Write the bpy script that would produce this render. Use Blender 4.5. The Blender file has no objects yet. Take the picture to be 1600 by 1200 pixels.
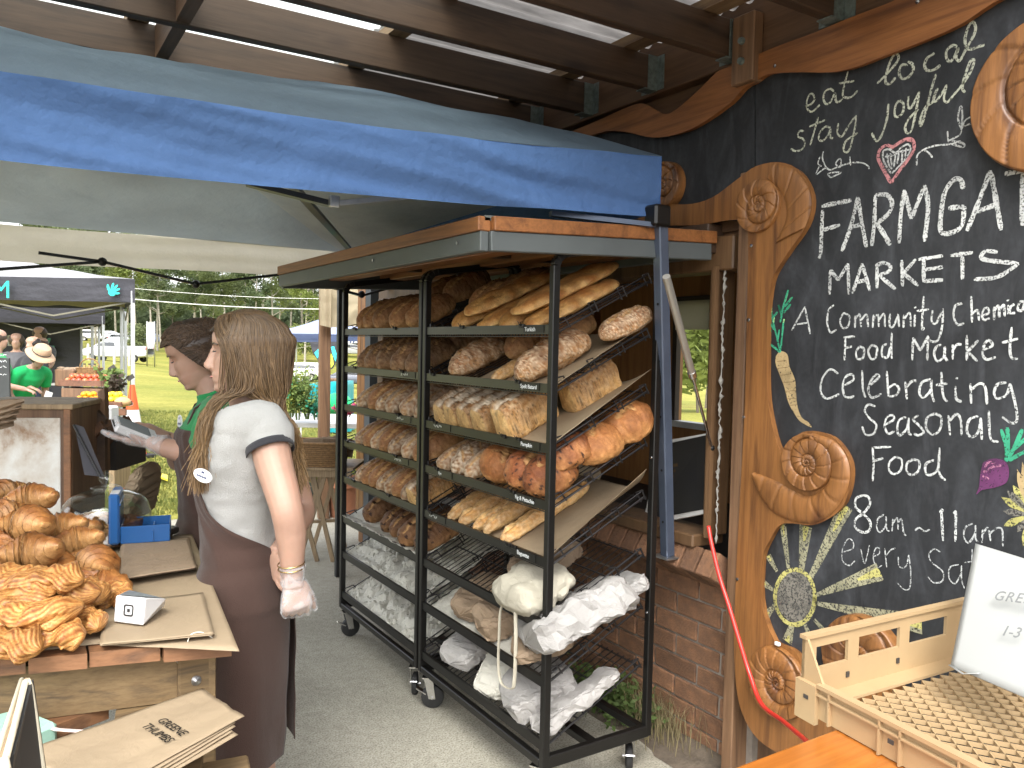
import bpy, bmesh, math, random
import numpy as np
from mathutils import Vector, Matrix, noise as mn
PI=math.pi; R=random.Random(7)
sc=bpy.context.scene; COL=sc.collection
# ---------------- camera, world, sun, exposure ----------------
FOC=1250.; HC=1.6
YAW=math.atan(797/FOC); PITCH=math.atan(59/FOC); ROLL=math.atan(.02)
cF=np.array([math.sin(YAW)*math.cos(PITCH),math.cos(YAW)*math.cos(PITCH),-math.sin(PITCH)])
_r=np.array([math.cos(YAW),-math.sin(YAW),0.]); _u=np.cross(_r,cF)
cR=math.cos(ROLL)*_r+math.sin(ROLL)*_u; cU=-math.sin(ROLL)*_r+math.cos(ROLL)*_u
cam=bpy.data.cameras.new('camera'); co=bpy.data.objects.new('camera',cam); COL.objects.link(co)
cam.sensor_fit='HORIZONTAL'; cam.sensor_width=36; cam.lens=36*FOC/1600; cam.clip_start=.05; cam.clip_end=2000
co.matrix_world=Matrix(((cR[0],cU[0],-cF[0],0),(cR[1],cU[1],-cF[1],0),(cR[2],cU[2],-cF[2],HC),(0,0,0,1)))
sc.camera=co
SUN_EL,SUN_AZ=math.radians(52),math.radians(215)   # azimuth measured from +Y towards +X
w=bpy.data.worlds.new('World'); sc.world=w; w.use_nodes=True
nt=w.node_tree; bg=nt.nodes['Background']
sky=nt.nodes.new('ShaderNodeTexSky'); sky.sky_type='NISHITA'; sky.sun_disc=False
sky.sun_elevation=SUN_EL; sky.sun_rotation=SUN_AZ; sky.dust_density=3.5; sky.air_density=1.0; sky.ozone_density=.8
hs=nt.nodes.new('ShaderNodeHueSaturation'); hs.inputs['Saturation'].default_value=.22; hs.inputs['Value'].default_value=1.15
nt.links.new(sky.outputs[0],hs.inputs['Color']); nt.links.new(hs.outputs[0],bg.inputs['Color'])
bg.inputs['Strength'].default_value=.15
sl=bpy.data.lights.new('sun','SUN'); sl.energy=.6; sl.angle=math.radians(25); sl.color=(1,.96,.89)
so=bpy.data.objects.new('sun',sl); COL.objects.link(so)
sd=Vector((math.sin(SUN_AZ)*math.cos(SUN_EL),math.cos(SUN_AZ)*math.cos(SUN_EL),math.sin(SUN_EL)))
so.rotation_euler=sd.to_track_quat('Z','Y').to_euler()
sc.view_settings.view_transform='Standard'; sc.view_settings.look='None'; sc.view_settings.exposure=1.85; sc.view_settings.gamma=1
sc.view_settings.use_curve_mapping=False
sc.render.engine='CYCLES'; sc.cycles.max_bounces=7; sc.cycles.diffuse_bounces=4; sc.cycles.transparent_max_bounces=12
sc.cycles.caustics_reflective=False; sc.cycles.caustics_refractive=False
# ---------------- helpers ----------------
def pt(x,y,X=None,Y=None,Z=None,d=None):
    v=cF+cR*((x-800)/FOC)-cU*((y-600)/FOC)
    t=d
    if X is not None:t=X/v[0]
    elif Y is not None:t=Y/v[1]
    elif Z is not None:t=(Z-HC)/v[2]
    return Vector((v[0]*t,v[1]*t,HC+v[2]*t))
def fbm(v,o=3): return mn.fractal(Vector(v),.8,2.1,o)
class MB:
    def __init__(s): s.v=[];s.f=[];s.c=[]
    def add(s,vs,fs,c=None):
        n=len(s.v); s.v+= [tuple(p) for p in vs]; s.f+=[tuple(i+n for i in f) for f in fs]
        if c is None: s.c+=[(1,1,1)]*len(vs)
        elif isinstance(c,tuple): s.c+=[c]*len(vs)
        else: s.c+=list(c)
        return s
    def box(s,c,size,rot=None,ch=0.,col=None):
        hx,hy,hz=[a/2 for a in size]; 
        if ch<=0:
            vs=[Vector((x*hx,y*hy,z*hz)) for z in(-1,1) for y in(-1,1) for x in(-1,1)]
            fs=[(0,2,3,1),(4,5,7,6),(0,1,5,4),(2,6,7,3),(0,4,6,2),(1,3,7,5)]
        else:
            ch=min(ch,hx*.9,hy*.9,hz*.9); vs=[];fs=[];ix={}
            for sx in(-1,1):
                for sy in(-1,1):
                    for sz in(-1,1):
                        for k in range(3):
                            o=[hx,hy,hz]; 
                            for j in range(3):
                                if j!=k:o[j]-=ch
                            ix[(sx,sy,sz,k)]=len(vs); vs.append(Vector((sx*o[0],sy*o[1],sz*o[2])))
            S=(-1,1)
            for k in range(3):
                a,b=[j for j in range(3) if j!=k]
                for sk in S:
                    q=[]
                    for (p,r) in((-1,-1),(1,-1),(1,1),(-1,1)):
                        t=[0,0,0];t[k]=sk;t[a]=p;t[b]=r;q.append(ix[(*t,k)])
                    fs.append(tuple(q))
                for p in S:
                    for r in S:
                        q=[]
                        for sk,kk in((-1,a),(-1,b),(1,b),(1,a)):
                            t=[0,0,0];t[k]=sk;t[a]=p;t[b]=r;q.append(ix[(*t,kk)])
                        fs.append(tuple(q))
            for sx in S:
                for sy in S:
                    for sz in S: fs.append(tuple(ix[(sx,sy,sz,k)] for k in range(3)))
        c=Vector(c)
        if rot is not None: vs=[rot@v for v in vs]
        return s.add([v+c for v in vs],fs,col)
    def bar(s,a,b,w,h,up=(0,0,1),ch=0.,col=None):
        a=Vector(a);b=Vector(b);x=(b-a);L=x.length;x.normalize();up=Vector(up)
        if abs(x.dot(up))>.99: up=Vector((1,0,0))
        y=up.cross(x).normalized();z=x.cross(y)
        M=Matrix((x,y,z)).transposed()
        return s.box((a+b)/2,(L,w,h),M,ch,col)
    def tube(s,pts,r,n=8,cap=True,col=None,closed=False,flat=1.):
        pts=[Vector(p) for p in pts];m=len(pts)
        rr=r if hasattr(r,'__len__') else [r]*m
        vs=[];fs=[];prev=None
        for i,p in enumerate(pts):
            if closed: t=(pts[(i+1)%m]-pts[i-1])
            else: t=(pts[min(i+1,m-1)]-pts[max(i-1,0)])
            if t.length<1e-9:t=Vector((0,0,1))
            t.normalize()
            if prev is None:
                a=Vector((0,0,1)) if abs(t.z)<.9 else Vector((1,0,0))
                u=t.cross(a).normalized()
            else:
                u=(prev-t*prev.dot(t))
                u=u.normalized() if u.length>1e-6 else t.orthogonal().normalized()
            prev=u;vv=t.cross(u)
            for k in range(n):
                an=2*PI*k/n; vs.append(p+(u*math.cos(an)+vv*math.sin(an)*flat)*rr[i])
        for i in range(m if closed else m-1):
            j=(i+1)%m
            for k in range(n):
                fs.append((i*n+k,i*n+(k+1)%n,j*n+(k+1)%n,j*n+k))
        if cap and not closed: fs.append(tuple(range(n-1,-1,-1)));fs.append(tuple((m-1)*n+k for k in range(n)))
        c=None
        if col is not None: c=[col[i] for i in range(m) for k in range(n)] if isinstance(col,list) else col
        return s.add(vs,fs,c)
    def grid(s,f,nu,nv,cu=False,cv=False,colf=None):
        vs=[];cs=[];U=nu if cu else nu+1;V=nv if cv else nv+1
        for i in range(U):
            for j in range(V):
                vs.append(f(i/nu,j/nv))
                if colf: cs.append(colf(i/nu,j/nv))
        fs=[]
        for i in range(nu):
            for j in range(nv):
                a=i*V+j;b=((i+1)%U)*V+j;c=((i+1)%U)*V+(j+1)%V;d=i*V+(j+1)%V
                fs.append((a,b,c,d))
        return s.add(vs,fs,cs if colf else None)
    def lathe(s,prof,c=(0,0,0),n=24,axis='z',col=None):
        c=Vector(c)
        def f(u,v):
            k=min(int(round(v*(len(prof)-1))),len(prof)-1);r,z=prof[k];a=2*PI*u
            x,y=r*math.cos(a),r*math.sin(a)
            p={'z':(x,y,z),'x':(z,x,y),'y':(x,z,y)}[axis]
            return c+Vector(p)
        n0=len(s.v); s.grid(f,n,len(prof)-1,cu=True)
        if col: s.c[n0:]=[col]*(len(s.v)-n0)
        return s
    def prism(s,poly,ext,col=None):
        n=len(poly);a=[Vector(p) for p in poly];e=Vector(ext);b=[p+e for p in a]
        return s.add(a+b,[tuple(range(n-1,-1,-1)),tuple(range(n,2*n))]+[(i,(i+1)%n,(i+1)%n+n,i+n) for i in range(n)],col)
    def ell(s,c,r,n=16,m=10,rot=None,col=None,f=None):
        c=Vector(c);n0=len(s.v)
        def g(u,v):
            a=2*PI*u;b=PI*(v-.5)*.999
            p=Vector((r[0]*math.cos(a)*math.cos(b),r[1]*math.sin(a)*math.cos(b),r[2]*math.sin(b)))
            if f:p=f(p)
            if rot is not None:p=rot@p
            return p+c
        s.grid(g,n,m,cu=True)
        if col: s.c[n0:]=[col]*(len(s.v)-n0)
        return s
    def mesh(s,name,m,smooth=False,org=(0,0,0),usecol=False):
        me=bpy.data.meshes.new(name); o=Vector(org)
        me.from_pydata([(v[0]-o.x,v[1]-o.y,v[2]-o.z) for v in s.v],[],s.f)
        if m is not None: me.materials.append(m)
        if smooth is not False:
            me.polygons.foreach_set('use_smooth',[True]*len(me.polygons))
            if smooth is not True: me.set_sharp_from_angle(angle=math.radians(smooth))
        if usecol:
            at=me.color_attributes.new('col','FLOAT_COLOR','POINT')
            arr=np.ones((len(s.v),4),dtype=np.float32); arr[:,:3]=np.array(s.c,dtype=np.float32); at.data.foreach_set('color',arr.ravel())
        me.update(); return me
    def build(s,name,m,parent=None,smooth=False,loc=None,usecol=False,label=None,cat=None,group=None,kind=None):
        """vertices are in world space; loc = where the object's origin goes"""
        po=wloc(parent) if parent else Vector((0,0,0))
        if loc is None:
            if parent: loc=po
            else:
                a=np.array(s.v); loc=Vector(((a[:,0].min()+a[:,0].max())/2,(a[:,1].min()+a[:,1].max())/2,a[:,2].min()))
        loc=Vector(loc); me=s.mesh(name,m,smooth,loc,usecol)
        o=bpy.data.objects.new(name,me); COL.objects.link(o)
        if parent: o.parent=parent
        o.location=loc-po
        return tag(o,label,cat,group,kind)
def wloc(o):
    l=Vector(o.location)
    while o.parent: o=o.parent; l+=Vector(o.location)
    return l
def tag(o,label=None,cat=None,group=None,kind=None):
    if label:o['label']=label
    if cat:o['category']=cat
    if group:o['group']=group
    if kind:o['kind']=kind
    return o
def thing(name,label,cat,loc=(0,0,0),group=None):
    o=bpy.data.objects.new(name,None); COL.objects.link(o); o.location=loc; o.empty_display_size=.1
    return tag(o,label,cat,group)
def inst(name,me,M,parent=None,label=None,cat=None,group=None,kind=None):
    o=bpy.data.objects.new(name,me); COL.objects.link(o)
    if parent:
        o.parent=parent; M=Matrix.Translation(-wloc(parent))@M
    o.matrix_local=M if parent else M
    if not parent:o.matrix_world=M
    return tag(o,label,cat,group,kind)
def copytree(o,loc,rz=0,parent=None,label=None,group=None,scale=None):
    c=o.copy(); COL.objects.link(c); c.parent=parent
    if loc is not None:
        c.location=loc; c.rotation_euler=(0,0,rz)
        if scale:c.scale=scale if hasattr(scale,'__len__') else (scale,)*3
    if label:c['label']=label
    if group:c['group']=group
    for ch in list(o.children): copytree(ch,None,parent=c)
    return c
def remesh(o,vox,sm=3,disp=None):
    m=o.modifiers.new('r','REMESH'); m.mode='VOXEL'; m.voxel_size=vox; m.use_smooth_shade=True
    s=o.modifiers.new('s','SMOOTH'); s.iterations=sm; s.factor=.5
    dg=bpy.context.evaluated_depsgraph_get(); me=bpy.data.meshes.new_from_object(o.evaluated_get(dg))
    o.modifiers.clear(); old=o.data; ms=list(old.materials); o.data=me
    me.materials.clear()
    for x in ms: me.materials.append(x)
    me.polygons.foreach_set('use_smooth',[True]*len(me.polygons)); me.update()
    bpy.data.meshes.remove(old); return o
# ---------------- materials ----------------
def _nt(name):
    m=bpy.data.materials.new(name); m.use_nodes=True; t=m.node_tree; b=t.nodes['Principled BSDF']; return m,t,b
def lk(t,a,b): t.links.new(a,b)
def coords(t,sc_=(1,1,1),rot=(0,0,0),src='Object'):
    tc=t.nodes.new('ShaderNodeTexCoord'); mp=t.nodes.new('ShaderNodeMapping'); mp.inputs['Scale'].default_value=sc_; mp.inputs['Rotation'].default_value=rot
    lk(t,tc.outputs[src],mp.inputs[0]); return mp.outputs[0]
def nz(t,vec,scale,detail=4,rough=.55,dist=0):
    n=t.nodes.new('ShaderNodeTexNoise'); n.inputs['Scale'].default_value=scale; n.inputs['Detail'].default_value=detail
    n.inputs['Roughness'].default_value=rough; n.inputs['Distortion'].default_value=dist; lk(t,vec,n.inputs['Vector']); return n.outputs['Fac']
def ramp(t,fac,stops):
    r=t.nodes.new('ShaderNodeValToRGB'); e=r.color_ramp.elements
    while len(e)<len(stops): e.new(.5)
    for i,(p,c) in enumerate(stops):
        e[i].position=p; e[i].color=(*c,1) if len(c)==3 else c
    lk(t,fac,r.inputs[0]); return r.outputs[0]
def mix(t,a,b,fac,mode='MIX'):
    n=t.nodes.new('ShaderNodeMix'); n.data_type='RGBA'; n.blend_type=mode
    for s,v in((0,fac),(6,a),(7,b)):
        if hasattr(v,'is_output'): lk(t,v,n.inputs[s])
        else: n.inputs[s].default_value=v if s==0 else (*v,1)
    return n.outputs[2]
def bump(t,b,h,st=.3,dist=.01):
    n=t.nodes.new('ShaderNodeBump'); n.inputs['Strength'].default_value=st; n.inputs['Distance'].default_value=dist
    lk(t,h,n.inputs['Height']); lk(t,n.outputs[0],b.inputs['Normal'])
def sc3(c,k): return tuple(min(1,x*k) for x in c)
def M(name,c,rough=.6,var=.25,ns=8,bs=60,bst=.15,bd=.003,metal=0,stretch=(1,1,1),c2=None,spec=.5,transl=0,coat=0,vcol=False,rnd=0):
    m,t,b=_nt(name); v=coords(t,stretch)
    f=nz(t,v,ns,5,.6); c2=c2 or sc3(c,1-var)
    if vcol:
        a=t.nodes.new('ShaderNodeAttribute'); a.attribute_name='col'
        k=ramp(t,f,[(.3,(1-var,)*3),(.7,(1+var*.3,)*3)]); cc=mix(t,a.outputs['Color'],k,1.,'MULTIPLY')
    else: cc=ramp(t,f,[(.3,c2),(.7,c)])
    if rnd:
        oi=t.nodes.new('ShaderNodeObjectInfo'); k=ramp(t,oi.outputs['Random'],[(0,(1-rnd,)*3),(1,(1,1,1))]); cc=mix(t,cc,k,1.,'MULTIPLY')
    lk(t,cc,b.inputs['Base Color']); b.inputs['Roughness'].default_value=rough; b.inputs['Metallic'].default_value=metal
    b.inputs['Specular IOR Level'].default_value=spec
    if coat: b.inputs['Coat Weight'].default_value=coat; b.inputs['Coat Roughness'].default_value=.15
    if bst: bump(t,b,nz(t,v,bs,4,.6),bst,bd)
    if transl:
        tr=t.nodes.new('ShaderNodeBsdfTranslucent'); lk(t,cc,tr.inputs['Color']); ms=t.nodes.new('ShaderNodeMixShader'); ms.inputs[0].default_value=transl
        lk(t,b.outputs[0],ms.inputs[1]); lk(t,tr.outputs[0],ms.inputs[2]); lk(t,ms.outputs[0],t.nodes['Material Output'].inputs['Surface'])
    return m
def WOOD(name,c,c2,axis=0,scale=1.,rough=.6,coat=0,dirt=.0,rnd=.25,knots=True):
    m,t,b=_nt(name); s=[14*scale]*3; s[axis]=.8*scale; v=coords(t,tuple(s))
    oi=t.nodes.new('ShaderNodeObjectInfo'); ad=t.nodes.new('ShaderNodeVectorMath'); ad.operation='ADD'
    mu=t.nodes.new('ShaderNodeMath'); mu.operation='MULTIPLY'; mu.inputs[1].default_value=37; lk(t,oi.outputs['Random'],mu.inputs[0])
    cb=t.nodes.new('ShaderNodeCombineXYZ'); lk(t,mu.outputs[0],cb.inputs[0]);lk(t,mu.outputs[0],cb.inputs[1]);lk(t,mu.outputs[0],cb.inputs[2])
    lk(t,v,ad.inputs[0]); lk(t,cb.outputs[0],ad.inputs[1]); v=ad.outputs[0]
    f=nz(t,v,1.6,6,.62,1.2); g=nz(t,v,9,3,.7)
    cc=ramp(t,f,[(.32,c2),(.5,c),(.68,sc3(c,1.18))]); cc=mix(t,cc,ramp(t,g,[(.35,(.6,.55,.5)),(.6,(1,1,1))]),.55,'MULTIPLY')
    v2=coords(t,(1,1,1)); cc=mix(t,cc,ramp(t,nz(t,v2,2.5,3),[(.35,(.62,.6,.58)),(.65,(1.,1.,1.))]),.5+dirt*.5,'MULTIPLY')
    if knots:
        vo=t.nodes.new('ShaderNodeTexVoronoi'); s2=[5.*scale]*3; s2[axis]=2.2*scale; lk(t,coords(t,tuple(s2)),vo.inputs['Vector']); vo.inputs['Scale'].default_value=1
        cc=mix(t,cc,ramp(t,vo.outputs['Distance'],[(.06,(.35,.25,.2)),(.13,(1,1,1))]),.8,'MULTIPLY')
    if rnd: cc=mix(t,cc,ramp(t,oi.outputs['Random'],[(0,(1-rnd,)*3),(1,(1,1,1))]),1.,'MULTIPLY')
    lk(t,cc,b.inputs['Base Color']); b.inputs['Roughness'].default_value=rough
    if coat: b.inputs['Coat Weight'].default_value=coat; b.inputs['Coat Roughness'].default_value=.22
    bump(t,b,g,.25,.002); return m
m_black=M('black_powder_coat',(.007,.0065,.006),.38,.3,20,200,.08,.001,spec=.4)
m_olive=M('olive_rail_enamel',(.022,.021,.013),.35,.4,9,120,.08,.001,spec=.6)
m_wire=M('black_wire',(.012,.011,.012),.35,.2,20,0,0)
m_steel=M('galvanised_steel',(.5,.5,.5),.35,.25,30,90,.05,.001,metal=.9)
m_chrome=M('bright_zinc',(.7,.7,.7),.2,.15,30,0,0,metal=1)
m_rubber=M('black_rubber',(.02,.02,.02),.7,.3,30,60,.1,.001)
m_conc=None
def conc():
    m,t,b=_nt('concrete'); v=coords(t); f=nz(t,v,1.1,7,.62,.3); g=nz(t,v,130,4,.8); h=nz(t,v,26,4)
    cc=ramp(t,f,[(.3,(.28,.26,.205)),(.5,(.38,.36,.295)),(.72,(.47,.445,.37))])
    cc=mix(t,cc,ramp(t,g,[(.36,(.35,.34,.32)),(.5,(1,1,1)),(.66,(1.35,1.35,1.35))]),.9,'MULTIPLY')
    cc=mix(t,cc,ramp(t,h,[(.3,(.72,.71,.68)),(.6,(1,1,1))]),.6,'MULTIPLY')
    vo=t.nodes.new('ShaderNodeTexVoronoi'); vo.inputs['Scale'].default_value=3.1; lk(t,v,vo.inputs['Vector'])
    cc=mix(t,cc,ramp(t,vo.outputs['Distance'],[(.03,(.35,.33,.3)),(.05,(1,1,1))]),.8,'MULTIPLY')
    lk(t,cc,b.inputs['Base Color']); b.inputs['Roughness'].default_value=.85; bump(t,b,g,.35,.003); return m
m_conc=conc()
def grass():
    m,t,b=_nt('grass_field'); v=coords(t); f=nz(t,v,.12,5,.6); g=nz(t,v,9,5,.7); s=nz(t,coords(t,(.25,1.6,1)),1.2,4)
    cc=ramp(t,f,[(.3,(.16,.19,.045)),(.5,(.27,.26,.07)),(.7,(.36,.33,.10))])
    cc=mix(t,cc,ramp(t,g,[(.3,(.5,.55,.4)),(.65,(1.15,1.1,1.))]),.8,'MULTIPLY'); cc=mix(t,cc,ramp(t,s,[(.35,(.7,.75,.6)),(.6,(1,1,1))]),.6,'MULTIPLY')
    lk(t,cc,b.inputs['Base Color']); b.inputs['Roughness'].default_value=.9; b.inputs['Specular IOR Level'].default_value=.1; bump(t,b,g,.6,.05); return m
m_grass=grass()
m_brown_wood=WOOD('stained_rafter_timber',(.078,.045,.026),(.036,.021,.013),0,.7,.6)
m_ledger=WOOD('stained_ledger_timber',(.17,.09,.045),(.09,.045,.022),1,.5,.6)
m_block=WOOD('raw_batten_timber',(.30,.20,.11),(.17,.10,.055),1,.6,.7)
m_post=WOOD('brown_post_timber',(.23,.13,.07),(.12,.065,.035),2,.6,.6)
m_orange=WOOD('orange_stained_timber',(.26,.112,.032),(.12,.048,.016),2,.8,.5,coat=.12,rnd=.05)
m_orange_y=WOOD('orange_stained_rail',(.29,.115,.036),(.15,.055,.018),1,.7,.5,coat=.1,rnd=.05)
m_tabletop=WOOD('varnished_orange_tabletop',(.42,.14,.022),(.36,.105,.014),0,.35,.25,coat=.6,rnd=.05,knots=False)
m_frame_wood=WOOD('window_frame_timber',(.17,.095,.045),(.09,.05,.025),2,.6,.55)
m_plank=WOOD('reclaimed_plank',(.27,.13,.06),(.12,.065,.038),0,.7,.6,dirt=.6,rnd=.5)
m_rough_pine=WOOD('rough_sawn_pine',(.24,.16,.075),(.11,.075,.04),0,1.,.75,dirt=1.,rnd=.1)
m_trestle=WOOD('trestle_timber',(.36,.26,.15),(.22,.15,.08),2,.7,.6)
m_ply=WOOD('orange_wall_lining',(.33,.15,.045),(.2,.085,.022),2,.3,.5)
# ---------------- terrain, slab, far vegetation ----------------
hR=Vector((math.cos(YAW),-math.sin(YAW),0)); hF=Vector((math.sin(YAW),math.cos(YAW),0))
def sm(t): t=max(0,min(1,t)); return t*t*(3-2*t)
def th(x,y):
    d=x*hF.x+y*hF.y; s=x*hR.x+y*hR.y
    if d<1:return -.05
    a=s/d; zt=(a+.536)/.268*-1.5; zt=max(-2.4,min(.5,zt))
    z=-.03+sm((d-10)/60)*zt+max(0,d-72)*.031*sm((d-60)/50)
    return z+ (.10*mn.noise(Vector((x*.12,y*.12,3)))+.02*mn.noise(Vector((x*.6,y*.6,1))))*sm((d-9)/8)
g=MB(); us=[i for i in range(-60,61)]
def dd(v): return 1.0*(1.065**(v*100))-3
n=len(us)
def gf(u,v):
    d=-6+ (v**3.2)*430+v*14; s=(u-.5)*2*(14+abs(d)*1.25); p=hF*d+hR*s
    return Vector((p.x,p.y,th(p.x,p.y)))
g.grid(gf,130,110); g.build('grass_field',m_grass,smooth=True,loc=(0,0,0),kind='structure')
sl_=MB(); YE=7.9
for (x0,y0,x1,y1) in((-7,-5,-2.4,YE),(-2.4,-5,.55,YE),(.55,-5,3.4,YE-.35),(3.4,-5,9,1.2)):
    sl_.box(((x0+x1)/2,(y0+y1)/2,-.06),(x1-x0-.012,y1-y0,.12),ch=.004)
sl_.build('concrete_pavement',m_conc,loc=(0,0,0),kind='structure')
# near grass blades: uncountable
m_blade=M('grass_blade',(.26,.26,.07),.8,.4,3,0,0,c2=(.13,.17,.04),transl=.3,vcol=False)
gb=MB(); rr=random.Random(3)
for i in range(26000):
    d=7.+rr.random()**1.5*11; s=(-.53+.36*rr.random())*d+rr.uniform(-.3,.3)
    p=hF*d+hR*s
    if p.y<YE+.02 and p.x>-7: continue
    z=th(p.x,p.y); a=rr.uniform(0,2*PI); h=rr.uniform(.02,.06); w_=.004+.0006*d; q=Vector((math.cos(a),math.sin(a),0)); l=Vector((rr.uniform(-.02,.02),rr.uniform(-.02,.02),h))
    gb.add([Vector((p.x,p.y,z))-q*w_,Vector((p.x,p.y,z))+q*w_,Vector((p.x,p.y,z))+l],[(0,1,2)])
gb.build('grass_blades',m_blade,loc=(0,0,0),kind='stuff')
# trees
def leafmat(name,c,c2,tr=.3):
    m=M(name,c,.6,.4,1.3,0,0,c2=c2,transl=tr,spec=.25,vcol=False); return m
m_leaf=[leafmat('eucalypt_leaf',(.21,.25,.11),(.12,.15,.07),.5),leafmat('dark_leaf',(.13,.17,.08),(.08,.11,.05),.45),leafmat('bright_leaf',(.30,.35,.11),(.18,.23,.07),.5)]
m_bark=M('pale_gum_bark',(.36,.33,.27),.8,.35,3,20,.2,.01); m_barkd=M('dark_bark',(.16,.13,.1),.9,.4,6,20,.3,.02)
def tree_mesh(seed,h,kind,nl,ls,cw):
    r=random.Random(seed); tr=MB(); cr=MB()
    lean=Vector((r.uniform(-.05,.05),r.uniform(-.05,.05),0)); pts=[];N=9
    for i in range(N):
        t=i/(N-1); pts.append(Vector((lean.x*h*t+.15*math.sin(3*t+seed),lean.y*h*t+.1*math.cos(4*t+seed),h*.86*t)))
    tr.tube(pts,[.17*(h/18)*(1-.8*i/(N-1)) for i in range(N)],8)
    tips=[]
    for k in range(12):
        t=r.uniform(.35 if kind!='bush' else .1,.95); b=pts[0].lerp(pts[-1],t); b=pts[min(N-1,int(t*(N-1)))].lerp(pts[min(N-1,int(t*(N-1))+1)],t*(N-1)%1)
        a=r.uniform(0,2*PI); L=cw*(1.1-.5*t)*r.uniform(.6,1); e=b+Vector((math.cos(a)*L,math.sin(a)*L,L*r.uniform(.35,1.0)))
        m_=(b+e)/2+Vector((0,0,-.1*L)); tr.tube([b,m_,e],[.09*(h/18),.06*(h/18),.02],5); tips+= [e,m_.lerp(e,.5)]
    tips+=[pts[-1],pts[-2]]
    cl=[]
    for tip in tips:
        for _ in range(3): cl.append((tip+Vector((r.gauss(0,.5),r.gauss(0,.5),r.gauss(0,.4)))*cw*.32, cw*r.uniform(.16,.34)))
    if kind=='bush':
        cl=[(Vector((r.gauss(0,.35)*cw,r.gauss(0,.35)*cw,h*r.uniform(.15,.8))),cw*r.uniform(.3,.5)) for _ in range(40)]
    for i in range(nl):
        c,rad=cl[r.randrange(len(cl))]; v=Vector((r.gauss(0,1),r.gauss(0,1),r.gauss(0,.75))); v=v.normalized()*rad*(r.random()**.4)
        p=c+v; a=Vector((r.gauss(0,1),r.gauss(0,1),r.gauss(0,.6))).normalized(); b=a.orthogonal().normalized(); s=ls*r.uniform(.6,1.3)
        cr.add([p-a*s-b*s*.45,p+a*s-b*s*.3,p+a*s*1.1+b*s*.3,p-a*s*.8+b*s*.5],[(0,1,2,3)])
    return tr.mesh('trunk',None),cr.mesh('crown',None)
TV={}
for key,(sd_,h,kind,nl,ls,cw) in dict(gum1=(1,19,'gum',5200,.17,3.6),gum2=(2,17,'gum',4600,.17,3.2),gum3=(5,21,'gum',5200,.17,3.4),dark=(9,14,'dense',6500,.17,4.2),bush=(12,4,'bush',2600,.11,1.6)).items():
    a,b=tree_mesh(sd_,h,kind,nl,ls,cw); TV[key]=(a,b)
TM={}
def add_tree(key,px_,d,s,rz,lab,lm,bm,grp='trees behind the car park',name='gum_tree'):
    k=(key,lm)
    if k not in TM:
        a,b=TV[key]; a=a.copy();b=b.copy(); a.materials.clear(); b.materials.clear(); a.materials.append(bm); b.materials.append(m_leaf[lm]); TM[k]=(a,b)
    a,b=TM[k]; p=hF*d+hR*((px_-800)/FOC*d); z=th(p.x,p.y)
    t=thing(name,lab,'tree',(p.x,p.y,z-.1),grp); t.rotation_euler=(0,0,rz); t.scale=(s,s,s)
    for nm,me in(('trunk',a),('crown',b)):
        o=bpy.data.objects.new(nm,me); COL.objects.link(o); o.parent=t
    return t
desc={'gum1':'tall pale-trunked gum tree with open crown','gum2':'slim gum tree with thin grey-green crown','gum3':'very tall spindly gum tree with bare lower trunk','dark':'dense dark round-crowned tree'}
wh=['behind the black tent at far left','just right of the black tent roof','above the parked silver utility','left of the dark-haired worker head','above the two workers heads','above the long hair of the front worker','between worker and blue tent','behind the peak of the blue tent','left of the timber post','beside the tan shade cloth']
rr=random.Random(21); k=0; USED={}
for row,(d0,nn) in enumerate(((96,13),(118,13),(140,14))):
    for i in range(nn):
        px_=60+i*(560/(nn-1))+rr.uniform(-14,14); key=['gum1','gum3','gum2','gum1' if rr.random()<.5 else 'dark'][ (i*3+row*2+rr.randrange(2))%4]
        s=rr.uniform(.72,1.05)*(1+.12*row)*(.85 if key=='dark' else 1)
        side=wh[max(0,min(9,int((px_-40)/58)))]
        lab='%s %s, %s row%s'%(desc[key],side,['front','middle','rear'][row],['',' with lighter leaves'][k%2 if key!='dark' else 0])
        lab=' '.join(lab.split()[:14]); nu_=USED.get(lab,0); USED[lab]=nu_+1; lab=['','narrower ','third narrow '][nu_]+lab
        add_tree(key,px_,d0+rr.uniform(-6,6),s,rr.uniform(0,6),lab,[0,1,0,2,0,1][k%6] if key!='dark' else 1,m_bark if key!='dark' else m_barkd); k+=1
add_tree('bush',214,88,1.0,1,'rounded clipped green shrub beside the tall narrow sign',0,m_barkd,None,'round_shrub')
add_tree('bush',478,100,1.3,2,'bushy green shrub beyond the white hatchback',2,m_barkd,None,'green_shrub')
add_tree('dark',1105,34,.55,2,'leafy green tree seen through the far servery window',2,m_barkd,'trees seen through the servery','garden_tree')
add_tree('bush',1085,26,1.2,3,'low pale green bush seen through the far servery window',2,m_barkd,'trees seen through the servery','garden_bush')
add_tree('dark',1060,44,.8,4,'darker tree behind the one seen through the servery window',1,m_barkd,'trees seen through the servery','garden_tree')
# distant wood as one mass
fw=MB(); rr=random.Random(4)
for i in range(26000):
    d=rr.uniform(150,185); px_=rr.uniform(-500,1400); p=hF*d+hR*((px_-800)/FOC*d); hh=8+5*mn.noise(Vector((px_*.02,d*.1,0)))
    z=th(p.x,p.y)+rr.random()**.8*hh; a=Vector((rr.gauss(0,1),rr.gauss(0,1),rr.gauss(0,.7))).normalized(); b=a.orthogonal().normalized(); s=rr.uniform(.35,.75); c=Vector((p.x,p.y,z))
    fw.add([c-a*s-b*s,c+a*s-b*s*.6,c+a*s+b*s,c-a*s+b*s*.7],[(0,1,2,3)])
fw.build('distant_woods',m_leaf[1],loc=(0,0,0),kind='stuff')
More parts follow.
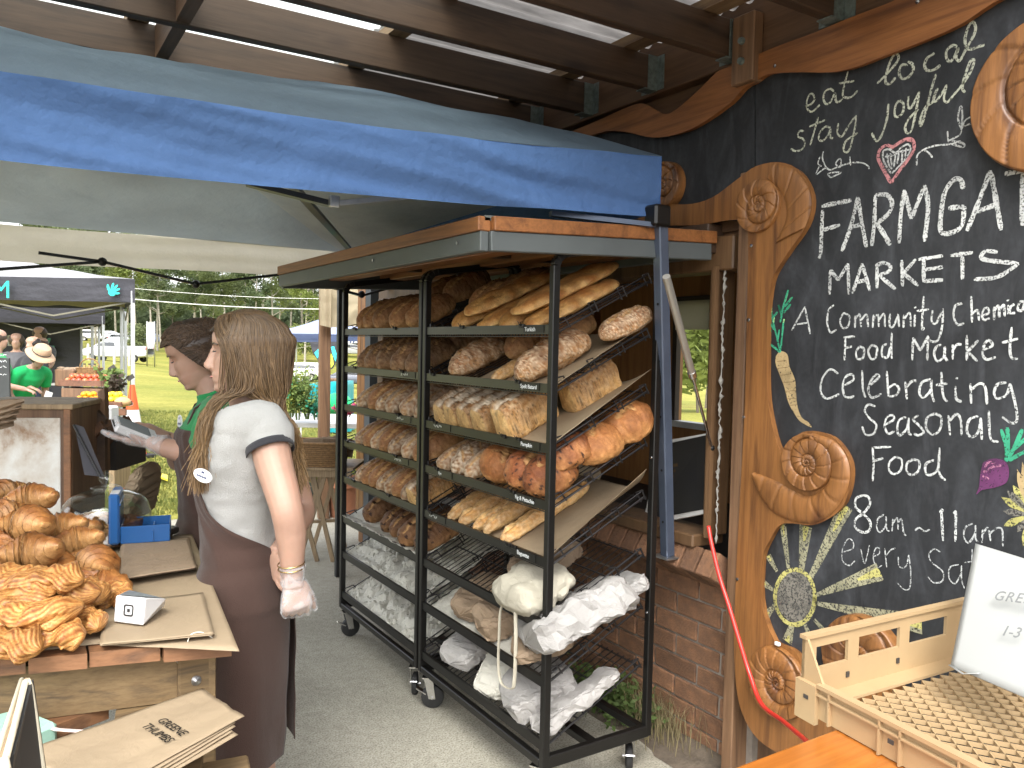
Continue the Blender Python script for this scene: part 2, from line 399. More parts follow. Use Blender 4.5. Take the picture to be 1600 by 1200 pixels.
# power lines
m_line=M('pale_cable',(.62,.62,.6),.5,.1,5,0,0)
for (ya,yb,lab) in((463,478,'lower pale overhead power line crossing in front of the trees'),(446,462,'upper thin overhead power line crossing in front of the trees')):
    a=pt(160,ya,d=75); b=pt(640,yb+4,d=75); ps=[a.lerp(b,i/12)+Vector((0,0,-.5*math.sin(PI*i/12))) for i in range(13)]
    MB().tube(ps,.045 if ya>450 else .025,5).build('power_line',m_line,label=lab,cat='cable',group='overhead lines')
# ---------------- cars ----------------
m_glass_d=M('car_glass',(.02,.025,.03),.08,.2,3,0,0,spec=.8)
m_tyre=M('tyre_rubber',(.02,.02,.02),.8,.2,5,0,0); m_rim=M('alloy_rim',(.45,.45,.46),.3,.1,5,0,0,metal=.8)
m_red=M('tail_lamp_red',(.5,.02,.02),.2,.1,5,0,0); m_lampw=M('head_lamp_clear',(.7,.72,.75),.1,.1,5,0,0)
def car(px_,d,col,lab,ute=False,yaw=0,L=4.4,H=1.45,W=1.75):
    p=hF*d+hR*((px_-800)/FOC*d); z=th(p.x,p.y); c=Vector((p.x,p.y,z))
    X=(hR*math.cos(yaw)+hF*math.sin(yaw)); Y=Vector((-X.y,X.x,0)); Mx=lambda a,b,h:c+X*a+Y*b+Vector((0,0,h))
    t=thing('parked_car',lab,'utility' if ute else 'car',c,'vehicles in the far car park')
    pm=M('car_paint_'+str(int(px_)),col,.25,.05,1,0,0,coat=.5)
    # lower body stations x, zlow, zhigh(belt), halfwidth
    st=[(-.5,.35,.62,.72),(-.48,.25,.70,.84),(-.36,.2,.74 if not ute else .72,.97),(-.2,.2,.72,1),(.1,.2,.7,1),(.3,.2,.66,1),(.42,.22,.6,.96),(.485,.27,.5,.82),(.5,.33,.42,.7)]
    b=MB()
    def f(u,v):
        i=v*(len(st)-1);k=min(int(i),len(st)-2);q=i-k;s=[st[k][j]*(1-q)+st[k+1][j]*q for j in range(4)]
        a=2*PI*u; cx,cz=math.cos(a),math.sin(a); ex=.35
        yy=math.copysign(abs(cx)**ex,cx)*W/2*s[3]; zz=(s[1]+s[2])/2*H+math.copysign(abs(cz)**ex,cz)*(s[2]-s[1])/2*H
        return Mx(s[0]*L,yy,zz)
    b.grid(f,24,32,cu=True); b.build('body',pm,t,smooth=40)
    cb=MB(); x0,x1=(-.08,.3) if ute else(-.46,.27); top=[(x0+.02,.0),(x0+.09,1),(x1-.17,1),(x1,0)]
    def prism2(m_,off,z0,z1,ins,wf):
        poly=[(x0+ins,0),(x0+(.05 if ute else .1)+ins*.6,1),(x1-.2-ins*.2,1),(x1-ins*1.6,0)]
        lo=[Mx(a*L,-W/2*(.96-.14*h)*wf,(z0+(z1-z0)*h)*H) for a,h in poly]; hi=[Mx(a*L,W/2*(.96-.14*h)*wf,(z0+(z1-z0)*h)*H) for a,h in poly]
        q=MB(); n=4; q.add(lo+hi,[(3,2,1,0),(4,5,6,7)]+[(i,(i+1)%4,(i+1)%4+4,i+4) for i in range(4)]); return q
    prism2(0,0,.66,1,0,1).build('cabin',pm,t,smooth=40)
    prism2(0,0,.70,.955,.035,1.008).build('side_windows',m_glass_d,t)
    if ute:
        tb=MB(); tb.box(Mx(-.3*L,0,.78*H),(L*.38,W*.9,.02)); 
    for sx in(-.32,.31):
        for sy in(-1,1):
            w_=MB(); cc=Mx(sx*L,sy*W*.46,.33); 
            pr=[(.12,-.1),(.3,-.11),(.34,-.05),(.34,.05),(.3,.11),(.12,.1)]
            def wf(u,v):
                i=min(5,int(round(v*5)));r_,o_=pr[i];a=2*PI*u; return cc+X*(r_*math.cos(a))+Vector((0,0,r_*math.sin(a)))+Y*o_
            w_.grid(wf,18,5,cu=True); wh_=w_.build('wheel',m_tyre,t,smooth=40)
            rm=MB(); rm.grid(lambda u,v:cc+X*(.2*v*math.cos(2*PI*u))+Vector((0,0,.2*v*math.sin(2*PI*u)))+Y*(sy*(.108-.02*(1-v))),14,2,cu=True); rm.build('rim',m_rim,wh_)
    for sy in(-1,1):
        MB().box(Mx(-.488*L,sy*W*.38,.62*H),(.08,.24,.22),ch=.03).build('tail_light',m_red,t)
        MB().box(Mx(.478*L,sy*W*.36,.45*H),(.1,.3,.14),ch=.03).build('headlight',m_lampw,t)
    return t
car(183,64,(.55,.56,.58),'silver utility truck parked on the grass beyond the black tent',True,PI,5.3,1.8,1.85)
car(150,112,(.7,.7,.7),'white wagon on the slope, leftmost above the silver utility',False,.4,4.6,1.6)
car(172,116,(.75,.75,.75),'white sedan on the slope above the silver utility tray',False,.2,4.6,1.5)
car(196,108,(.5,.52,.55),'grey car half hidden by the black tent corner leg',False,.3,4.4,1.5)
car(243,118,(.10,.14,.25),'small dark blue car behind the tall narrow sign',False,.3,4.2,1.5)
car(465,66,(.72,.73,.74),'white hatchback beyond the field below the blue tent',False,PI,4.1,1.5)
car(545,60,(.08,.09,.12),'dark grey car just right of the timber post',False,PI,4.3,1.45)
car(437,128,(.12,.14,.18),'dark car in the far row left of the white post',False,.3,4.5,1.5)
car(462,130,(.72,.72,.72),'white car in the far row above the white hatchback',False,.2,4.5,1.5)
car(548,120,(.7,.7,.72),'white van in the far row right of the timber post',False,.3,4.8,2.0)
m_bol=M('pale_timber_bollard',(.5,.47,.4),.8,.3,4,10,.2,.01)
for i,(x,d,lab) in enumerate(((178,55,'pale bollard in front of the silver utility door'),(201,55,'pale bollard in front of the silver utility tray'),(137,57,'pale bollard at the silver utility bonnet'),(444,60,'slim dark bollard before the white hatchback bonnet'),(482,60,'slim dark bollard before the white hatchback rear wheel'),(454,105,'white bollard on the rise behind the white hatchback'))):
    p=hF*d+hR*((x-800)/FOC*d); z=th(p.x,p.y); MB().lathe([(0,0),(.09,0),(.09,1.1),(.06,1.2),(0,1.22)],(p.x,p.y,z-.03),10).build('bollard',m_bol,smooth=40,label=lab,cat='bollard',group='car park bollards')
# tall narrow sign seen edge-on
p=hF*60+hR*((235-800)/FOC*60); z=th(p.x,p.y)
t=thing('sign_frame','tall narrow grey mesh sign on two thin posts in the field','sign',(p.x,p.y,z-.05))
for s in(-.28,.28): MB().tube([Vector((p.x,p.y,z-.05))+hR*s,Vector((p.x,p.y,z+3.4))+hR*s],.05,8).build('post',m_steel,t,True)
q=MB(); 
for i in range(9): q.bar(Vector((p.x,p.y,z+1.4+i*.24))-hR*.3,Vector((p.x,p.y,z+1.4+i*.24))+hR*.3,.03,.03)
for i in range(4): s=-.25+i*.17; q.bar(Vector((p.x,p.y,z+1.35))+hR*s,Vector((p.x,p.y,z+3.4))+hR*s,.04,.04)
q.build('mesh_panel',m_steel,t,kind='stuff')
MB().box(Vector((p.x,p.y,z+2.4)),(.5,.03,1.9),Matrix.Rotation(-YAW,3,'Z')).build('sign_board',M('pale_grey_board',(.45,.45,.43),.6),t)
# field edge: low rail
a=pt(150,562,d=62);
# ---------------- building: brick wall, window opening, room ----------------
WX=2.32; WY0,WY1=2.15,5.3; SILL=.80; HEAD=1.90
m_brick=M('red_brown_brick',(.31,.155,.078),.9,.45,22,110,1.,.006,c2=(.15,.08,.048),rnd=.42)
m_mortar=M('grey_mortar',(.27,.235,.2),.95,.3,25,150,.5,.003)
m_int=M('dark_interior',(.05,.035,.025),.8,.3,3,0,0)
wall=thing('brick_wall','red-brown brick wall under the servery window behind the racks','wall',(WX,2.9,0))
bk=MB(); 
bk.box((WX+.06,3.65,.33),(.10,3.4,.66)); 
bk.build('mortar_bed',m_mortar,wall)
bme=None; rb=random.Random(5)
BL,BH=.230,.076
def brickmesh(L,H,T,seed):
    r=random.Random(seed); b=MB(); b.box((0,0,0),(T,L,H),ch=.004); b.v=[(x+r.uniform(-.0012,.0012),y+r.uniform(-.0015,.0015),z+r.uniform(-.0012,.0012)) for x,y,z in b.v]; return b.mesh('brick',m_brick)
bms=[brickmesh(BL,BH,.09,i) for i in range(4)]; bhalf=[brickmesh(BL*.5-.005,BH,.09,9)]
nb=0
for c in range(8):
    z=.012+BH/2+c*(BH+.0095); off=0 if c%2 else .12
    y=2.0+off
    if off: inst('brick',bhalf[0],Matrix.Translation((WX+.045+rb.uniform(-.002,.002),2.0+.052,z)),wall)
    while y<5.2:
        inst('brick',bms[rb.randrange(4)],Matrix.Translation((WX+.045+rb.uniform(-.0025,.0025),y+BL/2,z)),wall); y+=BL+.0095; nb+=1
# sloping rowlock sill
sb=[brickmesh(.076,.22,.10,20+i) for i in range(3)]
for i in range(36):
    y=2.10+i*.086
    inst('sill_brick',sb[i%3],Matrix.Translation((WX-.005,y,.745+rb.uniform(-.002,.002)))@Matrix.Rotation(math.radians(-58),4,'Y')@Matrix.Rotation(0,4,'X'),wall)
MB().box((WX+.13,3.65,.70),(.14,3.36,.09)).build('sill_mortar',m_mortar,wall)
# narrow brick pier right of the window
for c in range(22):
    inst('brick',bhalf[0],Matrix.Translation((WX+.075,2.055,.012+BH/2+(c)*(BH+.0095))),wall)
MB().box((WX+.09,2.04,.95),(.1,.11,1.9)).build('pier_mortar',m_mortar,wall)
# dirty skirting of soil + weeds at wall foot
m_soil=M('soil',(.14,.11,.08),.95,.5,20,60,.6,.01)
so_=MB(); so_.grid(lambda u,v:Vector((WX-.17*(1-v)-.0*u,2.02+u*2.6,.0+(.055*v**1.3+.012)*(.6+.5*mn.noise(Vector((u*9,v*3,0))))-.008*(1-v))),60,8); so_.build('soil_edge',m_soil,smooth=True,kind='structure')
m_weed=M('weed_green',(.10,.16,.035),.7,.4,6,0,0,transl=.3); m_dry=M('dry_grass',(.30,.25,.13),.9,.4,6,0,0,transl=.2)
def tuft(name,c,n,h,spread,m,lab,cat,seed,wd=.004,leaf=False):
    r=random.Random(seed); b=MB(); c=Vector(c)
    for i in range(n):
        a=r.uniform(0,2*PI); q=Vector((math.cos(a),math.sin(a),0)); st=c+Vector((r.gauss(0,spread*.35),r.gauss(0,spread*.8),0)); hh=h*r.uniform(.4,1); bend=r.uniform(.1,.7)*hh
        side=q.cross(Vector((0,0,1))); 
        if leaf:
            p1=st+q*bend*.5+Vector((0,0,hh*.7)); 
            for k in range(4):
                t=.3+.2*k; p=st.lerp(p1,t)+Vector((r.gauss(0,.012),r.gauss(0,.012),r.gauss(0,.01))); u=Vector((r.gauss(0,1),r.gauss(0,1),r.gauss(0,.5))).normalized()*wd*2.6; v=u.orthogonal().normalized()*wd*1.6
                b.add([p-u,p+v,p+u,p-v],[(0,1,2,3)])
            b.add([st-side*.001,st+side*.001,p1],[(0,1,2)])
        else:
            m1=st+q*bend*.3+Vector((0,0,hh*.6)); e=st+q*bend+Vector((0,0,hh))
            b.add([st-side*wd,st+side*wd,m1+side*wd*.7,m1-side*wd*.7,e],[(0,1,2,3),(3,2,4)])
    return b.build(name,m,label=lab,cat=cat)
tuft('weed_clump',(WX-.07,2.66,.0),190,.27,.14,m_weed,'green leafy weeds growing at the foot of the brick wall behind the rack','weeds',1,.006,True)
tuft('dry_grass_tuft',(WX-.04,2.40,.0),330,.24,.13,m_dry,'straw-coloured dry grass sprouting at the wall base beside the rack post','grass',2,.0018)
# window timber frame (jamb, head, bottom rail, mortar bead)
fr=thing('window_frame','brown timber frame around the open servery window','window frame',(WX,WY0,SILL))
def rough(b,a,s=1):
    return b
MB().box((WX+.01,WY0+.018,1.40),(.10,.036,1.03),ch=.004).build('jamb',m_frame_wood,fr)
MB().box((WX-.055,WY0-.006,1.40),(.02,.018,1.03)).build('jamb_bead',m_frame_wood,fr)
MB().box((WX-.01,WY1-.05,1.40),(.14,.09,1.03),ch=.006).build('jamb',m_frame_wood,fr)
MB().box((WX+.015,3.72,HEAD+.065),(.12,3.3,.13),ch=.006).build('head_rail',m_frame_wood,fr)
MB().box((WX-.01,3.72,.865),(.17,3.08,.05),ch=.006).build('bottom_rail',m_frame_wood,fr)
mb_=MB(); r=random.Random(2)
mb_.tube([(WX-.028+r.uniform(-.003,.003),WY0-.026+r.uniform(-.004,.004),.86+i*.0103) for i in range(103)],[.0022+r.random()**3*.008 for i in range(103)],7)
mb_.build('mortar_bead',M('white_mortar_smear',(.42,.40,.36),.9,.5,30,80,.5,.003),fr,True)
# timber cladding above the window and beside the frame
cl=thing('wall_timber','dark stained timber posts and boards framing the servery wall','wall cladding',(WX,2.0,0))
MB().box((WX-.02,2.003,1.12),(.10,.05,2.24),ch=.004).build('corner_post',m_post,cl)
MB().box((WX-.045,2.235,2.02),(.09,.16,.11),ch=.004).build('bracket_block',m_brown_wood,cl)
MB().box((WX+.05,3.55,2.36),(.10,3.7,.68)).build('fascia_board',m_ledger,cl)
MB().box((WX+.01,3.6,2.085),(.05,3.3,.08),ch=.004).build('cover_board',m_ledger,cl)
# wall behind blackboard
MB().box((WX+.10,.15,1.4),(.12,3.62,2.8)).build('timber_wall',m_post,label='timber wall carrying the big blackboard',cat='wall')
# room behind the servery
rm=thing('servery_room','small timber-lined servery room behind the open window','building',(3.6,3.6,0))
X2,Y0r,Y1r=4.9,1.6,6.1
MB().box(((WX+X2)/2+.1,(Y0r+Y1r)/2,.36),(X2-WX-.1,Y1r-Y0r,.05)).build('floor',m_int,rm)
MB().box(((WX+X2)/2+.1,(Y0r+Y1r)/2,2.32),(X2-WX,Y1r-Y0r,.05)).build('ceiling',M('white_ceiling_panel',(.55,.54,.5),.8,.15,2,0,0),rm)
MB().box(((WX+X2)/2+.1,Y1r,1.3),(X2-WX,.06,2.1)).build('end_wall',m_ply,rm)
MB().box(((WX+X2)/2+.1,Y0r,1.3),(X2-WX,.06,2.1)).build('end_wall',m_ply,rm)
# back wall with a window opening (px 1068..1118, y 472..668 seen from camera)
a=pt(1066,470,X=X2); b_=pt(1119,672,X=X2); wy0,wy1=b_.y,a.y; wz1,wz0=a.z,b_.z
bw=MB(); bw.box((X2,(Y0r+wy0)/2,1.3),(.06,wy0-Y0r,2.1)); bw.box((X2,(Y1r+wy1)/2,1.3),(.06,Y1r-wy1,2.1))
bw.box((X2,(wy0+wy1)/2,(wz1+2.35)/2),(.06,wy1-wy0,2.35-wz1)); bw.box((X2,(wy0+wy1)/2,(wz0+.35)/2),(.06,wy1-wy0,wz0-.35)); bw.build('back_wall',m_ply,rm)
wf=MB().bar((X2-.05,wy0,wz0),(X2-.05,wy0,wz1),.05,.05).bar((X2-.05,wy1,wz0),(X2-.05,wy1,wz1),.05,.05).bar((X2-.05,wy0,wz1),(X2-.05,wy1,wz1),.05,.06).build('back_window_frame',m_int,rm)
MB().box((X2-.09,(wy0+wy1)/2,wz1-.13),(.012,wy1-wy0-.05,.24)).build('roller_blind',M('pale_blind',(.62,.6,.52),.8,.1,3,0,0,transl=.4),wf)
MB().box((X2-.04,(wy0+wy1)/2,wz0+.02),(.10,wy1-wy0+.1,.05)).build('back_sill',M('white_sill',(.7,.7,.68),.6),rm)
# whiteboard, cabinet, shelf
MB().box((X2-.05,3.95,1.35),(.02,.62,1.35),ch=.004).build('white_panel',M('cream_panel',(.62,.60,.48),.5,.1,3,0,0),label='pale cream panel on the servery back wall',cat='panel')
q=thing('dark_fridge','black upright fridge standing inside the servery','fridge',(4.45,3.2,.385)); 
MB().box((4.45,3.14,1.0),(.5,.62,1.22),ch=.01).build('cabinet',m_black,q); MB().box((4.19,3.14,1.02),(.02,.54,1.0),ch=.004).build('door',m_glass_d,q); MB().tube([(4.16,3.36,.8),(4.16,3.36,1.3)],.01,8).build('handle',m_steel,q)
MB().box((4.42,3.33,1.78),(.35,.40,.34),ch=.006).build('maroon_box',M('dark_maroon',(.06,.015,.015),.5),label='dark maroon carton standing on the black fridge',cat='box')
q=thing('black_shelf','slim black metal shelf stand before the far servery window','shelf',(4.5,2.6,.385))
for yy in(2.32,2.72):
    for xx in(4.35,4.65): MB().box((xx,yy,.98),(.025,.025,1.19)).build('leg',m_black,q)
for zz in(.6,.95,1.3,1.56): MB().box((4.5,2.52,zz),(.34,.44,.018)).build('shelf_board',m_black,q)
MB().box((4.48,2.5,1.60),(.26,.34,.055),ch=.005).build('paper_stack',M('flyer_paper',(.6,.5,.42),.7,.35,40,0,0),label='stack of printed papers on top of the black shelf',cat='papers')
for i,(yy,zz,lab) in enumerate(((2.78,1.86,'upper small dark picture frame on the servery back wall'),(2.78,1.60,'lower small dark picture frame on the servery back wall'))):
    t=thing('picture_frame',lab,'picture',(X2-.04,yy,zz-.1),'small framed pictures'); MB().box((X2-.045,yy,zz),(.02,.20,.21),ch=.004).build('frame',m_black,t); MB().box((X2-.058,yy,zz),(.006,.16,.17)).build('print',M('grey_print'+str(i),(.3,.27,.22),.6,.5,30,0,0),t)
MB().box((2.47,4.0,.93),(.13,1.9,.022),ch=.004).build('serving_shelf',m_trestle,label='pale timber serving shelf inside the window sill',cat='shelf')
MB().tube([(2.4,3.0,.99),(2.4,4.1,1.0)],.035,14).build('paper_roll',M('kraft_roll',(.4,.31,.2),.7,.15,8,0,0),smooth=40,label='long roll of brown kraft paper lying inside the window sill',cat='paper roll')
# menu board leaning in the window (white edge, dark face)
mbq=[pt(1030,690,X=2.36),pt(1111,676,X=2.30),pt(1113,800,X=2.30),pt(1004,822,X=2.36)]
t=thing('menu_board','white-edged black menu board leaning in the servery window','menu board',mbq[2])
nrm=(mbq[1]-mbq[0]).cross(mbq[3]-mbq[0]).normalized()
if nrm.x>0:nrm=-nrm
MB().prism(mbq,-nrm*.025).build('backing',M('white_board_edge',(.72,.72,.7),.5,.08,5,0,0),t)
cc=sum(mbq,Vector())/4; inn=[cc+(p-cc)*.0+Vector((p-cc))*k for p,k in zip(mbq,(.9,.96,.9,.86))]
MB().prism([p+nrm*.001 for p in inn],nrm*.003).build('face',M('menu_black',(.015,.015,.018),.4,.2,5,0,0),t)
m_gold=M('faded_gold_print',(.10,.06,.025),.6,.3,10,0,0)
def text(s,loc,xdir,ydir,size,m,name,parent=None,ext=.0004,align='LEFT',sp=1.,label=None,cat=None):
    c=bpy.data.curves.new(name,'FONT'); c.body=s; c.size=size; c.extrude=ext; c.align_x=align; c.space_character=sp; c.resolution_u=3
    c.materials.append(m); x=Vector(xdir).normalized(); y=Vector(ydir); y=(y-x*y.dot(x)).normalized(); z=x.cross(y)
    o=bpy.data.objects.new(name,c); COL.objects.link(o); po=wloc(parent) if parent else Vector((0,0,0))
    mm=Matrix((x,y,z)).transposed().to_4x4(); mm.translation=Vector(loc)-po
    if parent:o.parent=parent
    o.matrix_local=mm; 
    if not parent:o.matrix_world=mm
    bpy.context.view_layer.update(); dg=bpy.context.evaluated_depsgraph_get(); me=bpy.data.meshes.new_from_object(o.evaluated_get(dg)); par=o.parent; ml=o.matrix_local.copy(); bpy.data.objects.remove(o); me.name=name; o=bpy.data.objects.new(name,me); COL.objects.link(o); o.parent=par; o.matrix_local=ml
    return tag(o,label,cat)
def dashes(loc,xd,yd,ws,h,m,name,parent,gap=.35,seed=1,scrib=False):
    # worn or illegible print: short uneven marks in a row
    x=Vector(xd).normalized(); y=Vector(yd); y=(y-x*y.dot(x)).normalized(); rd=random.Random(seed); q=MB(); p=Vector(loc)
    for w_ in ws:
        if scrib:
            pts=[p+x*(w_*k/4)+y*(h*rd.uniform(.05,1)) for k in range(5)]
            for a,b in zip(pts[:-1],pts[1:]): n=x.cross(y).cross((b-a).normalized())*h*.09; q.add([a-n,b-n,b+n,a+n],[(0,1,2,3)])
        else:
            k=rd.uniform(.75,1); q.add([p,p+x*w_,p+x*w_*.96+y*h*k,p+x*w_*.06+y*h*k*rd.uniform(.8,1)],[(0,1,2,3)])
        p=p+x*(w_+h*gap)
    o=q.build(name,m,parent); o['kind']='stuff'; return o
ex=(mbq[1]-mbq[0]).normalized(); ey=(mbq[0]-mbq[3]).normalized()
for k in range(5): dashes(cc+ey*(.055-.024*k)-ex*(.055+.006*k)+nrm*.006,ex,ey,[.016,.014] if k%2 else [.034],.014,m_gold,'faded_print',t,.15,k)
# gas strut
a=pt(1041,432,X=1.75); b_=pt(1112,700,X=2.27)
t=thing('gas_strut','silver gas strut propping up the servery awning','strut',b_)
m1=a.lerp(b_,.52); MB().tube([a,m1],.013,12).build('cylinder',M('brushed_silver',(.5,.48,.44),.35,.1,5,0,0,metal=.7),t,smooth=40)
MB().tube([m1,b_],.0055,10).build('rod',m_chrome,t,smooth=40); MB().ell(b_,(.012,)*3,10,8).build('end_ball',m_black,t,True); MB().tube([m1-(b_-a).normalized()*.012,m1+(b_-a).normalized()*.012],.015,12).build('collar',m_chrome,t,smooth=40)
# red hose/cable
m_redc=M('red_cable',(.62,.035,.025),.35,.1,5,0,0,coat=.3)
cp=[pt(1107,822,X=2.19),pt(1112,850,X=2.18),pt(1124,900,X=2.17),pt(1140,950,X=2.16),pt(1158,1010,X=2.15),pt(1172,1055,X=2.14),pt(1190,1100,X=2.10),pt(1225,1128,X=2.0),pt(1262,1160,X=1.85),pt(1300,1200,X=1.6),Vector((1.35,.9,.2)),Vector((1.2,.6,.02))]
def cr(ps,n=8):
    out=[];P=[Vector(p) for p in ps];P=[P[0]*2-P[1]]+P+[P[-1]*2-P[-2]]
    for i in range(1,len(P)-2):
        for k in range(n):
            t=k/n;a,b,c,d=P[i-1:i+3]; out.append(.5*((2*b)+(c-a)*t+(2*a-5*b+4*c-d)*t*t+(3*b-a-3*c+d)*t*t*t))
    return out+[P[-2]]
MB().tube(cr(cp),.0075,10).build('red_cable',m_redc,smooth=True,label='bright red cable hanging from the window sill across the carved frame',cat='cable')
# ---------------- servery awning (hinged flap) ----------------
AX=1.264; AY0,AY1=2.157,4.30
m_fasc=M('grey_steel_fascia',(.115,.13,.132),.5,.2,3,60,.05,.001,metal=.2)
aw=thing('servery_awning','timber and grey steel awning flap raised over the bread racks','awning',(WX,AY0,2.04))
def az(x): return 2.0+(x-AX)/(WX-.05-AX)*.045
def abar(x0,y0,x1,y1,w_,h,zo,m,nm,ch=.003): return MB().bar((x0,y0,az(x0)+zo),(x1,y1,az(x1)+zo),w_,h,ch=ch).build(nm,m,aw)
XH=WX-.06
abar(AX,AY0,AX,AY1,.045,.045,-.022,m_orange_y,'edge_timber'); abar(AX+.023,AY0,XH,AY0,.045,.045,-.022,m_orange_y,'edge_timber')
abar(AX+.0,AY0-.0,AX,AY1,.03,.062,-.076,m_fasc,'steel_fascia'); abar(AX+.016,AY0,XH-.02,AY0,.03,.062,-.076,m_fasc,'steel_fascia')
abar(AX,AY1,XH,AY1,.045,.11,-.06,m_fasc,'steel_fascia')
abar(XH,AY0+.02,XH,AY1,.04,.09,-.05,m_fasc,'hinge_rail')
for i,x in enumerate((1.56,1.86,2.12)): abar(x,AY0+.03,x,AY1-.03,.09,.035,-.055,m_orange_y,'batten')
for y in(2.9,3.75): MB().box((1.75,y,1.985),(.9,.05,.03)).build('cross_batten',m_brown_wood,aw)
q=MB(); q.add([(AX,AY0,az(AX)+.004),(XH,AY0,az(XH)+.004),(XH,AY1,az(XH)+.004),(AX,AY1,az(AX)+.004),(AX,AY0,az(AX)-.012),(XH,AY0,az(XH)-.012),(XH,AY1,az(XH)-.012),(AX,AY1,az(AX)-.012)],[(0,1,2,3),(7,6,5,4),(0,4,5,1),(1,5,6,2),(2,6,7,3),(3,7,4,0)])
q.build('panel',M('grey_green_panel',(.12,.13,.12),.6,.25,3,0,0),aw)
for (x,y) in((AX-.017,2.3),(AX-.017,3.0),(AX-.017,4.3)): MB().lathe([(0,-.004),(.006,-.004),(.006,0)],(x,y,az(AX)-.07),8,'x').build('screw',m_chrome,aw)
# ---------------- pergola roof ----------------
pg=thing('pergola_roof','dark timber pergola roof with clear corrugated sheeting overhead','roof',(WX,2.3,2.6))
RB=2.655; RD=.135
ry=[1.22,1.655,2.085,2.515,2.936,3.37,3.80,4.23,4.66]
for y in ry: MB().box((-.92,y,RB+RD/2),(6.36,.045,RD),ch=.004).build('rafter',m_brown_wood,pg)
MB().box((WX-.03,2.6,RB+.12),(.06,5.6,.27),ch=.004).build('ledger',m_ledger,pg)
# rows of blocking between rafters and battens over them
for bx in(.52,-1.6):
    for i in range(len(ry)-1):
        y0,y1=ry[i]+.0235,ry[i+1]-.0235; MB().box((bx,(y0+y1)/2,RB+.068),(.045,y1-y0,.12)).build('blocking',m_ledger,pg)
for bx in(-3.2,-2.3,-1.35,-.45,.44,1.3,2.12): MB().box((bx,2.95,RB+RD+.02),(.075,4.2,.038)).build('batten',m_block,pg)
m_hang=M('galvanised_hanger',(.22,.27,.26),.5,.5,60,90,.2,.002,metal=.4)
for y in ry:
    h=MB(); 
    for s in(-1,1): h.box((WX-.085,y+s*.0255,RB+.065),(.05,.004,.135)); h.box((WX-.0615,y+s*.046,RB+.065),(.003,.04,.135))
    h.box((WX-.09,y,RB-.003),(.07,.055,.004)); h.build('joist_hanger',m_hang,pg)
# hanging perforated strap & posts
MB().box((WX-.085,2.0,2.665),(.05,.10,.24),ch=.004).build('stub_post',m_post,pg)
for z in(2.62,2.69):MB().lathe([(0,-.014),(.011,-.014),(.013,-.004),(.013,0)],(WX-.11,2.0,z),10,'x').build('bolt',m_hang,pg)
cs=MB(); m_poly=None
def polym():
    m,t,b=_nt('clear_corrugated_sheet'); tr=t.nodes.new('ShaderNodeBsdfTranslucent'); tp=t.nodes.new('ShaderNodeBsdfTransparent'); ms=t.nodes.new('ShaderNodeMixShader'); m2=t.nodes.new('ShaderNodeMixShader')
    tr.inputs[0].default_value=(.86,.9,.84,1); tp.inputs[0].default_value=(.9,.93,.88,1); ms.inputs[0].default_value=.55; lk(t,tr.outputs[0],ms.inputs[1]); lk(t,tp.outputs[0],ms.inputs[2])
    b.inputs['Base Color'].default_value=(.6,.6,.55,1); b.inputs['Roughness'].default_value=.2; m2.inputs[0].default_value=.12; lk(t,ms.outputs[0],m2.inputs[1]); lk(t,b.outputs[0],m2.inputs[2])
    lk(t,m2.outputs[0],t.nodes['Material Output'].inputs['Surface']); return m
m_poly=polym()
# corrugations run along X; near the wall aged grey sheet
def corr(x0,x1,y0,y1,m,nm):
    c=MB(); n=int((y1-y0)/.076)*6
    c.grid(lambda u,v:Vector((x0+(x1-x0)*u,y0+(y1-y0)*v,RB+RD+.055+.009*math.cos(2*PI*(y0+(y1-y0)*v)/.076))),1,n); return c.build(nm,m,pg,True)
corr(-4.1,1.28,.9,5.3,m_poly,'roof_sheet')
m_zinc=M('weathered_zinc_sheet',(.36,.34,.32),.35,.5,4,30,.1,.003,metal=.55,transl=.35,stretch=(1,6,1)); corr(1.26,2.6,.9,5.3,m_zinc,'roof_sheet')
# ---------------- main blue gazebo ----------------
def cloth(name,c,tr,fold=.5,rough=.75):
    m,t,b=_nt(name); v=coords(t,(1,1,1)); a=nz(t,coords(t,(.8,.8,3.2)),1.6,2,.5,.4); g=nz(t,v,14,4); w_=nz(t,v,900,2)
    cc=ramp(t,nz(t,v,3,4),[(.3,sc3(c,.86)),(.7,c)]); lk(t,cc,b.inputs['Base Color']); b.inputs['Roughness'].default_value=rough; b.inputs['Specular IOR Level'].default_value=.3
    ad=t.nodes.new('ShaderNodeMath'); ad.operation='MULTIPLY_ADD'; lk(t,a,ad.inputs[0]); ad.inputs[1].default_value=3.2; lk(t,g,ad.inputs[2]); bump(t,b,ad.outputs[0],fold,.02)
    trn=t.nodes.new('ShaderNodeBsdfTranslucent'); lk(t,cc,trn.inputs[0]); ms=t.nodes.new('ShaderNodeMixShader'); ms.inputs[0].default_value=tr; lk(t,b.outputs[0],ms.inputs[1]); lk(t,trn.outputs[0],ms.inputs[2]); lk(t,ms.outputs[0],t.nodes['Material Output'].inputs['Surface']); return m
m_blue=cloth('blue_polyester',(.080,.160,.355),.18,.6); m_bluetop=cloth('faded_blue_top',(.23,.31,.40),.72,1.); m_under=cloth('grey_brown_lining',(.68,.62,.52),.62,.9)
gz=thing('blue_gazebo','blue pop-up gazebo with grey lining sheltering the bread stall','gazebo',(.45,3.7,0))
G=dict(xl=-1.75,xr=1.965,y0=2.13,y1=5.25)
def vtop(x): # front valance top/bottom height from the photo
    q=abs(x)/1.98; return 2.196+.085*q*q+(.05*q if x<0 else 0), 1.998+.07*q**1.5+(.05*q if x<0 else 0)
def fy(x): return G['y0']+.09*(1-(x-G['xl'])/(G['xr']-G['xl']))
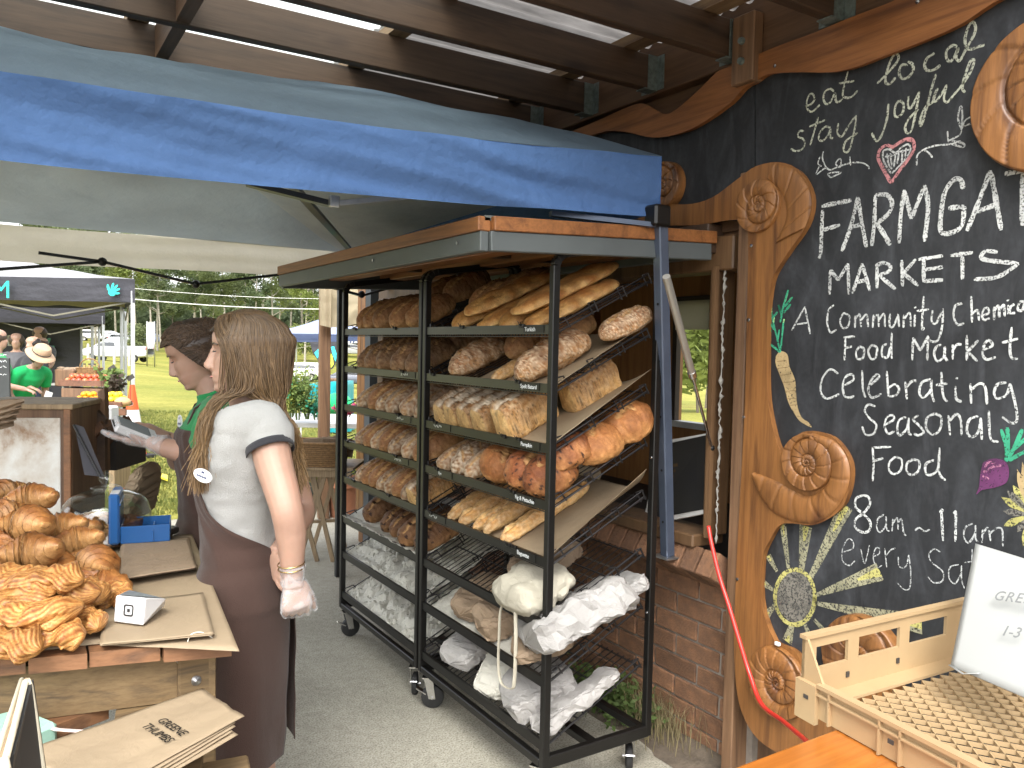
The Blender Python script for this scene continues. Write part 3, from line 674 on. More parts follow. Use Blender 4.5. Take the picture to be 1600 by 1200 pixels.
def vf(u,v):
    x=G['xl']+(G['xr']-G['xl'])*u; t,b=vtop(x); z=b+(t-b)*v; e=math.sin(PI*v)
    y=fy(x)-.012*e*math.sin(9*u+1.)-.026*mn.noise(Vector((x*.9,z*11+x*1.1,0)))*(1-.3*v)-.011*mn.noise(Vector((x*2.2,z*26+x*3,3)))
    return Vector((x,y,z))
v_=MB(); v_.grid(vf,160,26); v_.build('front_valance',m_blue,gz,True)
def side(fn,nm,m=m_blue):
    q=MB(); q.grid(fn,60,14); q.build(nm,m,gz,True)
PK=Vector((.30,3.7,2.74))
def eave(x,y):
    k=(x-G['xl'])/(G['xr']-G['xl']); kk=(y-G['y0'])/(G['y1']-G['y0']); zf=vtop(x)[0]; zb=2.235-.02*k; return zf*(1-kk)+zb*kk
side(lambda u,v:Vector((G['xr']-.01*math.sin(PI*v)*mn.noise(Vector((u*6,v,5))),G['y0']+(G['y1']-G['y0'])*u,eave(G['xr'],G['y0']+(G['y1']-G['y0'])*u)-.2*(1-v))),'side_valance')
side(lambda u,v:Vector((G['xl'],G['y0']+.14+(G['y1']-G['y0']-.14)*u,eave(G['xl'],G['y0']+(G['y1']-G['y0'])*u)-.2*(1-v))),'side_valance')
side(lambda u,v:Vector((G['xl']+(G['xr']-G['xl'])*u,G['y1']+.01*mn.noise(Vector((u*8,v*3,8))),eave(G['xl']+(G['xr']-G['xl'])*u,G['y1'])-.2*(1-v)+.012*math.sin(3*PI*u))),'rear_valance',m_under)
def roof(dz,bulge,nm,m,ns=1):
    q=MB()
    for s in range(4):
        def f(u,v,s=s):
            c=[(G['xl'],fy(G['xl'])),(G['xr'],fy(G['xr'])),(G['xr'],G['y1']),(G['xl'],G['y1'])]; a=c[s];b=c[(s+1)%4]
            ex_,ey_=a[0]+(b[0]-a[0])*u,a[1]+(b[1]-a[1])*u; e=Vector((ex_,ey_,eave(ex_,ey_) if s!=0 else vtop(ex_)[0])); k=v**.9
            p=e.lerp(PK,v); sag=math.sin(PI*v)*math.sin(PI*u)
            up=bulge*(math.sin(PI*min(1,v*1.15)) if s==0 else 0)*(.35+.65*math.sin(PI*u)); 
            p.z+= -.05*sag+up*(1 if s==0 else 0)+dz*min(1,v*8,(1-v)*8 if 0 else 1)
            if s==0:
                hum=math.exp(-((ex_+.95)/.6)**2)*.03*math.sin(PI*min(1,v*2.2)) ; p.z+=hum+ .02*mn.noise(Vector((ex_*2.2,v*9,2)))*math.sin(PI*v)
            else: p.z+=.022*mn.noise(Vector((u*7,v*6,s)))*math.sin(PI*v)
            return p
        q.grid(f,60,30)
    return q.build(nm,m,gz,True)
roof(.012,.10,'canopy_top',m_bluetop); roof(-.02,.07,'canopy_lining',m_under)
m_gzs=M('gazebo_steel_black',(.03,.032,.035),.35,.2,9,0,0,metal=.3); m_gzg=M('gazebo_steel_grey',(.10,.125,.18),.3,.25,9,60,.05,.001,metal=.35)
# near right leg resting on the sill
lt=Vector((1.952,2.118,2.085)); lb=pt(1043,868,X=2.195)
lg=MB().bar(lt,lb,.042,.042,up=(1,0,0),ch=.004).build('leg',m_gzg,gz)
MB().box(lb+Vector((0,0,-.003)),(.085,.085,.006)).build('foot_plate',m_steel,lg)
for i in range(5):
    p=lt.lerp(lb,.25+.16*i); 
    MB().lathe([(0,-.001),(.005,-.001),(.005,0)],p+Vector((-.024,-.004,0)),8,'x').build('pin_hole',m_black,lg)
MB().box(lt+Vector((-.01,.0,-.02)),(.075,.065,.075),ch=.008).build('corner_bracket',m_black,gz)
for c in((G['xr']-.04,G['y1']-.06),):
    MB().box((c[0],c[1],1.05),(.038,.038,2.1),ch=.003).build('leg',m_gzs,gz); MB().box((c[0],c[1],2.08),(.07,.07,.07),ch=.006).build('corner_bracket',m_black,gz)
for c in((G['xl']+.05,G['y1']-.06),(G['xl']+.05,G['y0']+.25)):
    MB().box((c[0],c[1],1.05),(.038,.038,2.1),ch=.003).build('leg',m_gzs,gz)
def scis(a,b,n,drop,m,parent=gz):
    # scissor truss: alternating apex up/down bars
    a=Vector(a);b=Vector(b)
    for i in range(n):
        p0=a.lerp(b,i/n);p1=a.lerp(b,(i+1)/n);pm=(p0+p1)/2-Vector((0,0,drop))
        MB().bar(p0,pm,.014,.026).build('truss_bar',m,parent); MB().bar(pm,p1,.014,.026).build('truss_bar',m,parent)
        MB().ell(pm,(.018,.018,.018),8,6).build('truss_joint',m_black,parent,True)
yb=G['y1']-.05
def P5(x,y,yy=yb): return pt(x,y,Y=yy)
for (a,b) in(((-60,425),(160,409)),((160,409),(306,444)),((306,444),(447,428)),((485,440),(565,462)),((565,462),(680,430)),((160,409),(60,395))): MB().bar(P5(*a),P5(*b),.016,.03,up=(0,1,0)).build('truss_bar',m_gzs,gz)
for p in((160,409),(306,444),(565,460)): MB().ell(P5(*p),(.026,)*3,8,6).build('truss_joint',m_black,gz,True)
# ridge pole / diagonal under the lining and near truss joint
for (a,b,m) in(((385,286,2.40),(517,319,2.32),m_gzs),((517,319,2.32),(665,305,2.28),m_steel),((455,288,2.6),(545,388,4.6),m_gzs),((860,334,2.22),(1022,352,2.12),m_gzg)):
    MB().bar(pt(a[0],a[1],Y=a[2]),pt(b[0],b[1],Y=b[2]),.016,.03,up=(0,1,0)).build('truss_bar',m,gz)
MB().box(pt(522,315,Y=2.29),(.03,.02,.035),ch=.003).build('truss_joint',m_steel,gz)
# ---------------- blackboard with carved timber surround ----------------
BX=2.268
def chalkboard():
    m,t,b=_nt('slate_blackboard'); v=coords(t); f=nz(t,coords(t,(1,1.2,.8)),2.2,6,.65,.8); g=nz(t,coords(t,(1,5,1.5)),2.5,5,.65,.8); h=nz(t,v,60,3)
    cc=ramp(t,f,[(.35,(.014,.015,.017)),(.55,(.022,.024,.027)),(.75,(.05,.053,.06))]); cc=mix(t,cc,ramp(t,g,[(.45,(0,0,0)),(.75,(.035,.037,.042))]),.8,'ADD'); cc=mix(t,cc,ramp(t,h,[(.3,(.85,.85,.85)),(.7,(1.1,1.1,1.1))]),1,'MULTIPLY')
    lk(t,cc,b.inputs['Base Color']); b.inputs['Roughness'].default_value=.62; b.inputs['Specular IOR Level'].default_value=.35; return m
m_board=chalkboard()
bb=thing('market_blackboard','huge hand-chalked market blackboard in a carved orange timber surround','blackboard',(BX,1.2,.2))
def W(x,y,X=BX): return pt(x,y,X=X)
left=[(905,216),(960,206),(1010,212),(1068,204),(1110,180),(1150,140),(1178,112)]
pb=[(1178,280),(1140,300),(1100,335),(1041,340),(880,335),(880,222)]
# panel left of the seam (above the window) and the big panel
A=[W(*p) for p in left]+[W(1179,112),W(1179,345),W(1041,340),W(880,335),W(880,222)]
MB().prism(A,(.03,0,0)).build('board_panel',m_board,bb)
Bp=[W(1180.5,108),W(1181,1120),W(1200,1155),W(1290,1185)]+[Vector((BX,0.4,.18)),Vector((BX,-1.6,.18)),Vector((BX,-1.6,2.66)),Vector((BX,1.05,2.66)),W(1500,20),W(1380,60),W(1250,90)]
MB().prism(Bp,(.03,0,0)).build('board_panel',m_board,bb)
def framepoly(pts,name,m,thick=.03,X0=BX-.03,rs=.006):
    P=[pt(x,y,X=X0) for x,y in pts]
    P=cr(P+[P[0]],3)[:-1]
    q=MB(); n=len(P); c=sum(P,Vector())/n
    # bevelled edge: inset ring in front
    nr=[]
    for i in range(n):
        t=(P[(i+1)%n]-P[i-1]); nn=Vector((0,t.z,-t.y)); nn=nn.normalized() if nn.length>1e-9 else Vector((0,0,0)); nr.append(nn)
    area=sum(P[i].y*P[(i+1)%n].z-P[(i+1)%n].y*P[i].z for i in range(n)); sg=-1 if area>0 else 1
    F=[P[i]+nr[i]*(-rs*sg*-1)*-1 for i in range(n)]
    B=[p+Vector((thick,0,0)) for p in P]; Mi=[p+Vector((rs,0,0)) for p in P]
    vs=F+Mi+B; fs=[tuple(range(n))]
    for i in range(n):
        j=(i+1)%n; fs.append((i,j,j+n,i+n)); fs.append((i+n,j+n,j+2*n,i+2*n))
    q.add(vs,fs); return q.build(name,m,bb,smooth=30)
top=[(860,224),(888,210),(935,190),(975,172),(1000,164),(1016,169),(1033,179),(1044,180),(1060,171),(1092,143),(1119,116),(1135,108),(1160,98),(1209,77),(1270,55),(1314,36),(1380,11),(1420,-6),(1500,-40),(1620,-90),(1660,-60),(1553,0),(1498,36),(1440,62),(1380,85),(1336,102),(1297,110),(1251,110),(1201,113),(1179,126),(1160,137),(1140,159),(1100,188),(1068,204),(1033,212),(1009,211),(980,204),(948,203),(908,215),(875,228)]
framepoly(top,'top_rail',m_orange_y)
vert=[(1000,352),(1041,350),(1095,349),(1127,343),(1158,341),(1166,352),(1171,372),(1169,500),(1165,650),(1157,800),(1152,900),(1149,1000),(1152,1070),(1160,1110),(1178,1145),(1205,1168),(1240,1182),(1290,1188),(1335,1172),(1325,1145),(1300,1120),(1275,1098),(1255,1060),(1243,1022),(1213,1007),(1206,998),(1195,972),(1187,939),(1187,900),(1190,867),(1201,842),(1217,818),(1240,815),(1262,818),(1284,813),(1311,794),(1324,765),(1327,732),(1318,706),(1297,683),(1270,676),(1249,681),(1234,702),(1229,726),(1212,694),(1201,650),(1196,609),(1196,540),(1197,487),(1204,438),(1217,412),(1233,388),(1257,353),(1266,321),(1262,293),(1244,266),(1215,256),(1182,262),(1161,276),(1140,292),(1113,311),(1081,321),(1041,322),(1000,326)]
framepoly(vert,'carved_surround',m_orange)
def scroll(cx,cy,Rr,a0,b,hand,N,nm='scroll',X0=BX-.031,amp=.016,gd=.006,curv=1.5,ysc=1.):
    c=pt(cx,cy,X=X0); q=MB()
    def f(u,v):
        th_=2*PI*u; r=Rr*(v**.8) if v>0 else .0001
        t_=hand*(th_-a0); k=((math.log(max(Rr/r,1e-6))/b)-t_)/(2*PI); fr=k%1
        edge=min(fr,1-fr); hh=amp*(.35+.65*(math.sin(PI*fr)**.6))*(.55+.45*min(1,v*1.6))
        if edge<.05: hh-=gd*(1-edge/.05)
        rg=(N*t_/(2*PI)*1.0+curv*fr)%1; rg=min(rg,1-rg)
        if rg<.10 and v>.12: hh-=gd*.75*(1-rg/.10)*(.3+.7*math.sin(PI*fr))
        hh+=.0025*((N*t_/(2*PI)+curv*fr)%1)
        if v>.97: hh=max(hh*(1-(v-.97)/.03),.0)
        return c+Vector((-hh,math.cos(th_)*r*ysc,math.sin(th_)*r))
    q.grid(f,150,60,cu=True); q.lathe([(Rr*ysc if ysc==1 else Rr,0),(Rr,.03)],c,40,'x') if ysc==1 else None
    return q.build(nm,m_orange,bb,True)
scroll(1186,322,.093,2.2,.16,1,11,curv=1.2)
scroll(1262,722,.095,2.6,.17,-1,13,curv=.6,X0=BX-.033)
scroll(1216,1066,.122,1.2,.17,1,16,curv=.8,X0=BX-.034,amp=.02)
scroll(1345,1030,.135,1.2,.17,1,14,curv=.8)
scroll(1648,140,.205,2.8,.2,-1,12,curv=1.6,amp=.016,gd=.007)
scroll(1037,290,.095,.5,.18,1,10,curv=1.2,X0=BX-.028)
# raised limb of the nautilus: crescent with growth lines
def limb(pts_o,pts_i,X0,amp,N,nm='scroll_limb'):
    O=cr([pt(x,y,X=X0) for x,y in pts_o],8); I=cr([pt(x,y,X=X0) for x,y in pts_i],8); n=min(len(O),len(I))
    def f(u,v):
        i=u*(n-1);k=min(int(i),n-2);q=i-k; a=O[k].lerp(O[k+1],q);b=I[k].lerp(I[k+1],q); p=a.lerp(b,v)
        h=amp*math.sin(PI*min(1,max(0,v)))**.45; g=(u*N+.5*v)%1; g=min(g,1-g)
        if g<.07:h-=.005*(1-g/.07)
        return p+Vector((-max(0,h)-.001,0,0))
    MB().grid(f,120,14).build(nm,m_orange,bb,True)
limb([(1176,742),(1190,778),(1215,805),(1262,818),(1300,802),(1325,762),(1326,722),(1305,690),(1270,676)],[(1180,738),(1215,752),(1237,765),(1265,775),(1288,762),(1298,742),(1298,718),(1288,700),(1268,690)],BX-.031,.013,9)
limb([(1258,356),(1268,322),(1262,292),(1240,264),(1212,255)],[(1212,380),(1228,345),(1228,318),(1220,300),(1200,280)],BX-.031,.008,4)
for (x,y) in((1166,117),(1178,104),(1211,103),(1434,3),(1174,384),(1162,652),(1152,905),(1170,500)): 
    c=pt(x,y,X=BX-.031); MB().lathe([(0,-.003),(.006,-.002),(.0065,0)],c,10,'x').build('screw',m_chrome,bb)
# ---- chalk marks ----
def chalkmat(name,c,cov=.5,ns=140,stretch=(1,1,1)):
    m,t,b=_nt(name); v=coords(t,stretch); f=nz(t,v,ns,3,.7); r=ramp(t,f,[(cov-.08,(0,0,0)),(cov+.05,(1,1,1))]); f2=nz(t,v,12,3); 
    b.inputs['Base Color'].default_value=(*c,1); b.inputs['Roughness'].default_value=1; b.inputs['Specular IOR Level'].default_value=0
    mu=mix(t,r,ramp(t,f2,[(.3,(.55,)*3),(.6,(1,)*3)]),1,'MULTIPLY'); lk(t,mu,b.inputs['Alpha']); return m
ck_w=chalkmat('white_chalk',(.58,.60,.59),.455,170); ck_c=chalkmat('cream_chalk',(.52,.54,.44),.45,170); ck_t=chalkmat('thin_white_chalk',(.50,.52,.52),.47,170)
ck_g=chalkmat('green_chalk',(.06,.36,.21),.40); ck_g2=chalkmat('light_green_chalk',(.33,.62,.28),.42); ck_p=chalkmat('purple_chalk',(.13,.045,.115),.36); ck_y=chalkmat('yellow_chalk',(.50,.47,.17),.45); ck_ty=chalkmat('tan_chalk',(.45,.34,.18),.38); ck_pk=chalkmat('pink_chalk',(.60,.27,.28),.43); ck_gr=chalkmat('lilac_grey_chalk',(.20,.19,.165),.46); ck_gh=chalkmat('ghost_chalk',(.11,.12,.13),.45); ck_pt=chalkmat('pale_petal_chalk',(.32,.31,.21),.455)
CA=(1160,0,3.636);CB=(1160,240,3.636);CC=(1160,540,3.636);CD=(1120,840,3.3333)
lay=[0]
def strokes(s,C,w,m,name,X=BX,jit=.35,taper=None):
    q=MB(); r=random.Random(len(s)); lay[0]+=1; xo=X-.0012-.00003*lay[0]; ji=0
    for st in s.split(';'):
        P=[tuple(float(a) for a in p.split(',')) for p in st.split()]
        if len(P)<2: continue
        ji+=1; xx=xo-.000012*ji
        W3=[pt(C[0]+x/C[2],C[1]+y/C[2],X=xx) for x,y in P]; W3=cr(W3,7); n=len(W3); vs=[];fs=[]
        for i,p in enumerate(W3):
            t=W3[min(i+1,n-1)]-W3[max(i-1,0)]; nn=Vector((0,-t.z,t.y)); nn=nn.normalized() if nn.length>1e-9 else Vector((0,1,0))
            ww=w*.76*(1+jit*mn.noise(Vector((p.y*45,p.z*45,ji))))
            if taper: ww=w*(taper[0]+(taper[1]-taper[0])*i/(n-1))
            elif i in(0,n-1): ww*=.6
            vs+=[p-nn*ww/2,p+nn*ww/2]
            if i: fs.append((2*i-2,2*i-1,2*i+1,2*i))
        q.add(vs,fs)
    if q.v: return q.build(name,m,bb)
def blob(s,C,m,name):
    lay[0]+=1; P=[tuple(float(a) for a in p.split(',')) for p in s.split()]; W3=[pt(C[0]+x/C[2],C[1]+y/C[2],X=BX-.0012-.00003*lay[0]) for x,y in P]; W3=cr(W3+[W3[0]],4)[:-1]
    MB().add(W3,[tuple(range(len(W3)))]).build(name,m,bb)
T=strokes
T("355,600 385,595 410,565 400,535 380,540 365,580 370,620 395,635 425,610 440,595;520,520 500,505 470,520 460,560 475,590 500,580 525,530 530,570 545,580 570,560;600,405 580,480 570,540 590,555 620,550 655,515;545,475 635,460",CA,.0085,ck_c,'lettering')
T("765,475 820,420 880,350 885,315 865,310 840,350 815,430 815,470 840,475 870,440;940,370 905,370 890,410 905,445 940,440 970,400 965,365 940,350;1090,300 1080,310 1050,330 1035,370 1050,400 1090,395 1125,370;1220,265 1190,260 1160,290 1160,330 1180,350 1205,320 1225,275 1215,330 1235,350;1235,350 1270,280 1310,210 1325,160 1310,125 1285,150 1265,220 1275,270 1300,280 1340,265 1375,255",CA,.0105,ck_c,'lettering')
T("350,745 325,745 315,775 345,790 355,820 335,850 300,858 275,845;430,665 410,740 385,825;380,720 475,680;500,725 470,720 440,755 435,790 455,800 485,770 500,735 500,780 515,785;545,700 540,755 565,775 600,720 640,660;645,655 640,720 615,830 595,865 575,850 590,800 655,755",CA,.0085,ck_c,'lettering')
T("830,590 820,680 790,770 760,800 735,755;890,570 870,600 865,650 880,665 910,640 915,590 890,570;945,545 940,600 960,610 1005,520;1005,520 985,640 960,740 935,755 925,720 950,670 1000,620;1100,420 1070,520 1040,640 1015,715 1010,680 1040,610 1080,580 1095,545;1110,500 1085,560 1100,575 1140,520 1160,485;1160,480 1145,560 1165,580 1200,540;1200,540 1250,480 1300,400 1315,345 1295,350 1265,430 1250,500 1265,525",CA,.0095,ck_c,'lettering')
T("460,860 455,900 475,950 495,965;440,935 420,990 470,955 500,965 550,945 620,925 680,925 715,945 720,960;550,900 530,930 555,950 560,910 550,900;610,890 615,940;500,1010 490,985 560,980 500,1010;440,890 430,930 450,945",CA,.006,ck_w,'flourish')
T("990,940 995,880 1040,845 1110,825 1180,820 1240,800;1030,850 1060,870 1080,895;1165,745 1170,810;1170,800 1230,770 1245,740;1245,740 1225,670 1240,605 1250,650 1245,740;1245,735 1270,680 1325,660 1320,690 1250,720;1180,815 1250,835 1255,815 1190,800",CA,.0065,ck_w,'flourish')
T("845,1040 800,960 772,900 782,850 820,825 852,835 885,815 930,792 968,800 975,845 945,900 895,965 845,1040",CA,.014,ck_pk,'heart_outline')
T("845,985 805,920 800,862 835,848 868,868 900,840 940,820 955,850 920,910 850,985;820,870 830,930 850,960;840,870 850,940;870,880 860,950;890,860 880,930;910,850 905,920;930,840 925,890;810,890 860,880 900,860 950,850",CA,.0075,ck_w,'heart_fill')
T("455,320 450,440 445,560 435,595;450,300 540,280 620,265;455,435 555,405;565,555 620,400 655,245;655,245 680,400 705,535;610,420 685,400;755,235 750,380 735,525;755,235 820,235 850,280 830,340 760,400;765,400 800,450 840,520;890,510 900,350 920,205;920,205 960,370;960,370 1035,180;1035,180 1055,300 1035,500;1255,200 1240,150 1200,150 1150,220 1130,330 1125,430 1150,455 1210,440 1250,400 1260,300;1170,310 1260,300;1275,440 1340,280 1410,95;1410,95 1440,260 1470,435;1330,330 1440,290;1490,115 1600,95 1700,80;1592,110 1590,410;1760,70 1765,400;1760,70 1880,50;1765,230 1860,215;1765,400 1890,380",CB,.0175,ck_w,'lettering')
T("495,800 500,660;500,660 545,720;545,720 600,625;600,625 605,800;625,795 680,625;680,625 725,780;650,730 715,715;765,640 765,765;755,640 800,620 840,640 830,670 775,690;775,690 870,770;905,605 910,755;985,600 915,680;915,680 1000,750;1030,590 1030,730;1030,725 1140,718;1000,602 1140,580;1030,660 1140,645;1180,580 1310,562;1250,575 1250,715;1450,560 1380,555 1370,600 1570,625;1570,625 1450,700 1315,715",CB,.0145,ck_w,'lettering')
T("280,1005 355,870;355,870 385,1025;310,970 375,960;520,860 490,890 482,960 500,1015 535,1000;570,910 555,950 570,990 600,980 610,930 585,908 570,910;640,990 640,920;640,940 665,915 675,985;675,945 705,915 715,985;740,990 745,915;745,940 770,915 775,985;775,945 805,910 810,985;840,910 835,970 855,985 885,920;885,905 890,985;915,990 918,915;918,940 950,905 958,985;980,910 978,985;980,870 983,878;1030,810 1020,985 1035,990;990,895 1060,885;1080,890 1075,950 1100,965 1130,900;1140,880 1135,980 1110,1060 1070,1065 1050,1035",CB,.0082,ck_w,'lettering')
T("1250,850 1210,865 1200,920 1220,970 1260,965;1300,810 1305,960;1305,910 1335,890 1345,950;1365,920 1400,905 1395,880 1375,880 1360,920 1375,945 1405,935;1430,945 1430,870;1430,895 1455,865 1460,930;1460,890 1485,860 1490,925;1510,860 1512,915;1508,830 1510,838;1545,855 1525,870 1522,905 1550,905;1600,840 1575,845 1565,885 1590,890 1605,850 1610,890;1640,780 1648,885",CB,.0085,ck_w,'lettering')
T("585,1050 580,1175;575,1045 640,1038;580,1105 625,1095;665,1095 645,1130 655,1165 685,1160 690,1110 665,1095;735,1085 715,1120 730,1165 755,1160 765,1105 735,1085;820,1080 795,1100 795,1150 825,1155 840,1100;850,1015 845,1110 850,1165;965,1175 970,1045;970,1045 1010,1120;1010,1120 1055,1040;1055,1040 1050,1175;1130,1085 1100,1100 1090,1145 1110,1180 1145,1150 1150,1095;1150,1095 1150,1150 1165,1180;1195,1170 1195,1085;1195,1115 1220,1085 1245,1085;1275,1030 1275,1175;1340,1060 1280,1125;1280,1125 1335,1180;1370,1115 1420,1090 1400,1060 1375,1085 1365,1140 1390,1170 1440,1155;1530,985 1520,1100 1530,1160 1565,1165;1475,1075 1570,1050",CB,.0092,ck_w,'lettering')
T("545,160 500,135 455,185 445,260 475,300 520,290 550,275;580,225 630,195 625,165 590,175 570,225 580,285 610,295 635,285;680,140 685,250 700,295;720,230 775,180 760,165 730,200 715,250 735,295 790,275;820,145 830,290;830,240 865,220 890,245 875,280 835,290;925,205 935,305;930,240 960,205 990,200;1070,190 1020,210 1005,265 1025,295 1065,260 1075,195;1075,195 1075,270 1090,320;1130,150 1140,280 1165,320;1100,225 1165,215;1210,230 1215,300 1245,320;1218,180 1216,190;1295,215 1300,330;1300,250 1350,215 1380,240 1390,335;1500,210 1450,220 1430,270 1450,300 1500,280 1520,215;1520,215 1550,330 1560,420 1530,440 1475,405",CC,.0092,ck_w,'lettering')
T("755,345 715,335 695,370 720,410 760,450 745,500 700,505 680,460;810,450 860,420 850,395 820,410 808,460 830,500 865,485;930,405 890,425 880,480 895,510 935,470 945,410;945,410 945,490 960,510;1000,395 970,420 1000,450 1030,490 1000,510 975,500;1095,385 1050,410 1045,470 1080,505 1120,480 1130,410 1095,385;1170,395 1180,510;1175,430 1215,390 1240,420 1245,510;1340,400 1290,420 1275,480 1300,520 1340,490 1355,410;1355,410 1360,535;1400,370 1405,500 1420,540 1455,545",CC,.009,ck_w,'lettering')
T("740,580 745,680 740,770;735,580 845,575;745,655 800,640;870,630 835,665 835,710 865,730 900,705 905,650 870,630;970,645 935,670 935,715 965,735 1000,710 1005,660 970,645;1090,650 1045,670 1040,720 1070,735 1110,700 1120,600;1120,580 1115,700 1130,745 1155,765",CC,.0088,ck_w,'lettering')
T("685,850 645,870 645,920 685,955 725,1000 720,1050 680,1060 640,1030 645,985 690,950 725,900 715,860 685,850;1130,935 1140,1110;1122,950 1140,930;1213,940 1210,1115;1200,955 1215,938",CC,.0105,ck_w,'lettering')
T("805,960 770,985 765,1040 785,1060 815,1020 815,970;815,970 820,1040 835,1055;850,1055 855,985;855,1010 880,980 885,1045;885,1005 905,985 915,1060 930,1080;980,1050 1005,1035 1035,1055 1065,1045;1310,1010 1265,1035 1260,1090 1285,1120 1320,1070 1325,1020;1325,1020 1325,1095 1340,1115;1360,1120 1365,1040;1365,1070 1395,1035 1410,1110;1405,1070 1440,1040 1475,1045 1480,1140",CC,.0062,ck_t,'lettering')
T("660,75 710,55 705,15 680,10 655,60 655,120 690,145 720,120;750,60 770,135 795,40;810,100 845,85 845,55 825,60 815,110 835,155 860,145;875,55 885,155;880,95 905,65 930,55;945,100 950,150 985,150 1000,90;1000,90 1010,180 1005,260 975,270 940,235;1165,75 1130,60 1105,90 1120,130 1175,175 1175,225 1130,235 1100,205;1260,140 1215,155 1210,210 1240,240 1270,190 1275,145;1275,145 1275,220 1290,265;1330,60 1325,250;1290,130 1370,120",CD,.0048,ck_t,'lettering')
blob("190,60 215,32 255,50 268,120 300,200 310,330 335,405 375,435 392,465 330,432 298,390 262,325 238,235 205,150 188,100",CC,ck_ty,'parsnip_drawing')
T("195,90 250,85;195,130 262,122;212,170 280,160;230,210 298,205;240,260 305,255;250,300 308,300;268,340 312,335",CC,.003,chalkmat('brown_chalk',(.25,.17,.09),.45),'parsnip_lines')
T("215,1130 195,1040 175,960 160,865;215,1130 225,1040 235,940;180,1000 155,960;225,930 205,860 215,900;215,960 230,880 260,775;240,870 285,815;235,905 275,855;172,930 200,900;160,880 155,920;165,1010 150,1000;215,1130 180,1100 150,1078;200,1060 210,1000",CB,.010,ck_g,'parsnip_leaves')
T("168,900 165,870;240,850 258,790;262,840 280,818;232,960 238,940;176,960 182,930",CB,.008,ck_g2,'parsnip_leaves')
blob("1365,668 1400,647 1450,642 1498,662 1515,715 1502,775 1450,802 1390,815 1358,822 1328,846 1345,800 1350,740",CC,ck_p,'beetroot_drawing')
T("1375,690 1400,665 1440,670;1370,720 1420,690 1470,680;1365,740 1400,760",CC,.009,chalkmat('mauve_chalk',(.45,.20,.30),.5),'beetroot_lines')
T("1500,660 1500,580 1470,475;1500,640 1510,560 1505,465;1507,650 1550,570 1590,475;1515,655 1570,620 1640,590;1505,650 1530,600 1620,520",CC,.013,ck_g,'beetroot_leaves')
for i,(a,b_,m) in enumerate((((1470,860),(1620,950),ck_y),((1480,940),(1620,960),ck_gr),((1480,1025),(1620,970),ck_y),((1535,790),(1625,930),ck_y),((1500,820),(1622,940),ck_gr),((1590,660),(1635,920),ck_ty),((1595,1140),(1635,980),ck_y),((1560,1060),(1628,975),ck_gr),((1560,700),(1630,925),ck_ty))):
    d_=Vector((b_[0]-a[0],b_[1]-a[1])); n_=Vector((-d_.y,d_.x)).normalized()*22; c_=Vector(a)+d_*.4
    blob("%f,%f %f,%f %f,%f %f,%f"%(a[0],a[1],c_.x+n_.x,c_.y+n_.y,b_[0],b_[1],c_.x-n_.x,c_.y-n_.y),CC,m,'sunflower_petal')
P1=(0,0,1)
for (tx,ty,bx_,by_,w0,w1) in((1222,812,1232,888,.03,.013),(1259,822,1252,892,.05,.02),(1322,790,1265,905,.05,.018),(1375,893,1275,930,.055,.012),(1440,975,1277,943,.06,.014),(1290,988,1272,968,.02,.012),(1270,1008,1258,976,.026,.014),(1230,1003,1238,975,.04,.018),(1197,962,1210,946,.03,.014),(1192,910,1208,922,.028,.012),(1200,868,1214,893,.028,.012)):
    T("%f,%f %f,%f %f,%f"%(tx,ty,(tx+bx_)/2,(ty+by_)/2,bx_,by_),P1,w0,ck_pt,'daisy_petal',taper=(1,w1/w0))
    T("%f,%f %f,%f"%(tx,ty,tx+(bx_-tx)*.35,ty+(by_-ty)*.35),P1,w0*.6,ck_y,'daisy_petal_tip',taper=(.9,.2))
lay[0]+=1; c=pt(1242,933,X=BX-.0012-.00003*lay[0]); MB().add([c+Vector((0,.082*math.cos(a*PI/16),.094*math.sin(a*PI/16))) for a in range(32)],[tuple(range(32))]).build('daisy_centre',ck_gr,bb)
T(' '.join('%f,%f'%(1242+31*math.cos(a*PI/12),933+43*math.sin(a*PI/12)) for a in range(26)),P1,.02,ck_y,'daisy_ring')
# white chalk stub
MB().box(pt(1215,1006,X=BX-.04),(.012,.02,.012),ch=.002).build('chalk_stick',ck_w if 0 else M('chalk_stick',(.8,.8,.78),.9),label='small white chalk stub wedged on the carved frame edge',cat='chalk')
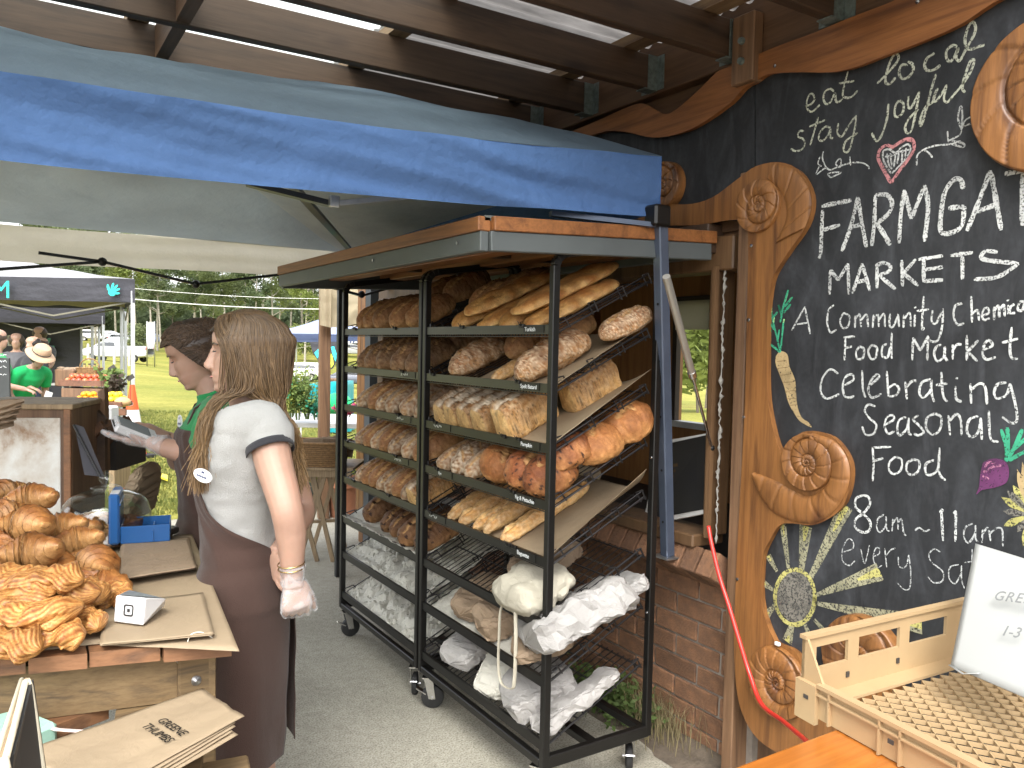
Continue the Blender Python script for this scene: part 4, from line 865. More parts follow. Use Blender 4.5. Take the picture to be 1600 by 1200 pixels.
# ---------------- bread racks ----------------
RX0,RX1=1.563,2.03; SZ=[1.675,1.475,1.27,1.075,.878,.66,.465,.243]; TA=math.radians(24.6)
SU=Vector((math.cos(TA),0,math.sin(TA))); SN=Vector((-math.sin(TA),0,math.cos(TA))); SLEN=.49
def clip(c,parent):
    q=MB(); q.box(c,(.012,.03,.014),ch=.002); q.tube([c+Vector((-.012,-.008,.012)),c+Vector((-.004,0,-.004)),c+Vector((-.014,.008,.016))],.0014,5); q.build('bulldog_clip',m_black,parent)
def rack(y0,y1,label,texts):
    t=thing('bread_rack',label,'bread rack',(RX0,y0,0),'black wheeled bread racks')
    pw=.028
    for yy in(y0+pw/2,y1-pw/2):
        f=MB(); f.box((RX0,yy,(1.86+.15)/2),(pw,pw,1.71),ch=.003); f.build('front_post',m_black,t)
        f=MB(); f.box((RX1,yy,(1.93+.15)/2),(pw,pw,1.78),ch=.003); f.build('rear_post',m_black,t)
        tp=[Vector((RX0,yy,1.855)),Vector((RX0,yy,1.872)),Vector((RX0+.008,yy,1.893)),Vector((RX0+.024,yy,1.909)),Vector((RX0+.045,yy,1.917)),Vector((RX1-.045,yy,1.978)),Vector((RX1-.022,yy,1.977)),Vector((RX1-.005,yy,1.962)),Vector((RX1,yy,1.93)),Vector((RX1,yy,1.92))]
        q=MB()
        for a,b in zip(tp[:-1],tp[1:]): q.bar(a,b+(b-a).normalized()*.002,pw,pw,up=(0,1,0),ch=.003)
        q.build('top_hoop',m_black,t)
        MB().box(((RX0+RX1)/2,yy,.17),(RX1-RX0,pw*.96,.045),ch=.003).build('base_side_rail',m_black,t)
        for k in(.24,): pass
        for z in(.62,1.2): MB().lathe([(0,-.004),(.005,-.003),(.006,0)],(RX1-.014,yy,z),8,'x').build('rivet',m_chrome,t)
    MB().box((RX0,(y0+y1)/2,.163),(pw,y1-y0-2*pw,.03),ch=.003).build('base_front_rail',m_black,t)
    MB().box((RX1,(y0+y1)/2,.163),(pw,y1-y0-2*pw,.03),ch=.003).build('base_rear_rail',m_black,t)
    MB().box(((RX0+RX1)/2,(y0+y1)/2,.163),(.04,y1-y0-2*pw,.03),ch=.003).build('base_cross_rail',m_black,t)
    MB().box(((RX0+RX1)/2+.1,(y0+y1)/2,1.965),(.02,y1-y0-.03,.02)).build('top_tie',m_black,t)
    ya,yb_=y0+pw,y1-pw
    for si,z in enumerate(SZ):
        o=Vector((RX0,0,z-.018))
        s=MB(); s.box((RX0-.006,(ya+yb_)/2,z-.016),(.003,yb_-ya,.032)); s.box((RX0-.001,(ya+yb_)/2,z-.0005),(.012,yb_-ya,.002)); sh=s.build('front_rail',m_olive if si in(0,1,) else m_black,t)
        wv=MB(); n=46
        for i in range(n+1):
            y=ya+.012+(yb_-ya-.024)*i/n
            wv.bar(o+Vector((.002,y,-.018)),o+Vector((.012,y+.006,-.006)),.003,.003)
        wv.tube([o+Vector((0,ya,-.021)),o+Vector((0,yb_,-.021))],.002,5)
        wv.build('rail_teeth',m_wire if si>1 else m_trestle if 0 else m_wire,sh,kind='stuff')
        g_=MB(); nw=28
        for i in range(nw+1):
            y=ya+.004+(yb_-ya-.008)*i/nw
            g_.bar(Vector((RX0+.004,y,z-.03)),Vector((RX0+.004,y,z-.03))+SU*SLEN,.0028,.0028)
        for k in(.02,.17,.33,.485):
            g_.bar(Vector((RX0,ya,z-.034))+SU*k,Vector((RX0,yb_,z-.034))+SU*k,.005,.005)
        g_.build('wire_shelf',m_wire,t,kind='stuff')
        for yy,sg in((ya+.004,1),(yb_-.004,-1)):
            e=MB()
            for h in(.004,.028):
                e.tube([Vector((RX0+.03,yy,z-.03))+SN*h,Vector((RX0,yy,z-.03))+SU*SLEN+SN*h],.0028,6)
            hp=[Vector((RX0+.004,yy,z-.03)),Vector((RX0+.012,yy,z+.005))+SN*.01,Vector((RX0,yy,z-.03))+SU*.055+SN*.032,Vector((RX0,yy,z-.03))+SU*.075+SN*.028,Vector((RX0,yy,z-.03))+SU*.085-SN*.012]
            e.tube(hp,.0032,6)
            for k in(.2,.34,.47): e.tube([Vector((RX0,yy+.006*sg,z-.03))+SU*k-SN*.012,Vector((RX0,yy+.006*sg,z-.03))+SU*(k-.008)+SN*.034,Vector((RX0,yy-.004*sg,z-.03))+SU*(k+.012)+SN*.034,Vector((RX0,yy-.004*sg,z-.03))+SU*(k+.016)-SN*.008],.0032,6)
            e.build('side_guard',m_wire,t)
        if si in texts:
            for (yy,tx_,sz_) in texts[si]:
                if tx_: 
                    MB().box((RX0-.009,yy-.055 if tx_ else yy,z-.014),(.002,.125,.026)).build('name_strip',m_black,sh)
                    if tx_=='~': dashes((RX0-.0106,yy+.03,z-.022),(0,-1,0),(0,0,1),[.012,.01,.014,.009,.012],.015,m_chalktext,'faint_chalk_name',sh,.25,int(yy*100),True)
                    else: text(tx_,(RX0-.0106,yy,z-.022),(0,-1,0),(0,0,1),sz_,m_chalktext,'lettering',sh)
                clip(Vector((RX0-.010,yy+.018,z-.002)),sh)
    m_forkz=m_chrome
    for (xx,yy,fr) in((RX0+.01,y0+.06,0),(RX0+.01,y1-.06,1),(RX1-.04,y0+.06,2),(RX1-.04,y1-.06,3)):
        a={0:.5,1:-.6,2:.9,3:.2}[fr]+ (y0>3)*.5; rz=Matrix.Rotation(a,3,'Z'); c=Vector((xx,yy,0))
        ct=MB(); pr=[(0,-.012),(.043,-.013),(.05,-.009),(.05,.009),(.043,.013),(0,.012)]
        def wf(u,v):
            i=min(5,int(round(v*5)));r_,o_=pr[i];an=2*PI*u; return c+rz@Vector((.02+r_*math.cos(an),o_,.05+r_*math.sin(an)))
        ct.grid(wf,22,5,cu=True); cw=ct.build('caster_wheel',m_rubber,t,smooth=40)
        fk=MB(); 
        for s in(-1,1): fk.prism([c+rz@Vector((.035,s*.018,.045)),c+rz@Vector((.005,s*.018,.045)),c+rz@Vector((-.018,s*.018,.135)),c+rz@Vector((.022,s*.018,.135))],rz@Vector((0,s*.003,0)))
        fk.box(c+Vector((0,0,.138)),(.05,.05,.006),rz); fk.tube([c+rz@Vector((.02,-.024,.05)),c+rz@Vector((.02,.024,.05))],.006,8); fk.box(c+rz@Vector((-.03,0,.075)),(.05,.03,.005),rz@Matrix.Rotation(.5,3,'Y'))
        fk.build('caster_fork',m_forkz,cw)
    return t
m_chalktext=M('white_chalk_text',(.75,.78,.78),.9,.2,200,0,0)
rack(2.183,3.165,'near black bread rack with Turkish, sourdough and baguette shelves and paper bags below',{0:[(2.36,'Turkish',.022),(2.80,'',0)],1:[(2.38,'Spelt Batard',.021),(3.05,'',0)],2:[(2.37,'Pumpkin',.021),(2.47,'',0),(3.02,'~',.018)],3:[(2.40,'Fig & Pistachio',.021),(3.0,'Rye',.018)],4:[(2.38,'Baguette',.022),(2.42,'',0),(3.05,'~',.018)]})
rack(3.180,4.155,'far black bread rack filled with dark and floury sourdough loaves',{1:[(3.36,'~',.018),(3.95,'',0)],2:[(3.40,'~',.018)],3:[(3.42,'~',.018),(4.05,'',0)],4:[(3.5,'',0),(3.95,'',0)],0:[(3.45,'',0),(3.95,'',0)]})
# ---------------- bread ----------------
def crust(name,rough=.6,b=.35,coat=0):
    m,t,bs=_nt(name); v=coords(t); a=t.nodes.new('ShaderNodeAttribute'); a.attribute_name='col'; g=nz(t,v,70,4,.7); h=nz(t,v,260,3,.7); l=nz(t,v,16,4,.6)
    cc=mix(t,a.outputs['Color'],ramp(t,l,[(.3,(.62,.55,.5)),(.6,(1.02,1.0,.96))]),.9,'MULTIPLY'); cc=mix(t,cc,ramp(t,g,[(.35,(.62,.54,.46)),(.65,(1.15,1.12,1.1))]),.7,'MULTIPLY')
    oi=t.nodes.new('ShaderNodeObjectInfo'); cc=mix(t,cc,ramp(t,oi.outputs['Random'],[(0,(.85,.80,.74)),(1,(1.25,1.2,1.12))]),1,'MULTIPLY')
    lk(t,cc,bs.inputs['Base Color']); bs.inputs['Roughness'].default_value=rough; bs.inputs['Specular IOR Level'].default_value=.35
    if coat: bs.inputs['Coat Weight'].default_value=coat; bs.inputs['Coat Roughness'].default_value=.3
    ad=t.nodes.new('ShaderNodeMath'); ad.operation='ADD'; lk(t,g,ad.inputs[0]); lk(t,h,ad.inputs[1]); bump(t,bs,ad.outputs[0],b,.004); return m
m_crust=crust('bread_crust',.55,.6); m_past=crust('pastry_crust',.46,.35,.10)
def lerp3(a,b,t): t=max(0,min(1,t)); return tuple(x+(y-x)*t for x,y in zip(a,b))
FL=(.62,.57,.48)
def loaf(kind,seed):
    r=random.Random(seed); o=Vector((r.uniform(0,50),r.uniform(0,50),r.uniform(0,50)))
    K={'brown':(.27,.135,.115,2.4,(.33,.16,.07),(.52,.33,.16),(.58,.46,.30),.18),
       'dark':(.27,.13,.11,2.4,(.19,.10,.055),(.38,.24,.125),(.5,.38,.24),.35),
       'floury':(.26,.12,.105,2.3,(.34,.19,.10),(.54,.38,.21),FL,.75),
       'snow':(.25,.125,.105,2.2,(.25,.14,.07),(.40,.26,.14),(.75,.71,.63),.9),
       'tin':(.22,.105,.125,5.,(.33,.17,.065),(.62,.40,.17),(.72,.62,.45),.35),
       'seeded':(.34,.15,.12,2.6,(.33,.15,.06),(.50,.30,.14),(.60,.50,.38),.65),
       'boule':(.19,.18,.125,2.05,(.37,.155,.055),(.58,.33,.14),(.55,.35,.15),.08),
       'fig':(.21,.155,.13,2.1,(.27,.095,.04),(.50,.26,.11),(.50,.3,.12),.05),
       'fruit':(.23,.11,.10,2.6,(.19,.10,.055),(.38,.23,.11),(.45,.3,.15),.12),
       'baguette':(.44,.075,.06,3.6,(.55,.30,.10),(.70,.50,.24),(.76,.66,.46),.45),
       'turkish':(.46,.165,.06,4.2,(.55,.30,.09),(.72,.52,.24),(.78,.66,.42),.2)}[kind]
    L,Wd,H,p,ctop,cbot,cfl,flour=K; L*=r.uniform(.94,1.06); Wd*=r.uniform(.94,1.06); H*=r.uniform(.93,1.05)
    slashes=[]
    if kind in('brown','dark','floury','fruit'): slashes=[(0,.0,r.uniform(.1,.3),.85,.16)] if r.random()<.6 else [(x,0,.55,.3,.12) for x in(-.4,.05,.45)]
    if kind=='snow': slashes=[(x,0,1.1,.34,.09) for x in(-.5,-.15,.2,.55)]
    if kind=='seeded': slashes=[(-.42,.1,.35,.30,.25),(.12,-.05,.35,.3,.25),(.6,.05,.35,.25,.22)]
    if kind=='tin': slashes=[(0,0,0.0,.95,.52)]
    if kind=='baguette': slashes=[(x,0,.16,.26,.35) for x in(-.7,-.35,0,.35,.7)]
    if kind=='boule': slashes=[(0,0,.5,.6,.12),(0,.1,-.9,.5,.1)]
    if kind=='fig': slashes=[(.1,0,.3,.6,.2)]
    nu,nv=84,48; sc_=26 if kind not in('turkish',) else 18; b=MB(); cols=[]
    def prof(t): return max(0.,1-abs(t)**p)**(1/2.05)
    def f(u,v):
        t=-math.cos(PI*u) if kind!='tin' else (2*u-1); t=max(-1,min(1,t)); R_=prof(t) if kind!='tin' else (max(0,1-abs(t)**16))**.35
        a=2*PI*v; cx,cz=math.cos(a),math.sin(a); e=1. if kind!='tin' else .42
        x_=math.copysign(abs(cx)**e,cx); z_=math.copysign(abs(cz)**e,cz)
        bottom=cz<0
        y=x_*Wd/2*R_; z=z_*H*(.62 if not bottom else .38)*(R_**(.8))
        if kind=='tin' and not bottom: z=z_*H*.55*R_*(1+.22*math.cos(PI*.5*x_)**.6); 
        X_=t*L/2
        q=o+Vector((X_,y,z))*sc_; n1=mn.noise(q); n2=mn.noise(q*3.1)
        d=.0065*n1+.003*n2
        if kind=='turkish': d=.010*n1*(1 if not bottom else .3)-.006*max(0,mn.noise(q*.8+Vector((9,0,0))))
        if kind in('fig','fruit','dark'): d+=.004*max(0,mn.noise(q*1.7))
        s_=0.; ear=0.
        for (sx,sy,sl,ln,wd) in slashes:
            if bottom: break
            du=(t-sx); dv=(x_-sy); aa=math.cos(sl); bb=math.sin(sl)
            al=(du*aa*1.+dv*bb*(Wd/L)); ac=(-du*bb*(L/Wd)+dv*aa)
            al/=ln; 
            if abs(al)<1:
                k=math.sqrt(1-al*al)*wd*(1+.35*n2); 
                if abs(ac)<k: s_=max(s_,min(1,(1-abs(ac)/k)*2.5))
                elif abs(ac)<k*1.6: ear=max(ear,1-(abs(ac)-k)/(k*.6))
        d+= .006*ear*(1 if cz>0 else 0)-.006*s_+.0022*mn.noise(q*7)
        nn=Vector((t*.3,cx,cz)); p_=Vector((X_,y,z))+nn.normalized()*d
        hgt=(cz*.5+.5); c=lerp3(cbot,ctop,(hgt-.25)*1.5+.5*n1)
        c=lerp3(c,sc3(ctop,.35),.75*ear); c=lerp3(c,sc3(ctop,.4),max(0,.9*n1+.25)*max(0,cz)*.7)
        fm=flour*(.5+1.1*n2+.5*n1)*(1 if hgt>.35 else .5); c=lerp3(c,cfl,max(0,min(.9,fm)))
        if s_>0: c=lerp3(c,lerp3(cbot,(.60,.40,.19),.6) if kind!='tin' else (.74,.70,.62),min(1,s_*1.6))
        if kind=='tin' and abs(t)>.93: c=lerp3((.62,.42,.19),(.70,.53,.28),.5+n2)
        if kind in('tin','seeded') and mn.noise(q*5.5)>.42: c=sc3(c,.45)
        if kind=='seeded' and mn.noise(q*6.1+Vector((3,3,3)))>.25: c=lerp3(c,(.75,.66,.52),.7)
        if kind in('fruit','fig') and mn.noise(q*2.4+Vector((7,1,3)))>.38: c=(.04,.018,.014)
        if kind=='turkish': c=lerp3(c,(.36,.15,.04),max(0,.5+1.6*n1)*.6 if not bottom else 0); 
        cols.append(c); return p_+Vector((0,0,H*.38))
    n0=0; b.grid(f,nu,nv,cv=True); b.c=cols
    return b.mesh('loaf',m_crust,True,(0,0,0),True),L
LM={k:[loaf(k,hash(k)%97*0+i*7+len(k)*13+1) for i in range(3)] for k in('brown','dark','floury','snow','tin','seeded','boule','fig','fruit','baguette','turkish')}
KN={'brown':'glossy brown sourdough loaf','dark':'dark-crusted rye loaf','floury':'flour-dusted country loaf','snow':'thickly floured white-striped loaf','tin':'speckled tin loaf with pale split top','seeded':'big bran-coated slashed loaf','boule':'round orange-brown crusty loaf','fig':'knobbly dark fig loaf','fruit':'dark fruit-studded loaf','baguette':'pale golden baguette','turkish':'long flat golden bread'}
ORD=['leftmost','second','third','fourth','fifth','sixth','seventh','eighth','ninth','tenth','eleventh','twelfth']
SN_=['top','second','third','fourth','fifth','sixth','seventh','bottom']
def put(kind,var,si,Y,a,s=1.,yaw=0,lean=0,h=.0,label='',group=''):
    me,L=LM[kind][var%3]; ex=SU*math.cos(yaw)+Vector((0,1,0))*math.sin(yaw); ez0=SN; ey=ez0.cross(ex).normalized(); ez=ez0
    ey2=ey*math.cos(lean)+ez*math.sin(lean); ez2=ex.cross(ey2)
    c=Vector((RX0+.01,Y,SZ[si]-.03))+SU*(a+L*s/2)+SN*(h+.004)
    m=Matrix((ex*s,ey2*s,ez2*s)).transposed().to_4x4(); m.translation=c
    return inst('bread_loaf',me,m,None,label,'bread',group)
def yx(px_,si): return pt(px_,0,X=RX0).y if 0 else Vector(pt(px_,541-(SZ[si]-1.6)*380,X=RX0)).y
def row(si,rackn,items,side):
    # items sorted left to right: (kind,px,a,scale,yaw,lean,h)
    cnt={}
    tot={}
    for it in items: tot[it[0]]=tot.get(it[0],0)+1
    for i,(k,px_,a,s,yaw,lean,h) in enumerate(items):
        cnt[k]=cnt.get(k,0)+1; n=cnt[k]
        o='' if tot[k]==1 else (ORD[n-1]+' ' if n<tot[k] or n==1 else 'last ')
        if tot[k]>1 and n>1 and n==tot[k]: o='rightmost '
        where='%s shelf of the %s rack'%(SN_[si],rackn)
        if a>.2: lab='%s%s, further back on the %s'%(o,KN[k],where)
        else: lab='%s%s on the %s'%(o,KN[k],where)
        words=lab.split()
        put(k,i+si,si,yx(px_,si),a,s,yaw,lean,h,' '.join(words[:16]),'loaves on the bread racks')
N_,F_='near','far'
row(0,N_,[('brown',690,.16,.98,0,.2,0),('brown',702,.17,1.05,0,.35,.0),('brown',722,.19,1.05,0,.3,.01),('turkish',706,.01,1.02,.0,.0,0),('turkish',730,.02,1.03,-.03,.05,.05),('turkish',750,.0,1.0,0,0,0),('turkish',784,.0,1.0,0,0,0),('turkish',823,.0,.98,0,0,0),('turkish',812,.0,1.02,-.02,.0,.052)],1)
row(1,N_,[('seeded',704,.0,1.0,.1,.1,0),('brown',738,.18,1.1,0,.2,0),('brown',770,.26,1.0,0,.1,0),('baguette',768,.0,.8,0,0,0),('seeded',815,.0,1.02,-.05,-.15,0),('seeded',838,.33,.72,-.12,.3,.03)],1)
row(2,N_,[('tin',686,.0,1.,0,.4,0),('tin',703,.0,1.,0,.32,0),('tin',724,.0,1.,0,.25,0),('tin',748,.0,1.,0,.2,0),('tin',787,.0,1.12,.0,.04,0),('snow',712,.25,.9,0,.2,0),('snow',745,.24,.9,0,.2,0),('tin',810,.25,1.1,-.08,.0,0),('brown',690,.25,.9,0,.2,0)],1)
row(3,N_,[('floury',684,.0,.88,0,.4,0),('snow',706,.0,1.,0,.35,0),('floury',727,.0,.9,0,.3,0),('snow',722,.25,.85,0,.2,.0),('boule',754,.0,.95,.2,.7,.025),('fig',794,.0,1.0,.1,.55,.02),('fig',828,.0,1.05,-.1,.2,.0),('fig',838,.07,1.,-.2,0,.055),('boule',768,.21,.9,0,.3,.0),('boule',806,.23,1.,0,.2,.0),('boule',836,.21,1.08,.3,.15,.02),('boule',836,.37,1.05,-.3,.35,.035),('snow',745,.25,.85,0,.2,0)],1)
row(4,N_,[('baguette',700,.0,1.,0,.1,0),('baguette',718,.0,1.02,0,0,0),('baguette',740,.0,1.,0,.1,0),('baguette',758,.0,1.03,0,0,.01),('baguette',785,.0,1.0,-.02,0,0)],1)
row(0,F_,[('brown',560,.0,1.,0,.3,0),('brown',571,.0,1.02,0,.3,0),('brown',586,.0,1.08,0,.3,0),('brown',612,.0,1.,0,.2,0),('brown',632,.02,1.,0,.2,0),('brown',598,.24,1.,0,.3,.02),('brown',630,.25,1.,0,.3,.03)],1)
row(1,F_,[('dark',560,.0,1.,0,.3,0),('dark',572,.0,1.02,0,.35,0),('dark',590,.0,1.05,0,.3,0),('dark',612,.0,1.05,0,.3,0),('dark',636,.0,1.,0,.3,0),('dark',590,.25,1.,0,.3,0),('dark',628,.25,1.,0,.3,0)],1)
row(2,F_,[('floury',558,.0,.95,0,.4,0),('brown',576,.0,1.,0,.45,0),('floury',588,.0,1.,0,.4,0),('floury',604,.0,1.05,0,.35,0),('floury',628,.0,1.1,0,.3,0),('floury',648,.0,1.,0,.3,0),('floury',580,.25,1.,0,.3,0),('floury',622,.25,1.,0,.3,0)],1)
row(3,F_,[('floury',556,.0,.95,0,.45,0),('brown',568,.0,.95,0,.45,0),('floury',580,.0,1.,0,.45,0),('brown',593,.0,1.,0,.45,0),('floury',607,.0,1.,0,.4,0),('floury',629,.0,1.05,0,.35,0),('brown',648,.0,1.,0,.3,0),('brown',640,.25,1.,0,.3,0)],1)
row(4,F_,[('floury',555,.0,.95,0,.45,0),('brown',565,.0,.92,0,.45,0),('brown',577,.0,.95,0,.45,0),('floury',588,.0,.95,0,.45,0),('floury',601,.0,.98,0,.45,0),('brown',613,.0,.98,0,.45,0),('floury',627,.0,1.,0,.4,0),('tin',644,.0,.95,0,.25,0),('brown',650,.2,.95,0,.3,0)],1)
row(5,F_,[('fruit',562,.03,1.25,0,.3,0),('fruit',588,.03,1.,0,.35,0),('fruit',602,.03,1.,0,.3,0),('fruit',625,.0,1.25,0,.25,0),('fruit',645,.02,1.15,0,.25,0)],1)
# ---------------- papers and bags on the racks ----------------
def paper(name,c,rough=.7,tr=.2,b=.5):
    m,t,bs=_nt(name); v=coords(t); a=nz(t,v,22,5,.6,.8); g=nz(t,coords(t,(1,1,1)),4,3)
    cc=ramp(t,g,[(.3,sc3(c,.84)),(.7,c)]); lk(t,cc,bs.inputs['Base Color']); bs.inputs['Roughness'].default_value=rough; bs.inputs['Specular IOR Level'].default_value=.3
    bump(t,bs,a,b,.012); tn=t.nodes.new('ShaderNodeBsdfTranslucent'); lk(t,cc,tn.inputs[0]); ms=t.nodes.new('ShaderNodeMixShader'); ms.inputs[0].default_value=tr; lk(t,bs.outputs[0],ms.inputs[1]); lk(t,tn.outputs[0],ms.inputs[2]); lk(t,ms.outputs[0],t.nodes['Material Output'].inputs['Surface']); return m
m_kraft=paper('kraft_paper',(.36,.275,.18),.65,.15,.25); m_kraft2=paper('creased_kraft_bag',(.34,.25,.17),.65,.15,.8); m_white=paper('white_paper',(.72,.70,.62),.6,.15,.8); m_whiteb=paper('white_paper_bag',(.42,.405,.39),.6,.1,.7); m_stain=paper('used_white_bag',(.40,.385,.37),.55,.1,.9); m_tote=paper('cream_cotton',(.50,.465,.375),.9,.05,.6)
def crease(p,s=18,amp=.012,o=0):
    q=Vector(p)*s+Vector((o,o*.7,o*.3)); q=q+Vector((mn.noise(q*.6),mn.noise(q*.6+Vector((9,9,9))),0))*.6; d=mn.voronoi(q)[0]; a=min(1,(d[1]-d[0])*1.6); b=abs(mn.noise(q*1.9+Vector((5,5,5))))*1.6; return amp*(a*.75+b*.4-.45)
def sheet(si,Y0,Y1,a0,a1,m,lab,cat='paper',curl=0,am=.010,seed=0,h0=.002,grp=None,front=0.):
    q=MB(); rj=random.Random(seed)
    def f(u,v):
        Y=Y0+(Y1-Y0)*u; a=a0+(a1-a0)*v; h=h0+max(0,am*.5+crease((Y,a,seed),9,am*1.3,seed)+crease((Y,a,seed),24,am*.45,seed+2))
        if curl==0: Y+=rj.uniform(-.004,.004); a+=rj.uniform(-.003,.003); h+=rj.random()*am*.22
        p=Vector((RX0+.004,Y,SZ[si]-.03))+SU*a
        if front and v<.12: h+=front*(1-v/.12)
        if curl and u<.35: k=(1-u/.35); h+=curl*k*k*(.3+.7*v); 
        return p+SN*h
    q.grid(f,*((70,46) if curl else (64,34))); q.f=[t for a,b,c,d in q.f for t in((a,b,c),(a,c,d))] if not curl else q.f; o=q.build('paper_liner',m,smooth=True if curl else 24,label=lab,cat=cat,group=grp)
    md=o.modifiers.new('t','SOLIDIFY'); md.thickness=.0006; return o
def yr(px_,si): return yx(px_,si)
sheet(1,2.20,2.78,.02,.50,m_kraft,'brown paper liner under the bran loaf on the near rack second shelf',curl=.055,am=.001,seed=1,grp='brown paper liners')
sheet(2,2.20,3.12,.0,.52,m_kraft,'brown paper liner under the speckled tin loaves of the near rack',curl=.075,am=.001,seed=2,grp='brown paper liners')
sheet(4,2.20,2.66,.0,.52,m_kraft,'brown paper liner beside the baguettes, curling up at the rack side',curl=.10,am=.001,seed=3,grp='brown paper liners')
sheet(5,3.20,4.16,.0,.42,m_white,'white paper under the dark fruit loaves of the far rack',am=.008,seed=4,front=.03,grp='white paper liners')
sheet(6,3.20,4.13,.01,.48,m_white,'crumpled white paper alone on the far rack seventh shelf',am=.022,seed=5,front=.0,grp='white paper liners')
sheet(7,3.20,4.13,.01,.50,m_white,'crumpled white paper on the bottom shelf of the far rack',am=.026,seed=6,grp='white paper liners')
sheet(6,2.45,3.12,.0,.25,m_white,'white paper under the brown bags of the near rack',am=.006,seed=8,grp='white paper liners')
def bag(si,Y,a,size,m,lab,seed,yaw=0,roll=0,pinch=.5,h=0,amp=.018,cat='paper bag',name='paper_bag',grp=None,lean=0):
    L,Wd,H=size; q=MB(); rj=random.Random(seed)
    def f(u,v):
        t=2*v-1; an=2*PI*u; R_=1-pinch*max(0,t)**2; k=max(0,1-abs(t)**7)**.4
        e=.38; cx,cz=math.cos(an),math.sin(an); y=math.copysign(abs(cx)**e,cx)*Wd/2*k*(1+.12*max(0,t)); z=math.copysign(abs(cz)**e,cz)*H/2*R_*k*.85
        p=Vector((t*L/2,y,z))+Vector((rj.uniform(-1,1),rj.uniform(-1,1),rj.uniform(-1,1)))*.0045; d=crease(p,7,amp*1.5,seed)
        n=Vector((t*.3,y/Wd,z/H*2)); n=n.normalized() if n.length>1e-6 else Vector((1,0,0)); return p+n*d*k
    q.grid(f,30,20,cu=True); q.f=[t for a,b,c,d in q.f for t in((a,b,c),(a,c,d))]
    ex=SU*math.cos(yaw)+Vector((0,1,0))*math.sin(yaw); ey=SN.cross(ex).normalized(); ez=SN.copy()
    if lean: ex,ez=ex*math.cos(lean)+ez*math.sin(lean),ez*math.cos(lean)-ex*math.sin(lean)
    ey2=ey*math.cos(roll)+ez*math.sin(roll); ez2=ex.cross(ey2)
    c=Vector((RX0+.01,Y,SZ[si]-.03))+SU*(a+L/2)+SN*(H/2+h)
    q.v=[tuple(c+ex*x+ey2*y+ez2*z) for x,y,z in q.v]
    return q.build(name,m,smooth=20,label=lab,cat=cat,group=grp,loc=tuple(c))
G1='bags on the lower rack shelves'
bag(6,yr(712,6),.02,(.26,.18,.10),m_kraft2,'brown paper bag at the left of the seventh near-rack shelf',1,.2,.1,.3,grp=G1,h=.01,amp=.012)
bag(6,yr(757,6),.0,(.22,.17,.12),m_kraft2,'plump pale-brown paper bag in the middle of the seventh near-rack shelf',2,-.2,.1,.3,grp=G1,h=.015,amp=.012)
bag(6,yr(812,6),.0,(.24,.22,.07),m_kraft2,'flat pointed brown paper bag hanging below the cotton tote',3,-.5,-.1,.6,grp=G1,h=.01,amp=.012)
bag(5,yr(775,5),.10,(.30,.20,.11),m_kraft2,'tall open brown paper bag behind the cotton tote',4,.3,.1,.2,grp=G1,h=-.02,amp=.015)
bag(5,yr(735,5),.13,(.34,.26,.03),m_whiteb,'flat white bag seen through the sixth shelf wires of the near rack',14,.3,.1,.2,grp=G1,h=-.16,amp=.01) if 0 else None
bag(6,yr(838,6),.02,(.42,.36,.17),m_stain,'large crumpled white bag with brown stains hanging over the rack side',5,-.20,-.45,.1,h=.035,grp=G1,amp=.03)
bag(6,yr(843,6),.26,(.26,.20,.05),m_stain,'greyish white bag corner poking up behind the large stained bag',6,-.15,-.3,-.1,h=.09,grp=G1,amp=.016)
bag(7,yr(700,7),.01,(.26,.20,.09),m_whiteb,'flat white paper bag at the left end of the near rack bottom shelf',7,.15,.1,.4,h=.02,grp=G1,amp=.012)
bag(7,yr(752,7),.0,(.20,.17,.07),m_white,'small upright white bag with tan stain on the near rack bottom shelf',8,.1,0,.2,h=.03,lean=.5,grp=G1,amp=.008)
bag(7,yr(800,7),.0,(.28,.22,.13),m_stain,'scrunched white bag below the tote strap on the bottom shelf',9,-.2,.1,.3,h=.0,grp=G1,amp=.026)
bag(7,yr(838,7),.01,(.38,.13,.06),m_stain,'long folded white bag at the right end of the bottom shelf',10,-.1,-.3,.3,h=.01,grp=G1,amp=.014)
# brown stain discs are part of paper colour: small tinted patches
m_st=paper('grease_stain',(.48,.39,.28),.6,.2,.5)
# cotton tote with straps
tt=thing('cotton_tote','cream cotton tote bag with a long strap hanging over the near rack shelf','tote bag',pt(825,960,X=1.55))
def tf(u,v):
    t=2*v-1;an=2*PI*u;k=max(0,1-abs(t)**4)**.4; p=Vector((t*.13,math.cos(an)*.155*k,math.sin(an)*.065*k)); d=crease(p,9,.030,3)+crease(p,22,.012,5); n=Vector((t*.4,math.cos(an),math.sin(an))).normalized(); q=p+n*d*k
    return Vector((RX0-.005,2.39,SZ[5]+.005))+SU*(.09+q.x)+Vector((0,1,0))*q.y*1.0+SN*(q.z+.025)
MB().grid(tf,46,26,cu=True).build('bag_body',m_tote,tt,35)
X_=1.535
sp=[pt(815,935,X=1.56),pt(795,938,X=1.545),pt(783,950,X=X_),pt(780,990,X=X_-.004),pt(779,1040,X=X_-.004),pt(784,1068,X=X_-.003),pt(800,1076,X=X_-.003),pt(804,1060,X=X_-.003),pt(806,1000,X=X_-.004),pt(806,945,X=X_),pt(812,930,X=1.55)]
MB().tube(cr(sp,8),.0075,8,flat=.35).build('strap',m_tote,tt,True)
# ---------------- pastry table ----------------
TZ=.95
tb=thing('pastry_table','rough reclaimed-timber table carrying the pastries at front left','table',(-.2,2.2,0))
c0,c1=Vector((.425,1.785,TZ)),Vector((.44,2.84,TZ)); cl=Vector((-1.3,2.27,TZ)); cl2=Vector((-1.3,2.88,TZ))
